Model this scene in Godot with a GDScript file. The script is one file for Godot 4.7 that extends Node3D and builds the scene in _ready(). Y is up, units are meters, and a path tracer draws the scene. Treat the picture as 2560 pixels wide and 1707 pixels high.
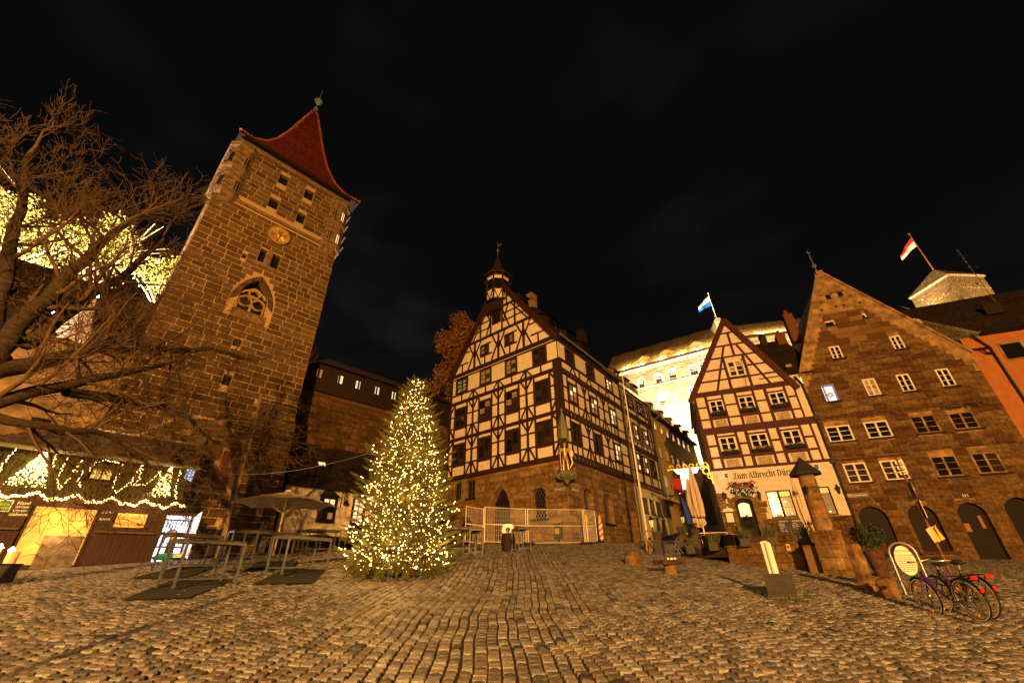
extends Node3D
# A town square at night: a gate tower, half-timbered houses, a lit fir tree, a castle behind.
# The camera stands at the origin; the ground below it lies about 1.2 m lower.

# control points of the ground (x, distance, weight of a thin plate)
var ground_points: Array[Vector3] = [
	Vector3(0.00, 4.50, -0.0007889), Vector3(-5.00, 4.50, -0.0004743), Vector3(5.00, 4.50, 0.0001455), Vector3(-10.00, 4.50, -0.002631), Vector3(10.00, 4.50, -0.001181), Vector3(0.00, -6.00, 0.0009631), Vector3(12.00, -6.00, 0.00101), Vector3(-12.00, -6.00, 0.0006505), Vector3(8.83, 9.40, -0.003771),
	Vector3(-8.47, 11.52, -0.002595), Vector3(-7.22, 14.50, -0.002378), Vector3(-13.63, 24.00, -9.463e-05), Vector3(0.05, 21.40, 0.0007575), Vector3(-1.88, 18.61, 0.001713), Vector3(0.69, 26.99, 0.0001339), Vector3(4.38, 28.16, 0.00515), Vector3(-3.78, 14.72, -0.0001758), Vector3(5.82, 17.56, -0.0001711),
	Vector3(5.03, 19.87, -0.002202), Vector3(6.30, 12.05, 0.001421), Vector3(3.54, 28.78, -0.004195), Vector3(-1.03, 32.67, 0.005696), Vector3(-5.59, 36.57, -0.00682), Vector3(7.10, 33.61, -0.006321), Vector3(10.66, 38.44, -0.004972), Vector3(15.41, 44.88, 0.001496), Vector3(24.32, 56.95, 0.0009958),
	Vector3(-18.86, 18.28, -0.001311), Vector3(-16.42, 20.80, 0.0003092), Vector3(-15.04, 22.23, 0.003871), Vector3(-13.84, 28.85, -0.001088), Vector3(-16.39, 26.09, -0.003949), Vector3(-12.31, 31.53, 0.004273), Vector3(-8.92, 35.20, 0.0008867), Vector3(5.65, 30.48, 0.003653), Vector3(22.36, 28.63, -0.006213),
	Vector3(28.60, 26.16, 0.0018), Vector3(34.84, 23.68, -0.0007787), Vector3(19.53, 29.75, 6.03e-05), Vector3(13.29, 32.22, 0.01181), Vector3(11.07, 16.66, -0.00211), Vector3(10.38, 12.44, 0.003707), Vector3(10.42, 23.82, -0.006062), Vector3(13.04, 17.72, 0.003956), Vector3(-10.52, 9.98, 0.005822),
]

func gy(x: float, z: float) -> float:
	x = clampf(x, -32, 34)
	var d := clampf(-z, -12, 55)
	var y := -5.81218 + 0.012148 * x + 0.078155 * d
	for p in ground_points:
		var r2 := (p.x - x) * (p.x - x) + (p.y - d) * (p.y - d)
		if r2 > 1e-9:
			y += p.z * 0.5 * r2 * log(r2)
	return y

func on_ground(x: float, z: float) -> Vector3:
	return Vector3(x, gy(x, z), z)

# ------------------------------------------------------------------ the scene
func _ready() -> void:
	rng.seed = 20
	var cam := Camera3D.new()
	cam.name = "camera"
	add_child(cam)
	cam.fov = 79.35
	cam.near = 0.1
	cam.far = 900.0
	cam.transform.basis = Basis(Vector3.RIGHT, deg_to_rad(29.104)) * Basis(Vector3.BACK, deg_to_rad(-0.886))
	cam.current = true
	var we := WorldEnvironment.new()
	we.name = "world_environment"
	var env := Environment.new()
	env.background_mode = Environment.BG_SKY
	var sky := Sky.new()
	var pan := PanoramaSkyMaterial.new()
	pan.panorama = night_sky()
	sky.sky_material = pan
	env.sky = sky
	env.tonemap_mode = Environment.TONE_MAPPER_LINEAR
	env.tonemap_exposure = 1.18
	env.sdfgi_enabled = true
	env.ssao_enabled = true
	env.ssil_enabled = true
	we.environment = env
	add_child(we)
	make_textures()
	make_materials()
	street_lamps()
	build_ground()
	build_castle()
	build_gate_tower()
	build_city_wall()
	build_low_house()
	build_plaster_house()
	build_corner_house()
	build_inn()
	build_gable_house()
	build_orange_house()
	build_hut()
	build_trees()
	build_fir()
	build_square()
	build_terrace()
	build_people()

func night_sky() -> ImageTexture:
	var f := FastNoiseLite.new()
	f.seed = 4
	f.frequency = 1.0
	f.fractal_octaves = 5
	var w := 512
	var h := 256
	var im := Image.create(w, h, false, Image.FORMAT_RGBF)
	for y in h:
		for x in w:
			var el := PI * (0.5 - (y + 0.5) / h)
			var az := TAU * (x + 0.5) / w
			var d := Vector3(cos(el) * cos(az), sin(el), cos(el) * sin(az))
			var k := f.get_noise_3d(d.x * 2.2, d.y * 5.0, d.z * 2.2)
			var c := clampf(k * 1.6 + 0.15, 0, 1)
			var low := clampf(1.0 - el / 0.9, 0, 1)
			low *= low
			var s := 0.0022 + 0.0024 * low + c * c * (0.0022 + 0.012 * low)
			im.set_pixel(x, y, Color(s * 1.1, s * 0.98, s))
	return ImageTexture.create_from_image(im)

func make_materials() -> void:
	unit_box = ArrayMesh.new()
	var ub := MB.new()
	ub.box(Vector3.ZERO, Vector3.ONE)
	unit_box = ub.mesh()
	for i in 5:
		unit_blocks.append(block_mesh(100 + i))
	mk("stone_vc", Color.WHITE, 0.9, "grain", 0.9, 0.6, {"vc": true})
	# tower and wall sandstone, weathered
	var tw := [Vector3(0.13, 0.078, 0.026), Vector3(0.17, 0.102, 0.034), Vector3(0.10, 0.058, 0.019), Vector3(0.2, 0.125, 0.043), Vector3(0.14, 0.072, 0.022), Vector3(0.17, 0.09, 0.029)]
	for i in tw.size():
		mk("tower_stone_%d" % i, L(tw[i].x, tw[i].y, tw[i].z), 0.9, "stain", 0.55, 0.9)
	mk("mortar", L(0.62, 0.42, 0.2), 0.95, "grain", 1.2, 0.5)
	mk("tower_trim", L(0.33, 0.2, 0.085), 0.9, "stain", 0.6, 0.6)
	for i in 5:
		var c: Vector3 = [Vector3(0.31, 0.175, 0.05), Vector3(0.35, 0.205, 0.068), Vector3(0.26, 0.14, 0.04), Vector3(0.38, 0.235, 0.085), Vector3(0.29, 0.145, 0.042)][i]
		mk("warm_stone_%d" % i, L(c.x, c.y, c.z), 0.88, "stain", 0.6, 0.6)
		var d: Vector3 = [Vector3(0.22, 0.12, 0.04), Vector3(0.17, 0.078, 0.026), Vector3(0.28, 0.165, 0.06), Vector3(0.14, 0.062, 0.022), Vector3(0.20, 0.10, 0.035)][i]
		mk("red_stone_%d" % i, L(d.x, d.y, d.z), 0.9, "stain", 0.7, 0.7)
	mk("warm_mortar", L(0.2, 0.11, 0.035), 0.95, "grain", 1.0)
	mk("red_mortar", L(0.11, 0.055, 0.02), 0.95, "grain", 1.0)
	mk("warm_trim", L(0.36, 0.22, 0.085), 0.85, "stain", 0.5, 0.4)
	mk("brick", L(0.22, 0.075, 0.03), 0.9, "grain", 1.5, 0.4)
	mk("plaster", L(0.74, 0.62, 0.44), 0.9, "plaster", 0.5, 0.25)
	mk("plaster_white", L(0.72, 0.6, 0.47), 0.9, "plaster", 0.5, 0.25)
	mk("plaster_old", L(0.42, 0.27, 0.12), 0.92, "stain", 0.25, 0.5)
	mk("plaster_gable", L(0.52, 0.31, 0.12), 0.92, "stain", 0.3, 0.5)
	mk("plaster_orange", L(0.42, 0.15, 0.04), 0.92, "plaster", 0.4, 0.3)
	mk("plaster_yellow", L(0.55, 0.36, 0.12), 0.9, "plaster", 0.4, 0.25)
	mk("timber", L(0.05, 0.016, 0.01), 0.7, "wood", 0.9, 0.4)
	mk("timber_red", L(0.085, 0.014, 0.01), 0.65, "wood", 0.9, 0.4)
	mk("wood_dark", L(0.03, 0.014, 0.008), 0.75, "wood", 1.2, 0.6)
	mk("wood_hut", L(0.055, 0.025, 0.012), 0.7, "wood", 1.2, 0.8)
	mk("wood_table", L(0.12, 0.08, 0.05), 0.55, "wood", 1.5, 0.4)
	mk("white_paint", L(0.72, 0.62, 0.5), 0.55)
	mk("brown_paint", L(0.06, 0.028, 0.016), 0.55)
	mk("iron", L(0.02, 0.018, 0.017), 0.5, "", 1.0, 0.0, {"metal": 0.6})
	mk("steel", L(0.32, 0.31, 0.30), 0.42, "", 1.0, 0.0, {"metal": 0.85})
	mk("table_steel", L(0.10, 0.105, 0.115), 0.45, "", 1.0, 0.0, {"metal": 0.4})
	mk("copper", L(0.2, 0.2, 0.11), 0.6, "grain", 1.5, 0.2)
	mk("gold", L(0.7, 0.42, 0.1), 0.38, "", 1.0, 0.0, {"metal": 0.8})
	mk("gold_paint", L(0.6, 0.36, 0.08), 0.6, "grain", 1.5)
	mk("roof_red", L(0.2, 0.024, 0.009), 0.75, "tile", 0.6, 2.5, {"uv": true, "bt": "tile_h"})
	mk("roof_dark", L(0.035, 0.019, 0.013), 0.8, "tile", 0.55, 2.5, {"uv": true, "bt": "tile_h"})
	mk("roof_brown", L(0.09, 0.042, 0.022), 0.8, "tile", 0.6, 2.5, {"uv": true, "bt": "tile_h"})
	mk("roof_castle", L(0.34, 0.21, 0.075), 0.75, "tile", 0.28, 3.0, {"uv": true, "bt": "tile_h"})
	mk("slate", L(0.03, 0.026, 0.024), 0.7, "grain", 1.0, 0.5)
	mk("hip_tile", L(0.3, 0.075, 0.035), 0.7)
	mk("void", L(0.004, 0.003, 0.003), 0.9)
	mk("door_wood", L(0.018, 0.01, 0.007), 0.7, "wood", 1.0, 0.8)
	mk("glass_dark", L(0.008, 0.008, 0.01), 0.06, "", 1.0, 0.0, {"spec": 0.6})
	mk("glass_brown", L(0.03, 0.02, 0.014), 0.12, "", 1.0, 0.0, {"spec": 0.6})
	mk("glass_pale", L(0.55, 0.42, 0.3), 0.2, "stain", 1.4, 0.0, {"spec": 0.6})
	mk("rubber", L(0.012, 0.011, 0.011), 0.75, "grain", 2.0, 0.4)
	mk("canvas", L(0.72, 0.58, 0.42), 0.9, "plaster", 1.5, 0.15, {"back": L(0.55, 0.44, 0.3)})
	mk("white_plastic", L(0.72, 0.66, 0.6), 0.5)
	mk("black_paint", L(0.012, 0.012, 0.013), 0.5)
	mk("red_paint", L(0.5, 0.03, 0.02), 0.5)
	mk("yellow_paint", L(0.65, 0.36, 0.02), 0.5)
	mk("blue_paint", L(0.02, 0.05, 0.35), 0.5)
	mk("ink", L(0.015, 0.01, 0.008), 0.7)
	mk("chalk", L(0.75, 0.7, 0.62), 0.9)
	mk("bark", L(0.05, 0.03, 0.015), 0.95, "stain", 2.0, 1.5)
	mk("bark_twig", L(0.062, 0.036, 0.016), 0.95)
	mk("needle", L(0.035, 0.06, 0.014), 0.6, "", 1.0, 0.0, {"back": L(0.05, 0.08, 0.015)})
	mk("leaf_dark", L(0.02, 0.032, 0.012), 0.7)
	mk("leaf_autumn", L(0.24, 0.11, 0.025), 0.8, "", 1.0, 0.0, {"back": L(0.25, 0.12, 0.03), "vc": true})
	mk("leaf_olive", L(0.1, 0.1, 0.05), 0.7, "", 1.0, 0.0, {"vc": true})
	mk("terracotta", L(0.13, 0.06, 0.03), 0.9, "stain", 1.0, 0.4)
	mk("planter_gray", L(0.075, 0.06, 0.055), 0.7, "grain", 1.5, 0.2)
	mk("pane_warm", L(0.3, 0.2, 0.1), 0.3, "", 1.0, 0.0, {"emit": L(1.0, 0.72, 0.36), "e": 0.95})
	mk("pane_amber", L(0.3, 0.18, 0.06), 0.3, "", 1.0, 0.0, {"emit": L(1.0, 0.5, 0.08), "e": 0.75})
	mk("pane_dim", L(0.2, 0.12, 0.05), 0.3, "", 1.0, 0.0, {"emit": L(1.0, 0.5, 0.16), "e": 0.22})
	mk("pane_cold", L(0.4, 0.4, 0.45), 0.3, "", 1.0, 0.0, {"emit": L(0.72, 0.82, 1.0), "e": 0.85})
	mk("bulb", L(0.9, 0.8, 0.6), 0.3, "", 1.0, 0.0, {"emit": L(1.0, 0.53, 0.16), "e": 16.0})
	mk("lamp_glow", L(0.9, 0.8, 0.6), 0.3, "", 1.0, 0.0, {"emit": L(1.0, 0.72, 0.36), "e": 14.0})
	mk("flood_glow", L(0.9, 0.85, 0.8), 0.3, "", 1.0, 0.0, {"emit": L(1.0, 0.9, 0.75), "e": 16.0})
	mk("yellow_sign", L(0.62, 0.4, 0.07), 0.6)
	mk("plate_dark", L(0.02, 0.02, 0.035), 0.4)
	mk("plate_blue", L(0.06, 0.08, 0.3), 0.5)
	mk("paper", L(0.7, 0.62, 0.5), 0.8)
	mk("paper_plain", L(0.5, 0.42, 0.33), 0.5)
	mk("paper_yellow", L(0.65, 0.35, 0.05), 0.5)
	mk("wax", L(0.75, 0.55, 0.35), 0.5, "", 1.0, 0.0, {"back": L(0.5, 0.3, 0.15)})
	mk("flame", L(0.9, 0.8, 0.6), 0.5, "", 1.0, 0.0, {"emit": L(1.0, 0.66, 0.25), "e": 12.0})
	mk("sign_cream", L(0.72, 0.42, 0.14), 0.7)
	mk("sign_brown", L(0.12, 0.035, 0.012), 0.7)
	mk("sign_green", L(0.03, 0.14, 0.03), 0.6)
	mk("green_plastic", L(0.01, 0.22, 0.12), 0.35, "", 1.0, 0.0, {"back": L(0.01, 0.2, 0.1)})
	mk("wood_pale", L(0.42, 0.28, 0.15), 0.7, "wood", 1.5, 0.3)
	mk("orange_wood", L(0.55, 0.2, 0.04), 0.5, "wood", 1.5, 0.3)
	mk("hatch_gray", L(0.22, 0.17, 0.14), 0.6, "stain", 0.8)
	mk("dark_bronze", L(0.03, 0.02, 0.015), 0.5, "stain", 2.0, 0.6)
	mk("rust", L(0.2, 0.09, 0.05), 0.6, "stain", 2.0)
	mk("sign_back", L(0.15, 0.14, 0.13), 0.45, "", 1.0, 0.0, {"metal": 0.5})
	mk("rim_steel", L(0.6, 0.58, 0.55), 0.3, "", 1.0, 0.0, {"metal": 0.9})
	mk("rim_white", L(0.75, 0.72, 0.66), 0.45)
	mk("amber", L(0.8, 0.3, 0.02), 0.3)
	mk("red_reflector", L(0.6, 0.01, 0.01), 0.25)
	mk("purple_frame", L(0.06, 0.02, 0.16), 0.3)
	mk("red_banner", L(0.4, 0.03, 0.02), 0.8)
	mk("red_brown", L(0.3, 0.1, 0.05), 0.6)
	mk("flag_white", L(0.8, 0.74, 0.66), 0.8)
	mk("flag_blue", L(0.01, 0.16, 0.62), 0.8)
	mk("flag_red", L(0.6, 0.03, 0.02), 0.8)
	mk("stained_plaster", L(0.55, 0.43, 0.27), 0.9, "wood", 0.6, 0.2)
	mk("leaf_gold", L(0.4, 0.3, 0.04), 0.7)
	mk("leaf_olive_plain", L(0.08, 0.09, 0.03), 0.8)
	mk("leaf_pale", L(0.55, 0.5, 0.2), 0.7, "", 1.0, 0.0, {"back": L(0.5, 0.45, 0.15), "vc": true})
	mk("bark_pale", L(0.4, 0.33, 0.22), 0.9)
	mk("needle_vc", L(0.085, 0.085, 0.016), 0.6, "", 1.0, 0.0, {"back": L(0.09, 0.085, 0.012), "vc": true})
	mk("figure", Color.WHITE, 0.85, "grain", 3.0, 0.0, {"vc": true})
	mk("hair", L(0.02, 0.013, 0.009), 0.8)
	mk("pane_room", L(0.05, 0.03, 0.015), 0.15, "", 1.0, 0.0, {"emit": L(1.0, 0.5, 0.14), "e": 0.3})
	mk("pane_ember", L(0.2, 0.06, 0.02), 0.4, "", 1.0, 0.0, {"emit": L(1.0, 0.28, 0.05), "e": 0.12})
	mk("pane_gold", L(0.4, 0.3, 0.1), 0.3, "", 1.0, 0.0, {"emit": L(1.0, 0.66, 0.12), "e": 0.7})
	mk("pane_cold_wall", L(0.5, 0.5, 0.52), 0.6)
	mk("pane_cold_bright", L(0.6, 0.6, 0.62), 0.4, "", 1.0, 0.0, {"emit": L(0.95, 0.97, 1.0), "e": 1.6})
	mk("pane_white_dim", L(0.5, 0.5, 0.52), 0.3, "", 1.0, 0.0, {"emit": L(0.85, 0.9, 1.0), "e": 0.45})
	mk("pane_white_lamp", L(0.7, 0.7, 0.68), 0.4, "", 1.0, 0.0, {"emit": L(1.0, 0.97, 0.9), "e": 1.5})
	mk("pane_hatch", L(0.5, 0.3, 0.1), 0.35, "stain", 0.35, 0.0, {"emit": L(1.0, 0.42, 0.05), "e": 0.9})
	mk("pale_print", L(0.5, 0.52, 0.56), 0.5)
	mk("lamp_soft", L(0.9, 0.85, 0.7), 0.3, "", 1.0, 0.0, {"emit": L(1.0, 0.85, 0.5), "e": 2.0})
	mk("lamp_cold", L(0.5, 0.5, 0.5), 0.3)
	mk("bulb_soft", L(0.9, 0.8, 0.6), 0.3, "", 1.0, 0.0, {"emit": L(1.0, 0.55, 0.17), "e": 10.0})

# the lamps of the square that stand behind the photographer
func street_lamps() -> void:
	var at := on_ground(1.0, 33)
	var t := thing("street_lamp", "tall iron street lamp with warm lantern behind the photographer", "street lamp", at)
	var b := MB.new()
	b.lathe([Vector2(0.22, 0), Vector2(0.2, 0.5), Vector2(0.1, 0.7), Vector2(0.08, 6.0), Vector2(0.06, 10.0), Vector2(0.0, 10.05)], 10)
	part("pole", b.mesh(), M.iron, t)
	var g := MB.new()
	g.lathe([Vector2(0.05, 10.0), Vector2(0.13, 10.1), Vector2(0.2, 10.45), Vector2(0.0, 10.46)], 10)
	part("lantern", g.mesh(), M.lamp_glow, t)
	var h := MB.new()
	h.lathe([Vector2(0.3, 10.47), Vector2(0.05, 10.75), Vector2(0.0, 10.76)], 10)
	part("hood", h.mesh(), M.iron, t)
	omni("street_lamp_light", at + Vector3(0, 10.3, 0), L(1.0, 0.49, 0.13), 5900.0, 0.2)
	var at2 := on_ground(-4.0, 4.2)
	var t2 := thing("square_lantern", "lower warm lantern post close behind the photographer", "street lamp", at2)
	var c := MB.new()
	c.lathe([Vector2(0.12, 0), Vector2(0.06, 0.4), Vector2(0.045, 4.2), Vector2(0, 4.21)], 10)
	part("pole", c.mesh(), M.iron, t2)
	var d := MB.new()
	d.lathe([Vector2(0.1, 4.2), Vector2(0.18, 4.55), Vector2(0.0, 4.56)], 8)
	part("lantern", d.mesh(), M.lamp_glow, t2)
	omni("square_lantern_light", at2 + Vector3(0, 4.4, 0), L(1.0, 0.49, 0.14), 95.0, 0.15)

func build_ground() -> void:
	var xs := []
	for k in [-500, -260, -150, -100, -75]:
		xs.append(float(k))
	var x := -56.0
	while x <= 56.0:
		xs.append(x)
		x += 1.0
	for k in [75, 100, 150, 260, 500]:
		xs.append(float(k))
	var zs := []
	for k in [-500, -260, -150, -110, -85]:
		zs.append(float(k))
	x = -66.0
	while x <= 30.0:
		zs.append(x)
		x += 1.0
	for k in [60, 150, 500]:
		zs.append(float(k))
	var hh := []
	for z in zs:
		var row := PackedFloat32Array()
		for q in xs:
			row.append(gy(q, z) - 0.05)
		hh.append(row)
	var b := MB.new()
	for j in zs.size() - 1:
		for i in xs.size() - 1:
			b.quad(Vector3(xs[i], hh[j + 1][i], zs[j + 1]), Vector3(xs[i + 1], hh[j + 1][i + 1], zs[j + 1]), Vector3(xs[i + 1], hh[j][i + 1], zs[j]), Vector3(xs[i], hh[j][i], zs[j]))
	mk("soil", L(0.035, 0.027, 0.02), 0.95, "grain", 1.0, 1.0)
	var g := MeshInstance3D.new()
	g.name = "ground"
	g.mesh = b.mesh()
	g.material_override = M.soil
	g.set_meta("kind", "structure")
	add_child(g)
	# cobbles: courses that run away from the camera
	var pave := structure("pavement")
	rng.seed = 31
	var kinds := []
	for i in 5:
		var c := MB.new()
		var lo := []
		var mid := []
		var top := []
		for k in 8:
			var a := TAU * (k + 0.5) / 8
			var e := pow(pow(absf(cos(a)), 5.0) + pow(absf(sin(a)), 5.0), -0.2) * rf(0.94, 1.0)
			var p := Vector3(cos(a) * e * 0.5, 0, -sin(a) * e * 0.5)
			lo.append(p + Vector3(0, -0.09, 0))
			mid.append(p * 0.99 + Vector3(0, -0.012 + rf(-0.003, 0.003), 0))
			top.append(p * 0.9 + Vector3(0, rf(-0.003, 0.003), 0))
		var m := Vector3(rf(-0.08, 0.08), rf(0.0, 0.004), rf(-0.08, 0.08))
		for k in 8:
			var k2 := (k + 1) % 8
			c.quad(lo[k], lo[k2], mid[k2], mid[k])
			c.quad(mid[k], mid[k2], top[k2], top[k])
			c.tri(top[k], top[k2], m)
		kinds.append(c.mesh())
	var tone := []
	for i in 8:
		var v := rf(0.13, 0.34)
		if i == 7:
			v = 0.055
		var warm := rf(-0.015, 0.03)
		tone.append(Color(v + warm, v * 0.93, v * 0.85 - warm * 0.5))
		mk("cobble_%d" % i, tone[i].linear_to_srgb(), rf(0.5, 0.7), "grain", 2.2, 0.5)
	mk("cobble_vc", Color.WHITE, 0.58, "grain", 2.2, 0.5, {"vc": true})
	var lists := [[], [], [], [], []]
	var colors := [[], [], [], [], []]
	var near := []
	var bend := FastNoiseLite.new()
	bend.seed = 9
	bend.frequency = 0.12
	var ci := -260
	while ci < 260:
		var wd := rf(0.15, 0.19)
		var z := -3.2
		var x0 := ci * 0.182
		while z > -31.5:
			var ln := rf(0.15, 0.23)
			z -= ln
			var zc := z + ln * 0.5
			var fan := x0 * (1.0 + 0.0) + bend.get_noise_2d(x0 * 0.5, zc * 0.8) * 0.26
			var d := -zc
			if absf(fan) > 1.36 * d + 1.5:
				continue
			if fan < -13.5 and d > 21.5 or fan < -19.5 and d > 16.0:
				continue
			var yy := gy(fan, zc)
			var sx := (gy(fan + 0.3, zc) - yy) / 0.3
			var sz := (gy(fan, zc - 0.3) - yy) / 0.3
			var up := Vector3(-sx, 1, sz).normalized()
			var yaw := rf(-0.05, 0.05) + (PI if rng.randf() < 0.5 else 0.0)
			var right := Vector3(cos(yaw), 0, sin(yaw))
			right = (right - up * right.dot(up)).normalized()
			var bk := right.cross(up)
			var tilt := Basis(right, rf(-0.022, 0.022)) * Basis(bk, rf(-0.022, 0.022))
			var bs := tilt * Basis(right * (wd - 0.016), up, bk * (ln - 0.004))
			var tf := Transform3D(bs, Vector3(fan, yy + rf(-0.009, 0.006), zc))
			var ti := rng.randi() % 7
			if rng.randf() < 0.025:
				ti = 7
			var k := rng.randi() % 5
			if absf(fan) < 1.28 * d and d < 12.0 and d > 4.6:
				near.append([d * 1.0 + absf(fan) * 0.12, tf, ti, k])
			else:
				lists[k].append(tf)
				var j := rf(0.82, 1.18)
				var cc: Color = tone[ti]
				colors[k].append(Color(cc.r * j, cc.g * j, cc.b * j))
		ci += 1
	near.sort_custom(func(p, q): return p[0] < q[0])
	for i in near.size():
		var q = near[i]
		if i < 300:
			part("cobble", kinds[q[3]], M["cobble_%d" % q[2]], pave, q[1])
		else:
			lists[q[3]].append(q[1])
			var j := rf(0.82, 1.18)
			var cc: Color = tone[q[2]]
			colors[q[3]].append(Color(cc.r * j, cc.g * j, cc.b * j))
	for k in 5:
		scatter("cobbles", kinds[k], M.cobble_vc, lists[k], colors[k], pave)

func scatter(called: String, mesh: Mesh, mat: Material, xfs: Array, cols: Array, parent: Node3D) -> MultiMeshInstance3D:
	var mm := MultiMesh.new()
	mm.transform_format = MultiMesh.TRANSFORM_3D
	mm.use_colors = cols.size() > 0
	mm.mesh = mesh
	mm.instance_count = xfs.size()
	for i in xfs.size():
		mm.set_instance_transform(i, xfs[i])
		if cols.size():
			mm.set_instance_color(i, cols[i])
	var o := MultiMeshInstance3D.new()
	o.name = called
	o.multimesh = mm
	o.material_override = mat
	o.set_meta("kind", "stuff")
	parent.add_child(o, true)
	return o
# ------------------------------------------------------------------ helpers
class MB:
	var v := PackedVector3Array()
	var n := PackedVector3Array()
	var t := PackedVector2Array()
	var c := PackedColorArray()
	var col := Color(1, 1, 1)
	var colored := false
	var has_uv := false

	func tri(a: Vector3, b: Vector3, d: Vector3) -> void:  # counter-clockwise seen from outside
		var q := (b - a).cross(d - a).normalized()
		v.append(a); v.append(d); v.append(b)
		n.append(q); n.append(q); n.append(q)
		if colored:
			c.append(col); c.append(col); c.append(col)

	func trin(a: Vector3, b: Vector3, d: Vector3, na: Vector3, nb: Vector3, nd: Vector3) -> void:
		v.append(a); v.append(d); v.append(b)
		n.append(na); n.append(nd); n.append(nb)
		if colored:
			c.append(col); c.append(col); c.append(col)

	func quad(a: Vector3, b: Vector3, d: Vector3, e: Vector3) -> void:
		tri(a, b, d)
		tri(a, d, e)

	func quad_uv(a: Vector3, b: Vector3, d: Vector3, e: Vector3, ua: Vector2, ub: Vector2, ud: Vector2, ue: Vector2) -> void:
		has_uv = true
		quad(a, b, d, e)
		t.append(ua); t.append(ud); t.append(ub)
		t.append(ua); t.append(ue); t.append(ud)

	func box(at: Vector3, s: Vector3, b := Basis()) -> void:
		var x := b.x * s.x * 0.5
		var y := b.y * s.y * 0.5
		var z := b.z * s.z * 0.5
		quad(at - x - y + z, at + x - y + z, at + x + y + z, at - x + y + z)
		quad(at + x - y - z, at - x - y - z, at - x + y - z, at + x + y - z)
		quad(at + x - y + z, at + x - y - z, at + x + y - z, at + x + y + z)
		quad(at - x - y - z, at - x - y + z, at - x + y + z, at - x + y - z)
		quad(at - x + y + z, at + x + y + z, at + x + y - z, at - x + y - z)
		quad(at - x - y - z, at + x - y - z, at + x - y + z, at - x - y + z)

	func span(a: Vector3, b: Vector3) -> void:  # axis aligned box between two corners
		box((a + b) * 0.5, (b - a).abs())

	func bar(a: Vector3, b: Vector3, w: float, h: float) -> void:  # square bar between two points
		var y := (b - a)
		var l := y.length()
		y = y / l
		var x := y.cross(Vector3.UP if absf(y.y) < 0.95 else Vector3.BACK).normalized()
		box((a + b) * 0.5, Vector3(w, l, h), Basis(x, y, x.cross(y)))

	func tube(p: Array, r: Array, sides := 6, caps := true) -> void:
		var rings := []
		var nr := []
		var last := Vector3.ZERO
		for i in p.size():
			var d: Vector3 = (p[mini(i + 1, p.size() - 1)] - p[maxi(i - 1, 0)]).normalized()
			var x := d.cross(Vector3.UP if absf(d.y) < 0.9 else Vector3.RIGHT).normalized()
			if i > 0:
				x = (last - d * last.dot(d)).normalized()
			last = x
			var y := d.cross(x)
			var ring := PackedVector3Array()
			var nn := PackedVector3Array()
			for k in sides:
				var a := TAU * k / sides
				var q := x * cos(a) + y * sin(a)
				nn.append(q)
				ring.append(p[i] + q * r[i])
			rings.append(ring)
			nr.append(nn)
		for i in p.size() - 1:
			for k in sides:
				var m := (k + 1) % sides
				trin(rings[i][k], rings[i][m], rings[i + 1][m], nr[i][k], nr[i][m], nr[i + 1][m])
				trin(rings[i][k], rings[i + 1][m], rings[i + 1][k], nr[i][k], nr[i + 1][m], nr[i + 1][k])
		if caps:
			var e: int = p.size() - 1
			for k in range(1, sides - 1):
				tri(rings[e][0], rings[e][k], rings[e][k + 1])
				tri(rings[0][0], rings[0][k + 1], rings[0][k])

	func lathe(pr: Array, sides := 12, xf := Transform3D(), a0 := 0.0, smooth := true) -> void:  # profile of (radius, height), from the bottom up
		for i in pr.size() - 1:
			var p: Vector2 = pr[i]
			var q: Vector2 = pr[i + 1]
			var d := (q - p).normalized()
			for k in sides:
				var a := a0 + TAU * k / sides
				var b := a0 + TAU * (k + 1) / sides
				var ra := Vector3(cos(a), 0, -sin(a))
				var rb := Vector3(cos(b), 0, -sin(b))
				var pa := xf * (ra * p.x + Vector3(0, p.y, 0))
				var pb := xf * (rb * p.x + Vector3(0, p.y, 0))
				var qa := xf * (ra * q.x + Vector3(0, q.y, 0))
				var qb := xf * (rb * q.x + Vector3(0, q.y, 0))
				if smooth:
					var na := (xf.basis * (ra * d.y - Vector3(0, d.x, 0))).normalized()
					var nb := (xf.basis * (rb * d.y - Vector3(0, d.x, 0))).normalized()
					if p.x > 0.0001:
						trin(pa, pb, qb, na, nb, nb)
					if q.x > 0.0001:
						trin(pa, qb, qa, na, nb, na)
				else:
					if p.x > 0.0001:
						tri(pa, pb, qb)
					if q.x > 0.0001:
						tri(pa, qb, qa)

	func ball(at: Vector3, r: float, sides := 10, squash := 1.0) -> void:
		var pr := []
		for i in 7:
			var a := PI * (i / 6.0 - 0.5)
			pr.append(Vector2(cos(a) * r, sin(a) * r * squash))
		pr[0].x = 0.0
		pr[6].x = 0.0
		lathe(pr, sides, Transform3D(Basis(), at))

	func prism(poly: PackedVector2Array, z0: float, z1: float, xf := Transform3D()) -> void:
		if Geometry2D.is_polygon_clockwise(poly):
			poly = poly.duplicate()
			poly.reverse()
		var id := Geometry2D.triangulate_polygon(poly)
		for i in range(0, id.size(), 3):
			var a := poly[id[i]]
			var b := poly[id[i + 1]]
			var d := poly[id[i + 2]]
			if (b - a).cross(d - a) < 0:
				var s := b
				b = d
				d = s
			tri(xf * Vector3(a.x, a.y, z1), xf * Vector3(b.x, b.y, z1), xf * Vector3(d.x, d.y, z1))
			tri(xf * Vector3(a.x, a.y, z0), xf * Vector3(d.x, d.y, z0), xf * Vector3(b.x, b.y, z0))
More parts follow.
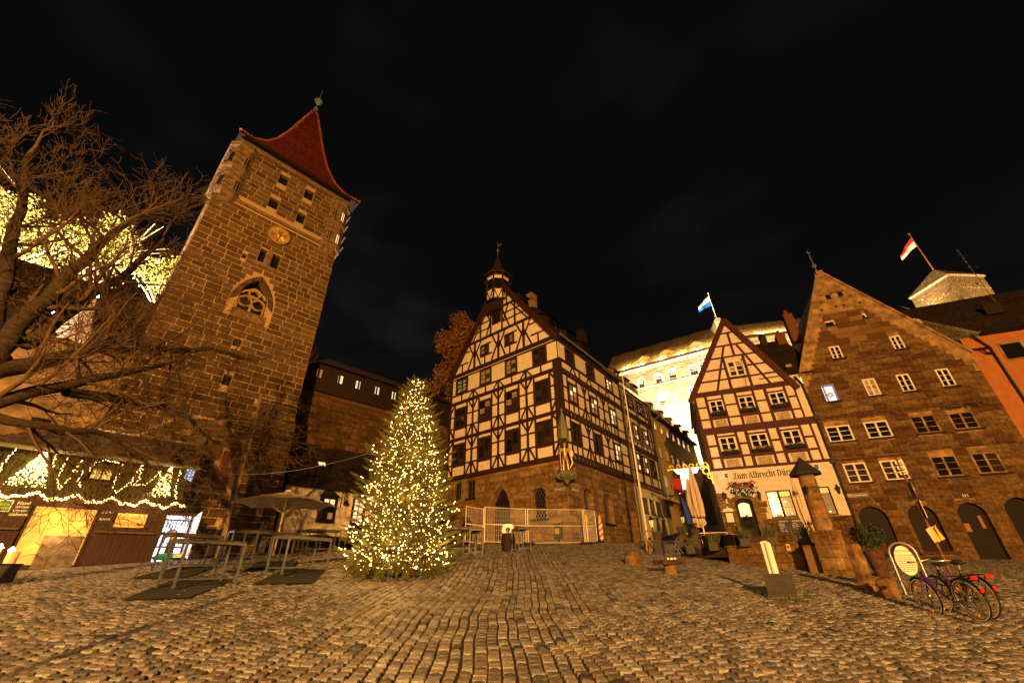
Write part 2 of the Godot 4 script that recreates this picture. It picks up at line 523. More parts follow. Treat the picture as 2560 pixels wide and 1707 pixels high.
		for i in poly.size():
			var a := poly[i]
			var b := poly[(i + 1) % poly.size()]
			quad(xf * Vector3(a.x, a.y, z0), xf * Vector3(b.x, b.y, z0), xf * Vector3(b.x, b.y, z1), xf * Vector3(a.x, a.y, z1))

	func mesh() -> ArrayMesh:
		var m := ArrayMesh.new()
		if v.is_empty():
			return m
		var a := []
		a.resize(Mesh.ARRAY_MAX)
		a[Mesh.ARRAY_VERTEX] = v
		a[Mesh.ARRAY_NORMAL] = n
		if has_uv:
			a[Mesh.ARRAY_TEX_UV] = t
		if colored:
			a[Mesh.ARRAY_COLOR] = c
		m.add_surface_from_arrays(Mesh.PRIMITIVE_TRIANGLES, a)
		return m

var rng := RandomNumberGenerator.new()
var taken := {}
var fr := Transform3D()  # the face (front, side wall ...) of the thing being built
var unit_box: ArrayMesh
var unit_blocks := []
var M := {}
var part_count := {}

func rf(a: float, b: float) -> float:
	return rng.randf_range(a, b)

func numbered(called: String) -> String:
	var k: int = taken.get(called, 0)
	taken[called] = k + 1
	return called if k == 0 else "%s_%03d" % [called, k]

func tag(o: Node3D, label: String, category: String, group := "") -> Node3D:
	o.set_meta("label", label)
	o.set_meta("category", category)
	if group:
		o.set_meta("group", group)
	return o

func thing(called: String, label: String, category: String, at := Vector3.ZERO, yaw := 0.0, group := "") -> Node3D:
	var o := Node3D.new()
	o.name = numbered(called)
	add_child(o)
	o.position = at
	o.rotation_degrees.y = yaw
	fr = Transform3D()
	return tag(o, label, category, group)

func structure(called: String, at := Vector3.ZERO) -> Node3D:
	var o := Node3D.new()
	o.name = numbered(called)
	add_child(o)
	o.position = at
	o.set_meta("kind", "structure")
	fr = Transform3D()
	return o

func part(called: String, mesh: Mesh, mat: Material, parent: Node3D, xf := Transform3D(), framed := true) -> MeshInstance3D:
	var o := MeshInstance3D.new()
	o.name = called
	o.mesh = mesh
	o.material_override = mat
	o.transform = fr * xf if framed else xf
	parent.add_child(o, true)
	return o

func stuff(o: Node3D) -> Node3D:
	o.set_meta("kind", "stuff")
	return o

func scaled(at: Vector3, s: Vector3, b := Basis()) -> Transform3D:
	return Transform3D(Basis(b.x * s.x, b.y * s.y, b.z * s.z), at)

func boxp(called: String, a: Vector3, b: Vector3, mat: Material, parent: Node3D) -> MeshInstance3D:  # one axis-aligned box part between two corners
	return part(called, unit_box, mat, parent, scaled((a + b) * 0.5, (b - a).abs()))

func beam(called: String, a: Vector2, b: Vector2, w: float, z0: float, z1: float, mat: Material, parent: Node3D) -> void:  # a timber in the face, from a to b
	var d := b - a
	var l := d.length()
	var ang := atan2(d.y, d.x)
	var bs := Basis(Vector3.BACK, ang)
	var dz := rf(-0.006, 0.006)
	part(called, unit_box, mat, parent, scaled(Vector3((a.x + b.x) * 0.5, (a.y + b.y) * 0.5, (z0 + z1) * 0.5 + dz), Vector3(l, w, z1 - z0), bs))

func L(r: float, g: float, b: float, a := 1.0) -> Color:  # a linear, real-world colour
	var k := Color(r, g, b).linear_to_srgb()
	k.a = a
	return k

func gray_image(seed_: int, size: int, freq: float, octaves: int, lo: float, hi: float, stretch := Vector2.ONE, power := 1.0) -> ImageTexture:
	var f := FastNoiseLite.new()
	f.seed = seed_
	f.noise_type = FastNoiseLite.TYPE_SIMPLEX_SMOOTH
	f.frequency = freq
	f.fractal_octaves = octaves
	f.fractal_gain = 0.55
	var im := Image.create(size, size, false, Image.FORMAT_RGB8)
	var period := float(size)
	for y in size:
		for x in size:
			# wrap by blending the four shifted copies
			var fx := x / period
			var fy := y / period
			var px := x * stretch.x
			var py := y * stretch.y
			var qx := period * stretch.x
			var qy := period * stretch.y
			var k := f.get_noise_2d(px, py) * (1 - fx) * (1 - fy) + f.get_noise_2d(px - qx, py) * fx * (1 - fy) + f.get_noise_2d(px, py - qy) * (1 - fx) * fy + f.get_noise_2d(px - qx, py - qy) * fx * fy
			var w := sqrt((fx * fx + (1 - fx) * (1 - fx)) * (fy * fy + (1 - fy) * (1 - fy)))
			k = pow(clampf(0.5 + k / w * 0.75, 0, 1), power)
			k = lerpf(lo, hi, k)
			im.set_pixel(x, y, Color(k, k, k))
	return ImageTexture.create_from_image(im)

var TEX := {}

func make_textures() -> void:
	TEX.grain = gray_image(3, 256, 0.06, 4, 0.62, 1.0)
	TEX.stain = gray_image(5, 256, 0.018, 5, 0.42, 1.0)
	TEX.plaster = gray_image(8, 256, 0.02, 5, 0.86, 1.0)
	TEX.wood = gray_image(11, 256, 0.05, 3, 0.55, 1.0, Vector2(1.6, 0.12))
	TEX.rough = gray_image(14, 256, 0.09, 4, 0.0, 1.0)
	# roof tiles: rows of round-ended tiles, once as colour and once as height
	var a := Image.create(128, 128, false, Image.FORMAT_RGB8)
	var b := Image.create(128, 128, false, Image.FORMAT_RGB8)
	rng.seed = 77
	var tone := []
	for i in 64:
		tone.append(rf(0.6, 1.0))
	for y in 128:
		for x in 128:
			var row := y / 16
			var xx := (x + (8 if row % 2 else 0)) % 128
			var cx := (xx % 16 - 7.5) / 8.0
			var cy := (y % 16) / 16.0
			var hgt := 0.25 + 0.75 * cy - 0.25 * cx * cx
			var edge := 1.0 if absf(cx) < 0.88 else 0.55
			if cy > 0.9:
				edge *= 0.8
			var g: float = tone[(row * 8 + xx / 16) % 64] * edge
			a.set_pixel(x, y, Color(g, g, g))
			b.set_pixel(x, y, Color(hgt * edge, hgt * edge, hgt * edge))
	TEX.tile = ImageTexture.create_from_image(a)
	TEX.tile_h = ImageTexture.create_from_image(b)

func mk(key: String, color: Color, rough := 0.85, tex := "", scale := 1.0, bump := 0.0, o := {}) -> StandardMaterial3D:
	var m := StandardMaterial3D.new()
	m.resource_name = key
	m.albedo_color = color
	m.roughness = rough
	m.metallic_specular = o.get("spec", 0.35)
	if tex:
		m.albedo_texture = TEX[tex]
		if o.get("uv", false):
			m.uv1_scale = Vector3(scale, scale, scale)
		else:
			m.uv1_triplanar = true
			m.uv1_world_triplanar = true
			m.uv1_scale = Vector3(scale, scale * o.get("sy", 1.0), scale)
	if bump != 0.0:
		m.heightmap_enabled = true
		m.heightmap_texture = TEX[o.get("bt", "rough")]
		m.heightmap_scale = bump
	if o.get("metal", 0.0) > 0.0:
		m.metallic = o.metal
	if o.has("emit"):
		m.emission_enabled = true
		m.emission = o.emit
		m.emission_energy_multiplier = o.get("e", 1.0)
	if o.get("vc", false):
		m.vertex_color_use_as_albedo = true
	if o.has("back"):
		m.backlight_enabled = true
		m.backlight = o.back
		m.cull_mode = BaseMaterial3D.CULL_DISABLED
	M[key] = m
	return m

func glass(key: String, color: Color, alpha: float, rough := 0.05) -> StandardMaterial3D:
	var m := StandardMaterial3D.new()
	m.resource_name = key
	m.albedo_color = Color(color.r, color.g, color.b, alpha)
	m.transparency = BaseMaterial3D.TRANSPARENCY_ALPHA
	m.roughness = rough
	m.metallic_specular = 0.5
	M[key] = m
	return m

# ------------------------------------------------------------------ openings and walls
# an opening: [u0, u1, v0, v1, kind] with kind r flat, o round arch, p pointed arch, s segment arch
func half_at(o: Array, v: float) -> float:
	var w: float = o[1] - o[0]
	if o[4] == "r":
		return w * 0.5
	var rise: float = w * 0.5
	if o[4] == "p":
		rise = w * 0.95
	elif o[4] == "s":
		rise = w * 0.2
	var sp: float = o[3] - rise
	if v <= sp:
		return w * 0.5
	var dv := v - sp
	var rad := (rise * rise + w * w * 0.25) / (2 * rise)
	if o[4] == "p":
		rad = (rise * rise + w * w * 0.25) / w
		return maxf(0.0, sqrt(maxf(0, rad * rad - dv * dv)) - (rad - w * 0.5))
	var cy := rise - rad
	return sqrt(maxf(0, rad * rad - (dv - cy) * (dv - cy)))

func outline(o: Array, grow := 0.0, steps := 9) -> PackedVector2Array:  # from bottom left over the top to bottom right
	var c: float = (o[0] + o[1]) * 0.5
	var p := [o[0] - grow, o[1] + grow, o[2], o[3] + grow, o[4]]
	var out := PackedVector2Array()
	if o[4] == "r":
		out.append(Vector2(p[0], p[2])); out.append(Vector2(p[0], p[3])); out.append(Vector2(p[1], p[3])); out.append(Vector2(p[1], p[2]))
		return out
	var w: float = p[1] - p[0]
	var rise: float = w * (0.95 if o[4] == "p" else 0.2 if o[4] == "s" else 0.5)
	var sp: float = p[3] - rise
	out.append(Vector2(p[0], p[2]))
	for i in steps + 1:
		var f := sin(PI * 0.5 * i / steps) if o[4] != "p" else float(i) / steps
		var y: float = sp + rise * f
		out.append(Vector2(c - half_at(p, y - 0.0001), y))
	for i in range(steps - (1 if half_at(p, p[3]) < 0.01 else 0), -1, -1):
		var f := sin(PI * 0.5 * i / steps) if o[4] != "p" else float(i) / steps
		var y: float = sp + rise * f
		out.append(Vector2(c + half_at(p, y - 0.0001), y))
	out.append(Vector2(p[1], p[2]))
	return out

func free_spans(u0: float, u1: float, va: float, vb: float, ops: Array, margin := 0.0) -> Array:
	var spans := [[u0, u1]]
	for o in ops:
		if o[3] + margin <= va + 0.001 or o[2] - margin >= vb - 0.001:
			continue
		var c: float = (o[0] + o[1]) * 0.5
		var h := half_at(o, maxf(va, o[2])) + margin
		var nxt := []
		for s in spans:
			if c + h <= s[0] or c - h >= s[1]:
				nxt.append(s)
				continue
			if c - h > s[0] + 0.02:
				nxt.append([s[0], c - h])
			if c + h < s[1] - 0.02:
				nxt.append([c + h, s[1]])
		spans = nxt
	return spans

func core_wall(called: String, u0: float, u1: float, v0: float, v1: float, z: float, ops: Array, mat: Material, parent: Node3D, ext = null, steep := 0.25) -> MeshInstance3D:
	var cuts := [v0, v1]
	for o in ops:
		for y in [o[2], o[3]]:
			if y > v0 and y < v1:
				cuts.append(y)
		if o[4] != "r":
			var w: float = o[1] - o[0]
			for k in 8:
				var y: float = o[3] - w * k / 8.0
				if y > v0 and y < v1 and y > o[2]:
					cuts.append(y)
	if ext != null:
		var y := v0
		while y < v1:
			cuts.append(y)
			y += steep
	cuts.sort()
	var b := MB.new()
	for i in cuts.size() - 1:
		var va: float = cuts[i]
		var vb: float = cuts[i + 1]
		if vb - va < 0.004:
			continue
		var ea := [u0, u1]
		var eb := [u0, u1]
		if ext != null:
			ea = ext.call(va)
			eb = ext.call(vb)
		for s in free_spans(ea[0], ea[1], va, vb, ops):
			var l0: float = s[0]
			var l1: float = s[1]
			var t0: float = eb[0] if l0 == ea[0] else l0
			var t1: float = eb[1] if l1 == ea[1] else l1
			b.quad(Vector3(l0, va, z), Vector3(l1, va, z), Vector3(maxf(t1, t0), vb, z), Vector3(t0, vb, z))
	return part(called, b.mesh(), mat, parent)

func block_mesh(seed_: int) -> ArrayMesh:  # a hewn stone, one unit wide and high, its face at z 0..1, edges bevelled
	rng.seed = seed_
	var b := MB.new()
	var e := 0.045
	var f := 0.09
	var o := [Vector3(-0.5, -0.5, 0), Vector3(0.5, -0.5, 0), Vector3(0.5, 0.5, 0), Vector3(-0.5, 0.5, 0)]
	var k := []
	for i in 4:
		k.append(Vector3(o[i].x * (1 - 2 * e * rf(0.5, 1.6)), o[i].y * (1 - 2 * f * rf(0.5, 1.6)), rf(0.75, 1.0)))
		o[i].z = rf(0.4, 0.6)
	var m := Vector3(rf(-0.15, 0.15), rf(-0.15, 0.15), rf(0.9, 1.15))
	for i in 4:
		var j := (i + 1) % 4
		b.tri(k[i], k[j], m)
		b.quad(o[i], o[j], k[j], k[i])
		b.quad(Vector3(o[i].x, o[i].y, -0.6), Vector3(o[j].x, o[j].y, -0.6), o[j], o[i])
	return b.mesh()

# courses of hewn stone over a face; the first `most` stones are parts, the rest one part of the kind stuff
func stonework(parent: Node3D, called: String, u0: float, u1: float, v0: float, v1: float, ops: Array, ch: Vector2, bl: Vector2, proud: float, gap: float, tints: Array, most: int, seed_: int, ext = null, skip = null) -> void:
	rng.seed = seed_
	var done: int = part_count.get(parent.name, 0)
	var rest := MB.new()
	rest.colored = true
	var y := v0
	while y < v1 - 0.08:
		var h := minf(rf(ch.x, ch.y), v1 - y)
		if v1 - y - h < ch.x * 0.5:
			h = v1 - y
		var e := [u0, u1]
		if ext != null:
			e = ext.call(y + h)
			var e2: Array = ext.call(y)
			e = [maxf(e[0], e2[0]), minf(e[1], e2[1])]
		for s in free_spans(e[0], e[1], y, y + h, ops, 0.01):
			var x: float = s[0]
			while x < s[1] - 0.03:
				var w := rf(bl.x, bl.y)
				if s[1] - x - w < bl.x * 0.6:
					w = s[1] - x
					if w > bl.y * 1.2:
						w *= 0.5
				if not skip != null or not skip.call(x, x + w, y, y + h):
					var at := Vector3(x + w * 0.5, y + h * 0.5, -proud * 0.35 + rf(-0.3, 0.3) * proud)
					var sc := Vector3(maxf(w - gap, 0.02), maxf(h - gap, 0.02), proud)
					var flip := Basis(Vector3.BACK, PI) if rng.randf() < 0.5 else Basis()
					var ub: ArrayMesh = unit_blocks[rng.randi() % unit_blocks.size()]
					var ti := rng.randi() % tints.size()
					if done < most:
						part(called, ub, tints[ti], parent, Transform3D(flip.scaled(sc), at))
						done += 1
					else:
						rest.col = tints[ti].albedo_color.srgb_to_linear()
						add_mesh(rest, ub, fr * Transform3D(flip.scaled(sc), at))
				x += w
		y += h
	part_count[parent.name] = done
	if rest.v.size():
		var o := part(called, rest.mesh(), M.stone_vc, parent, Transform3D(), false)
		stuff(o)

func add_mesh(b: MB, m: ArrayMesh, xf: Transform3D) -> void:
	var a := m.surface_get_arrays(0)
	var vs: PackedVector3Array = a[Mesh.ARRAY_VERTEX]
	for i in range(0, vs.size(), 3):
		b.tri(xf * vs[i], xf * vs[i + 2], xf * vs[i + 1])

# jambs of an opening and what closes it
func fill_opening(o: Array, z0: float, depth: float, jamb: Material, pane: Material, parent: Node3D, called := "pane") -> MeshInstance3D:
	var p := outline(o)
	var b := MB.new()
	for i in p.size() - 1:
		var a := p[i]
		var d := p[i + 1]
		b.quad(Vector3(a.x, a.y, z0), Vector3(d.x, d.y, z0), Vector3(d.x, d.y, z0 - depth), Vector3(a.x, a.y, z0 - depth))
	b.quad(Vector3(p[0].x, p[0].y, z0 - depth), Vector3(p[-1].x, p[-1].y, z0 - depth), Vector3(p[-1].x, p[-1].y, z0), Vector3(p[0].x, p[0].y, z0))
	part("jamb", b.mesh(), jamb, parent)
	var q := MB.new()
	q.prism(p, z0 - depth - 0.06, z0 - depth + 0.004)
	return part(called, q.mesh(), pane, parent)

func arch_ring(called: String, o: Array, w: float, z0: float, z1: float, mats: Array, parent: Node3D, joint := 0.012, legs := true) -> void:  # voussoirs round an arch, each a part
	var a := outline(o)
	var b := outline(o, w)
	var n := mini(a.size(), b.size())
	for i in range(0 if legs else 1, n - 1 if legs else n - 2):
		var q := PackedVector2Array([a[i], b[i], b[i + 1], a[i + 1]])
		var c := (q[0] + q[1] + q[2] + q[3]) / 4.0
		var ok := true
		for k in 4:
			var d := c - q[k]
			if d.length() < joint * 2:
				ok = false
			q[k] += d.normalized() * joint
		if not ok or (q[0] - q[2]).length() < 0.03:
			continue
		var mbb := MB.new()
		mbb.prism(q, z0, z1)
		part(called, mbb.mesh(), mats[i % mats.size()], parent)

# a casement window: one frame mesh with its bars, and every pane a child of it
func casement(parent: Node3D, u0: float, u1: float, v0: float, v1: float, z: float, cols: int, rows: Array, fw: float, bw: float, fm: Material, pm: Material, depth := 0.06, mull := 0.0, pane_mats := []) -> MeshInstance3D:
	var b := MB.new()
	b.span(Vector3(u0, v0, z), Vector3(u1, v0 + fw, z + depth))
	b.span(Vector3(u0, v1 - fw, z), Vector3(u1, v1, z + depth))
	b.span(Vector3(u0, v0 + fw, z), Vector3(u0 + fw, v1 - fw, z + depth - 0.003))
	b.span(Vector3(u1 - fw, v0 + fw, z), Vector3(u1, v1 - fw, z + depth - 0.003))
	if mull <= 0.0:
		mull = bw * 2.0
	for i in range(1, cols):
		var x := lerpf(u0 + fw, u1 - fw, float(i) / cols)
		var m := mull if (cols % 2 == 0 and i == cols / 2) else bw
		b.span(Vector3(x - m * 0.5, v0 + fw, z), Vector3(x + m * 0.5, v1 - fw, z + depth * 0.7))
	var ys := [v0 + fw]
	for r in rows:
		var y := lerpf(v0 + fw, v1 - fw, r)
		ys.append(y)
		b.span(Vector3(u0 + fw, y - bw * 0.5, z), Vector3(u1 - fw, y + bw * 0.5, z + depth * 0.6))
	ys.append(v1 - fw)
	var o := part("window", b.mesh(), fm, parent)
	var k := 0
	for j in ys.size() - 1:
		for i in cols:
			var xa := lerpf(u0 + fw, u1 - fw, float(i) / cols)
			var xb := lerpf(u0 + fw, u1 - fw, float(i + 1) / cols)
			var mm: Material = pane_mats[k % pane_mats.size()] if pane_mats.size() else pm
			k += 1
			part("pane", unit_box, mm, o, scaled(Vector3((xa + xb) * 0.5, (ys[j] + ys[j + 1]) * 0.5, z + depth * 0.2 + rf(-0.002, 0.002)), Vector3(xb - xa, ys[j + 1] - ys[j], 0.012), Basis(Vector3.UP, rf(-0.012, 0.012)) * Basis(Vector3.RIGHT, rf(-0.01, 0.01))), false)
	return o

func roof_quad(b: MB, a: Vector3, d: Vector3, e: Vector3, g: Vector3) -> void:  # eave left, eave right, ridge right, ridge left; texture coordinates in metres
	var x := (d - a).normalized()
	var nrm := x.cross(g - a).normalized()
	var y := nrm.cross(x)
	var f := func(q: Vector3) -> Vector2: return Vector2((q - a).dot(x), -(q - a).dot(y))
	b.quad_uv(a, d, e, g, f.call(a), f.call(d), f.call(e), f.call(g))

func text_mesh(s: String, size: float, mono := "Droid Sans", bold := false, depth := 0.01) -> TextMesh:
	var t := TextMesh.new()
	var f := SystemFont.new()
	f.font_names = PackedStringArray([mono])
	if bold:
		f.font_weight = 700
	t.font = f
	t.text = s
	t.font_size = 48
	t.pixel_size = size / 48.0
	t.depth = depth
	t.curve_step = 2.0
	return t

func omni(called: String, at: Vector3, color: Color, energy: float, size := 0.1) -> OmniLight3D:
	var l := OmniLight3D.new()
	l.name = called
	l.position = at
	l.light_color = color
	l.light_energy = energy
	l.light_size = size
	l.omni_range = 120
	l.omni_attenuation = 2
	l.shadow_enabled = true
	add_child(l, true)
	return l

func spot(called: String, at: Vector3, to: Vector3, color: Color, energy: float, angle: float, size := 0.15) -> SpotLight3D:
	var l := SpotLight3D.new()
	l.name = called
	add_child(l, true)
	l.look_at_from_position(at, to, Vector3.UP if absf((to - at).normalized().y) < 0.98 else Vector3.RIGHT)
	l.light_color = color
	l.light_energy = energy
	l.spot_angle = angle
	l.spot_angle_attenuation = 0.6
	l.light_size = size
	l.spot_range = 160
	l.spot_attenuation = 2
	l.shadow_enabled = true
	return l
func tower_stones() -> Array:
	return [M.tower_stone_0, M.tower_stone_1, M.tower_stone_2, M.tower_stone_3, M.tower_stone_4, M.tower_stone_5]

func warm_stones() -> Array:
	return [M.warm_stone_0, M.warm_stone_1, M.warm_stone_2, M.warm_stone_3, M.warm_stone_4]

func red_stones() -> Array:
	return [M.red_stone_0, M.red_stone_1, M.red_stone_2, M.red_stone_3, M.red_stone_4]

func build_gate_tower() -> void:
	var t := thing("gate_tower", "tall square sandstone gate tower with pointed red tiled roof and gilded medallion", "tower", Vector3(-13.837, 1.089, -28.854), 47.2)
	var ul := -11.2
	var ur := -2.0
	var top := 29.3
	var dep := 9.4
	var flats := [[-7.82, -7.12, 27.2, 28.2, "r"], [-5.72, -4.97, 27.15, 28.2, "r"], [-7.9, -7.2, 24.4, 25.4, "r"], [-5.72, -5.06, 24.35, 25.4, "r"],
		[-8.25, -7.95, 18.9, 19.3, "r"], [-6.95, -6.45, 12.2, 12.75, "r"], [-6.8, -6.3, 9.45, 10.15, "r"]]
	var twin := [[-7.29, -6.83, 19.2, 20.38, "r"], [-6.38, -5.83, 19.1, 20.4, "r"]]
	var gothic := [-7.55, -5.75, 14.5, 17.6, "p"]
	var gate := [-9.1, -4.68, 3.2, 6.5, "o"]
	var gatering := [-9.75, -4.03, 3.2, 7.15, "o"]
	var ops := flats + twin + [gothic, gate]
	core_wall("wall", ul, ur, -1.0, top, -0.012, ops, M.mortar, t)
	# stones in courses, leaving the arch rings and bands free
	var skip := func(a, b, c, d) -> bool:
		var m := Vector2((a + b) * 0.5, (c + d) * 0.5)
		if d > 23.25 and c < 23.6:
			return true
		if m.x > -9.75 and m.x < -4.03 and m.y > 3.1 and m.y < 7.15 and half_at(gatering, m.y) > absf(m.x + 6.89) - 0.1:
			return true
		if m.x > -4.3 and m.y < 9.2:
			return true
		return false
	var gring := [gothic[0] - 0.5, gothic[1] + 0.5, gothic[2], gothic[3] + 0.62, "p"]
	stonework(t, "stone_block", ul, ur, -0.6, 12.0, flats + [gring, gate], Vector2(0.38, 0.52), Vector2(0.5, 1.15), 0.04, 0.05, tower_stones(), 170, 41, null, skip)
	stonework(t, "stone_block", ul, ur, 12.0, top, flats + twin + [gring], Vector2(0.38, 0.52), Vector2(0.5, 1.15), 0.04, 0.05, tower_stones(), 170, 42, null, skip)
	for o in flats:
		fill_opening(o, 0.0, 0.35, M.tower_trim, M.void, t, "window_opening")
	for o in twin:
		fill_opening(o, 0.0, 0.35, M.tower_trim, M.void, t, "window_opening")
	boxp("window_surround", Vector3(-7.55, 18.82, -0.02), Vector3(-5.6, 19.1, 0.09), M.tower_trim, t)
	boxp("window_surround", Vector3(-6.8, 19.1, -0.02), Vector3(-6.42, 20.4, 0.06), M.tower_trim, t)
	boxp("string_course", Vector3(ul, 23.28, -0.02), Vector3(ur, 23.55, 0.14), M.tower_trim, t)
	boxp("cornice", Vector3(ul, 28.85, -0.02), Vector3(ur, 29.3, 0.16), M.tower_trim, t)
	# pointed window with tracery
	fill_opening(gothic, 0.0, 0.5, M.tower_trim, M.void, t, "window_opening")
	arch_ring("voussoir", [gothic[0] - 0.04, gothic[1] + 0.04, 15.2, gothic[3] + 0.04, "p"], 0.42, -0.03, 0.05, tower_stones(), t, 0.012, false)
	var tr := MB.new()
	for s in [-1, 1]:
		var cx: float = -6.65 + s * 0.42
		ring_arc(tr, Vector2(cx, 15.75), 0.4, 0.09, 0.0, TAU, -0.3, -0.12)
		tr.span(Vector3(cx - 0.44, 14.9, -0.3), Vector3(cx - 0.36, 15.75, -0.12))
		tr.span(Vector3(cx + 0.36, 14.9, -0.298), Vector3(cx + 0.44, 15.75, -0.122))
		ring_arc(tr, Vector2(cx, 16.02), 0.2, 0.05, -0.4, PI + 0.4, -0.28, -0.14)
	ring_arc(tr, Vector2(-6.65, 16.55), 0.36, 0.09, 0.0, TAU, -0.3, -0.115)
	for k in 3:
		var a := PI / 2 + TAU * k / 3
		ring_arc(tr, Vector2(-6.65, 16.55) + Vector2(cos(a), sin(a)) * 0.17, 0.17, 0.045, a - 2.0, a + 2.0, -0.28, -0.14)
	ring_arc(tr, Vector2(-6.65, 15.9), 0.88, 0.12, 0.5, PI - 0.5, -0.3, -0.11)
	part("tracery", tr.mesh(), M.gold_paint, t)
	boxp("sill", Vector3(-7.7, 14.2, -0.45), Vector3(-5.55, 14.9, 0.1), M.tower_trim, t)
	# gilded medallion with an eagle
	var md := MB.new()
	var el := PackedVector2Array()
	for k in 32:
		var a := TAU * k / 32
		el.append(Vector2(-6.5 + cos(a) * 0.84, 22.12 + sin(a) * 0.78))
	md.prism(el, 0.0, 0.12)
	part("medallion", md.mesh(), M.gold_paint, t)
	var eg := MB.new()
	var e0 := Vector3(-6.5, 22.12, 0.0)
	ring_arc(eg, Vector2(-6.5, 22.12), 0.8, 0.08, 0, TAU, 0.1, 0.19)
	eg.ball(e0 + Vector3(0, -0.02, 0.14), 0.2, 8, 1.5)
	for s in [-1, 1]:
		eg.tube([e0 + Vector3(s * 0.08, 0.25, 0.14), e0 + Vector3(s * 0.12, 0.42, 0.16), e0 + Vector3(s * 0.24, 0.46, 0.15)], [0.07, 0.07, 0.03], 6)
		for k in 6:
			var a := 0.5 - k * 0.28
			eg.tube([e0 + Vector3(s * 0.16, 0.12 - k * 0.05, 0.13), e0 + Vector3(s * (0.3 + 0.32 * cos(a)), 0.12 + 0.36 * sin(a) - k * 0.05, 0.15)], [0.045, 0.03], 5)
		eg.tube([e0 + Vector3(s * 0.1, -0.3, 0.13), e0 + Vector3(s * 0.28, -0.52, 0.15)], [0.05, 0.03], 5)
	eg.tube([e0 + Vector3(0, -0.25, 0.13), e0 + Vector3(0, -0.62, 0.14)], [0.06, 0.1], 5)
	part("eagle", eg.mesh(), M.gold, t)
	# blocked gate arch in brick and stone
	arch_ring("voussoir", gate, 0.62, -0.03, 0.03, [M.red_stone_0, M.tower_stone_3, M.red_stone_2], t, 0.014, false)
	core_wall("arch_infill", gate[0], gate[1], 3.2, 6.5, -0.1, [], M.mortar, t, func(y): return [-6.89 - half_at(gate, y), -6.89 + half_at(gate, y)], 0.12)
	var gx := func(y): return [-6.89 - half_at(gate, y), -6.89 + half_at(gate, y)]
	stonework(t, "stone_block", gate[0], gate[1], 3.25, 6.45, [[-6.98, -6.5, 3.5, 4.52, "r"], [-5.75, -4.7, 3.3, 4.6, "r"], [-5.55, -5.0, 4.6, 5.5, "r"]], Vector2(0.36, 0.46), Vector2(0.5, 1.0), 0.05, 0.04, tower_stones(), 190, 43, gx)
	rng.seed = 44
	var bk := MB.new()
	bk.colored = true
	for j in 24:
		for i in 8:
			var x := -5.75 + i * 0.135 + (0.067 if j % 2 else 0.0)
			var y := 3.3 + j * 0.092
			var keep := (y < 4.55 and x < -4.72 and x + 0.13 < -4.7) or (y >= 4.55 and x > -5.5 and x < -5.05)
			if keep and half_at(gate, y + 0.09) > absf(x + 0.13 + 6.89):
				var g := rf(0.7, 1.2)
				bk.col = Color(0.22 * g, 0.085 * g, 0.036 * g)
				bk.box(Vector3(x + 0.066, y + 0.046, -0.07), Vector3(0.118, 0.074, 0.06))
	stuff(part("brick", bk.mesh(), M.stone_vc, t))
	boxp("beam", Vector3(-9.2, 2.78, -0.1), Vector3(-4.6, 3.16, -0.02), M.wood_dark, t)  # dark band colouring in the shaded recess under the blocked arch
	# stair-side buttress with battered front
	var bt := MB.new()
	var pr := PackedVector2Array([Vector2(0, 9.3), Vector2(0.25, 9.0), Vector2(0.42, 7.9), Vector2(0.7, 7.75), Vector2(1.0, 4.5), Vector2(1.55, -1.0), Vector2(-0.4, -1.0), Vector2(-0.4, 9.3)])
	var bx := Transform3D(Basis(Vector3(0, 0, 1), Vector3(0, 1, 0), Vector3(-1, 0, 0)), Vector3.ZERO)
	bt.prism(pr, 2.04, 4.4, bx)
	part("buttress", bt.mesh(), M.mortar, t)
	var zf := func(y: float) -> float:
		if y > 9.0:
			return 0.25 * (9.3 - y) / 0.3
		if y > 7.9:
			return 0.25 + 0.17 * (9.0 - y) / 1.1
		if y > 7.75:
			return 0.42 + 0.28 * (7.9 - y) / 0.15
		if y > 4.5:
			return 0.7 + 0.3 * (7.75 - y) / 3.25
		return 1.0 + 0.55 * (4.5 - y) / 5.5
	rng.seed = 45
	var y := -0.4
	var yn := [M.tower_stone_0, M.tower_stone_2, M.tower_stone_2, M.tower_stone_4, M.tower_stone_3]
	while y < 9.0:
		var h := minf(rf(0.34, 0.5), 9.1 - y)
		if y < 7.9 and y + h > 7.75:
			h = 7.75 - y if y < 7.7 else 0.2
		var x := -4.4
		while x < -2.06:
			var w := rf(0.35, 0.9)
			if -2.04 - x - w < 0.3:
				w = -2.04 - x
			var z0: float = zf.call(y)
			var z1: float = zf.call(y + h)
			var lean := atan2(z0 - z1, h)
			part("stone_block", unit_blocks[rng.randi() % 5], yn[rng.randi() % 5], t, Transform3D(Basis(Vector3.RIGHT, -lean).scaled_local(Vector3(w - 0.03, h - 0.03, 0.07)), Vector3(x + w * 0.5, y + h * 0.5, (z0 + z1) * 0.5 + rf(-0.02, 0.03))))
			x += w
		y += h
	# left side of the buttress in paler stones that paint the light onto it
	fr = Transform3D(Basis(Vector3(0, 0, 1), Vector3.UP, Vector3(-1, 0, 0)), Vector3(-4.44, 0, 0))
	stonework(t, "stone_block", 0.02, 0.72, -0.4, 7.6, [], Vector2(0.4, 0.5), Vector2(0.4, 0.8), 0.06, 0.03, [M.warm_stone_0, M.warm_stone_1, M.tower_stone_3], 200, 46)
	fr = Transform3D()
	# the two sides, lit by floodlights from behind
	fr = Transform3D(Basis(Vector3(0, 0, 1), Vector3.UP, Vector3(-1, 0, 0)), Vector3(ul, 0, -dep))
	core_wall("wall", 0, dep, -1.0, top, -0.035, [], M.mortar, t)
	stonework(t, "stone_block", 0, dep, 8.0, top, [], Vector2(0.4, 0.55), Vector2(0.6, 1.3), 0.07, 0.035, tower_stones(), 0, 47)
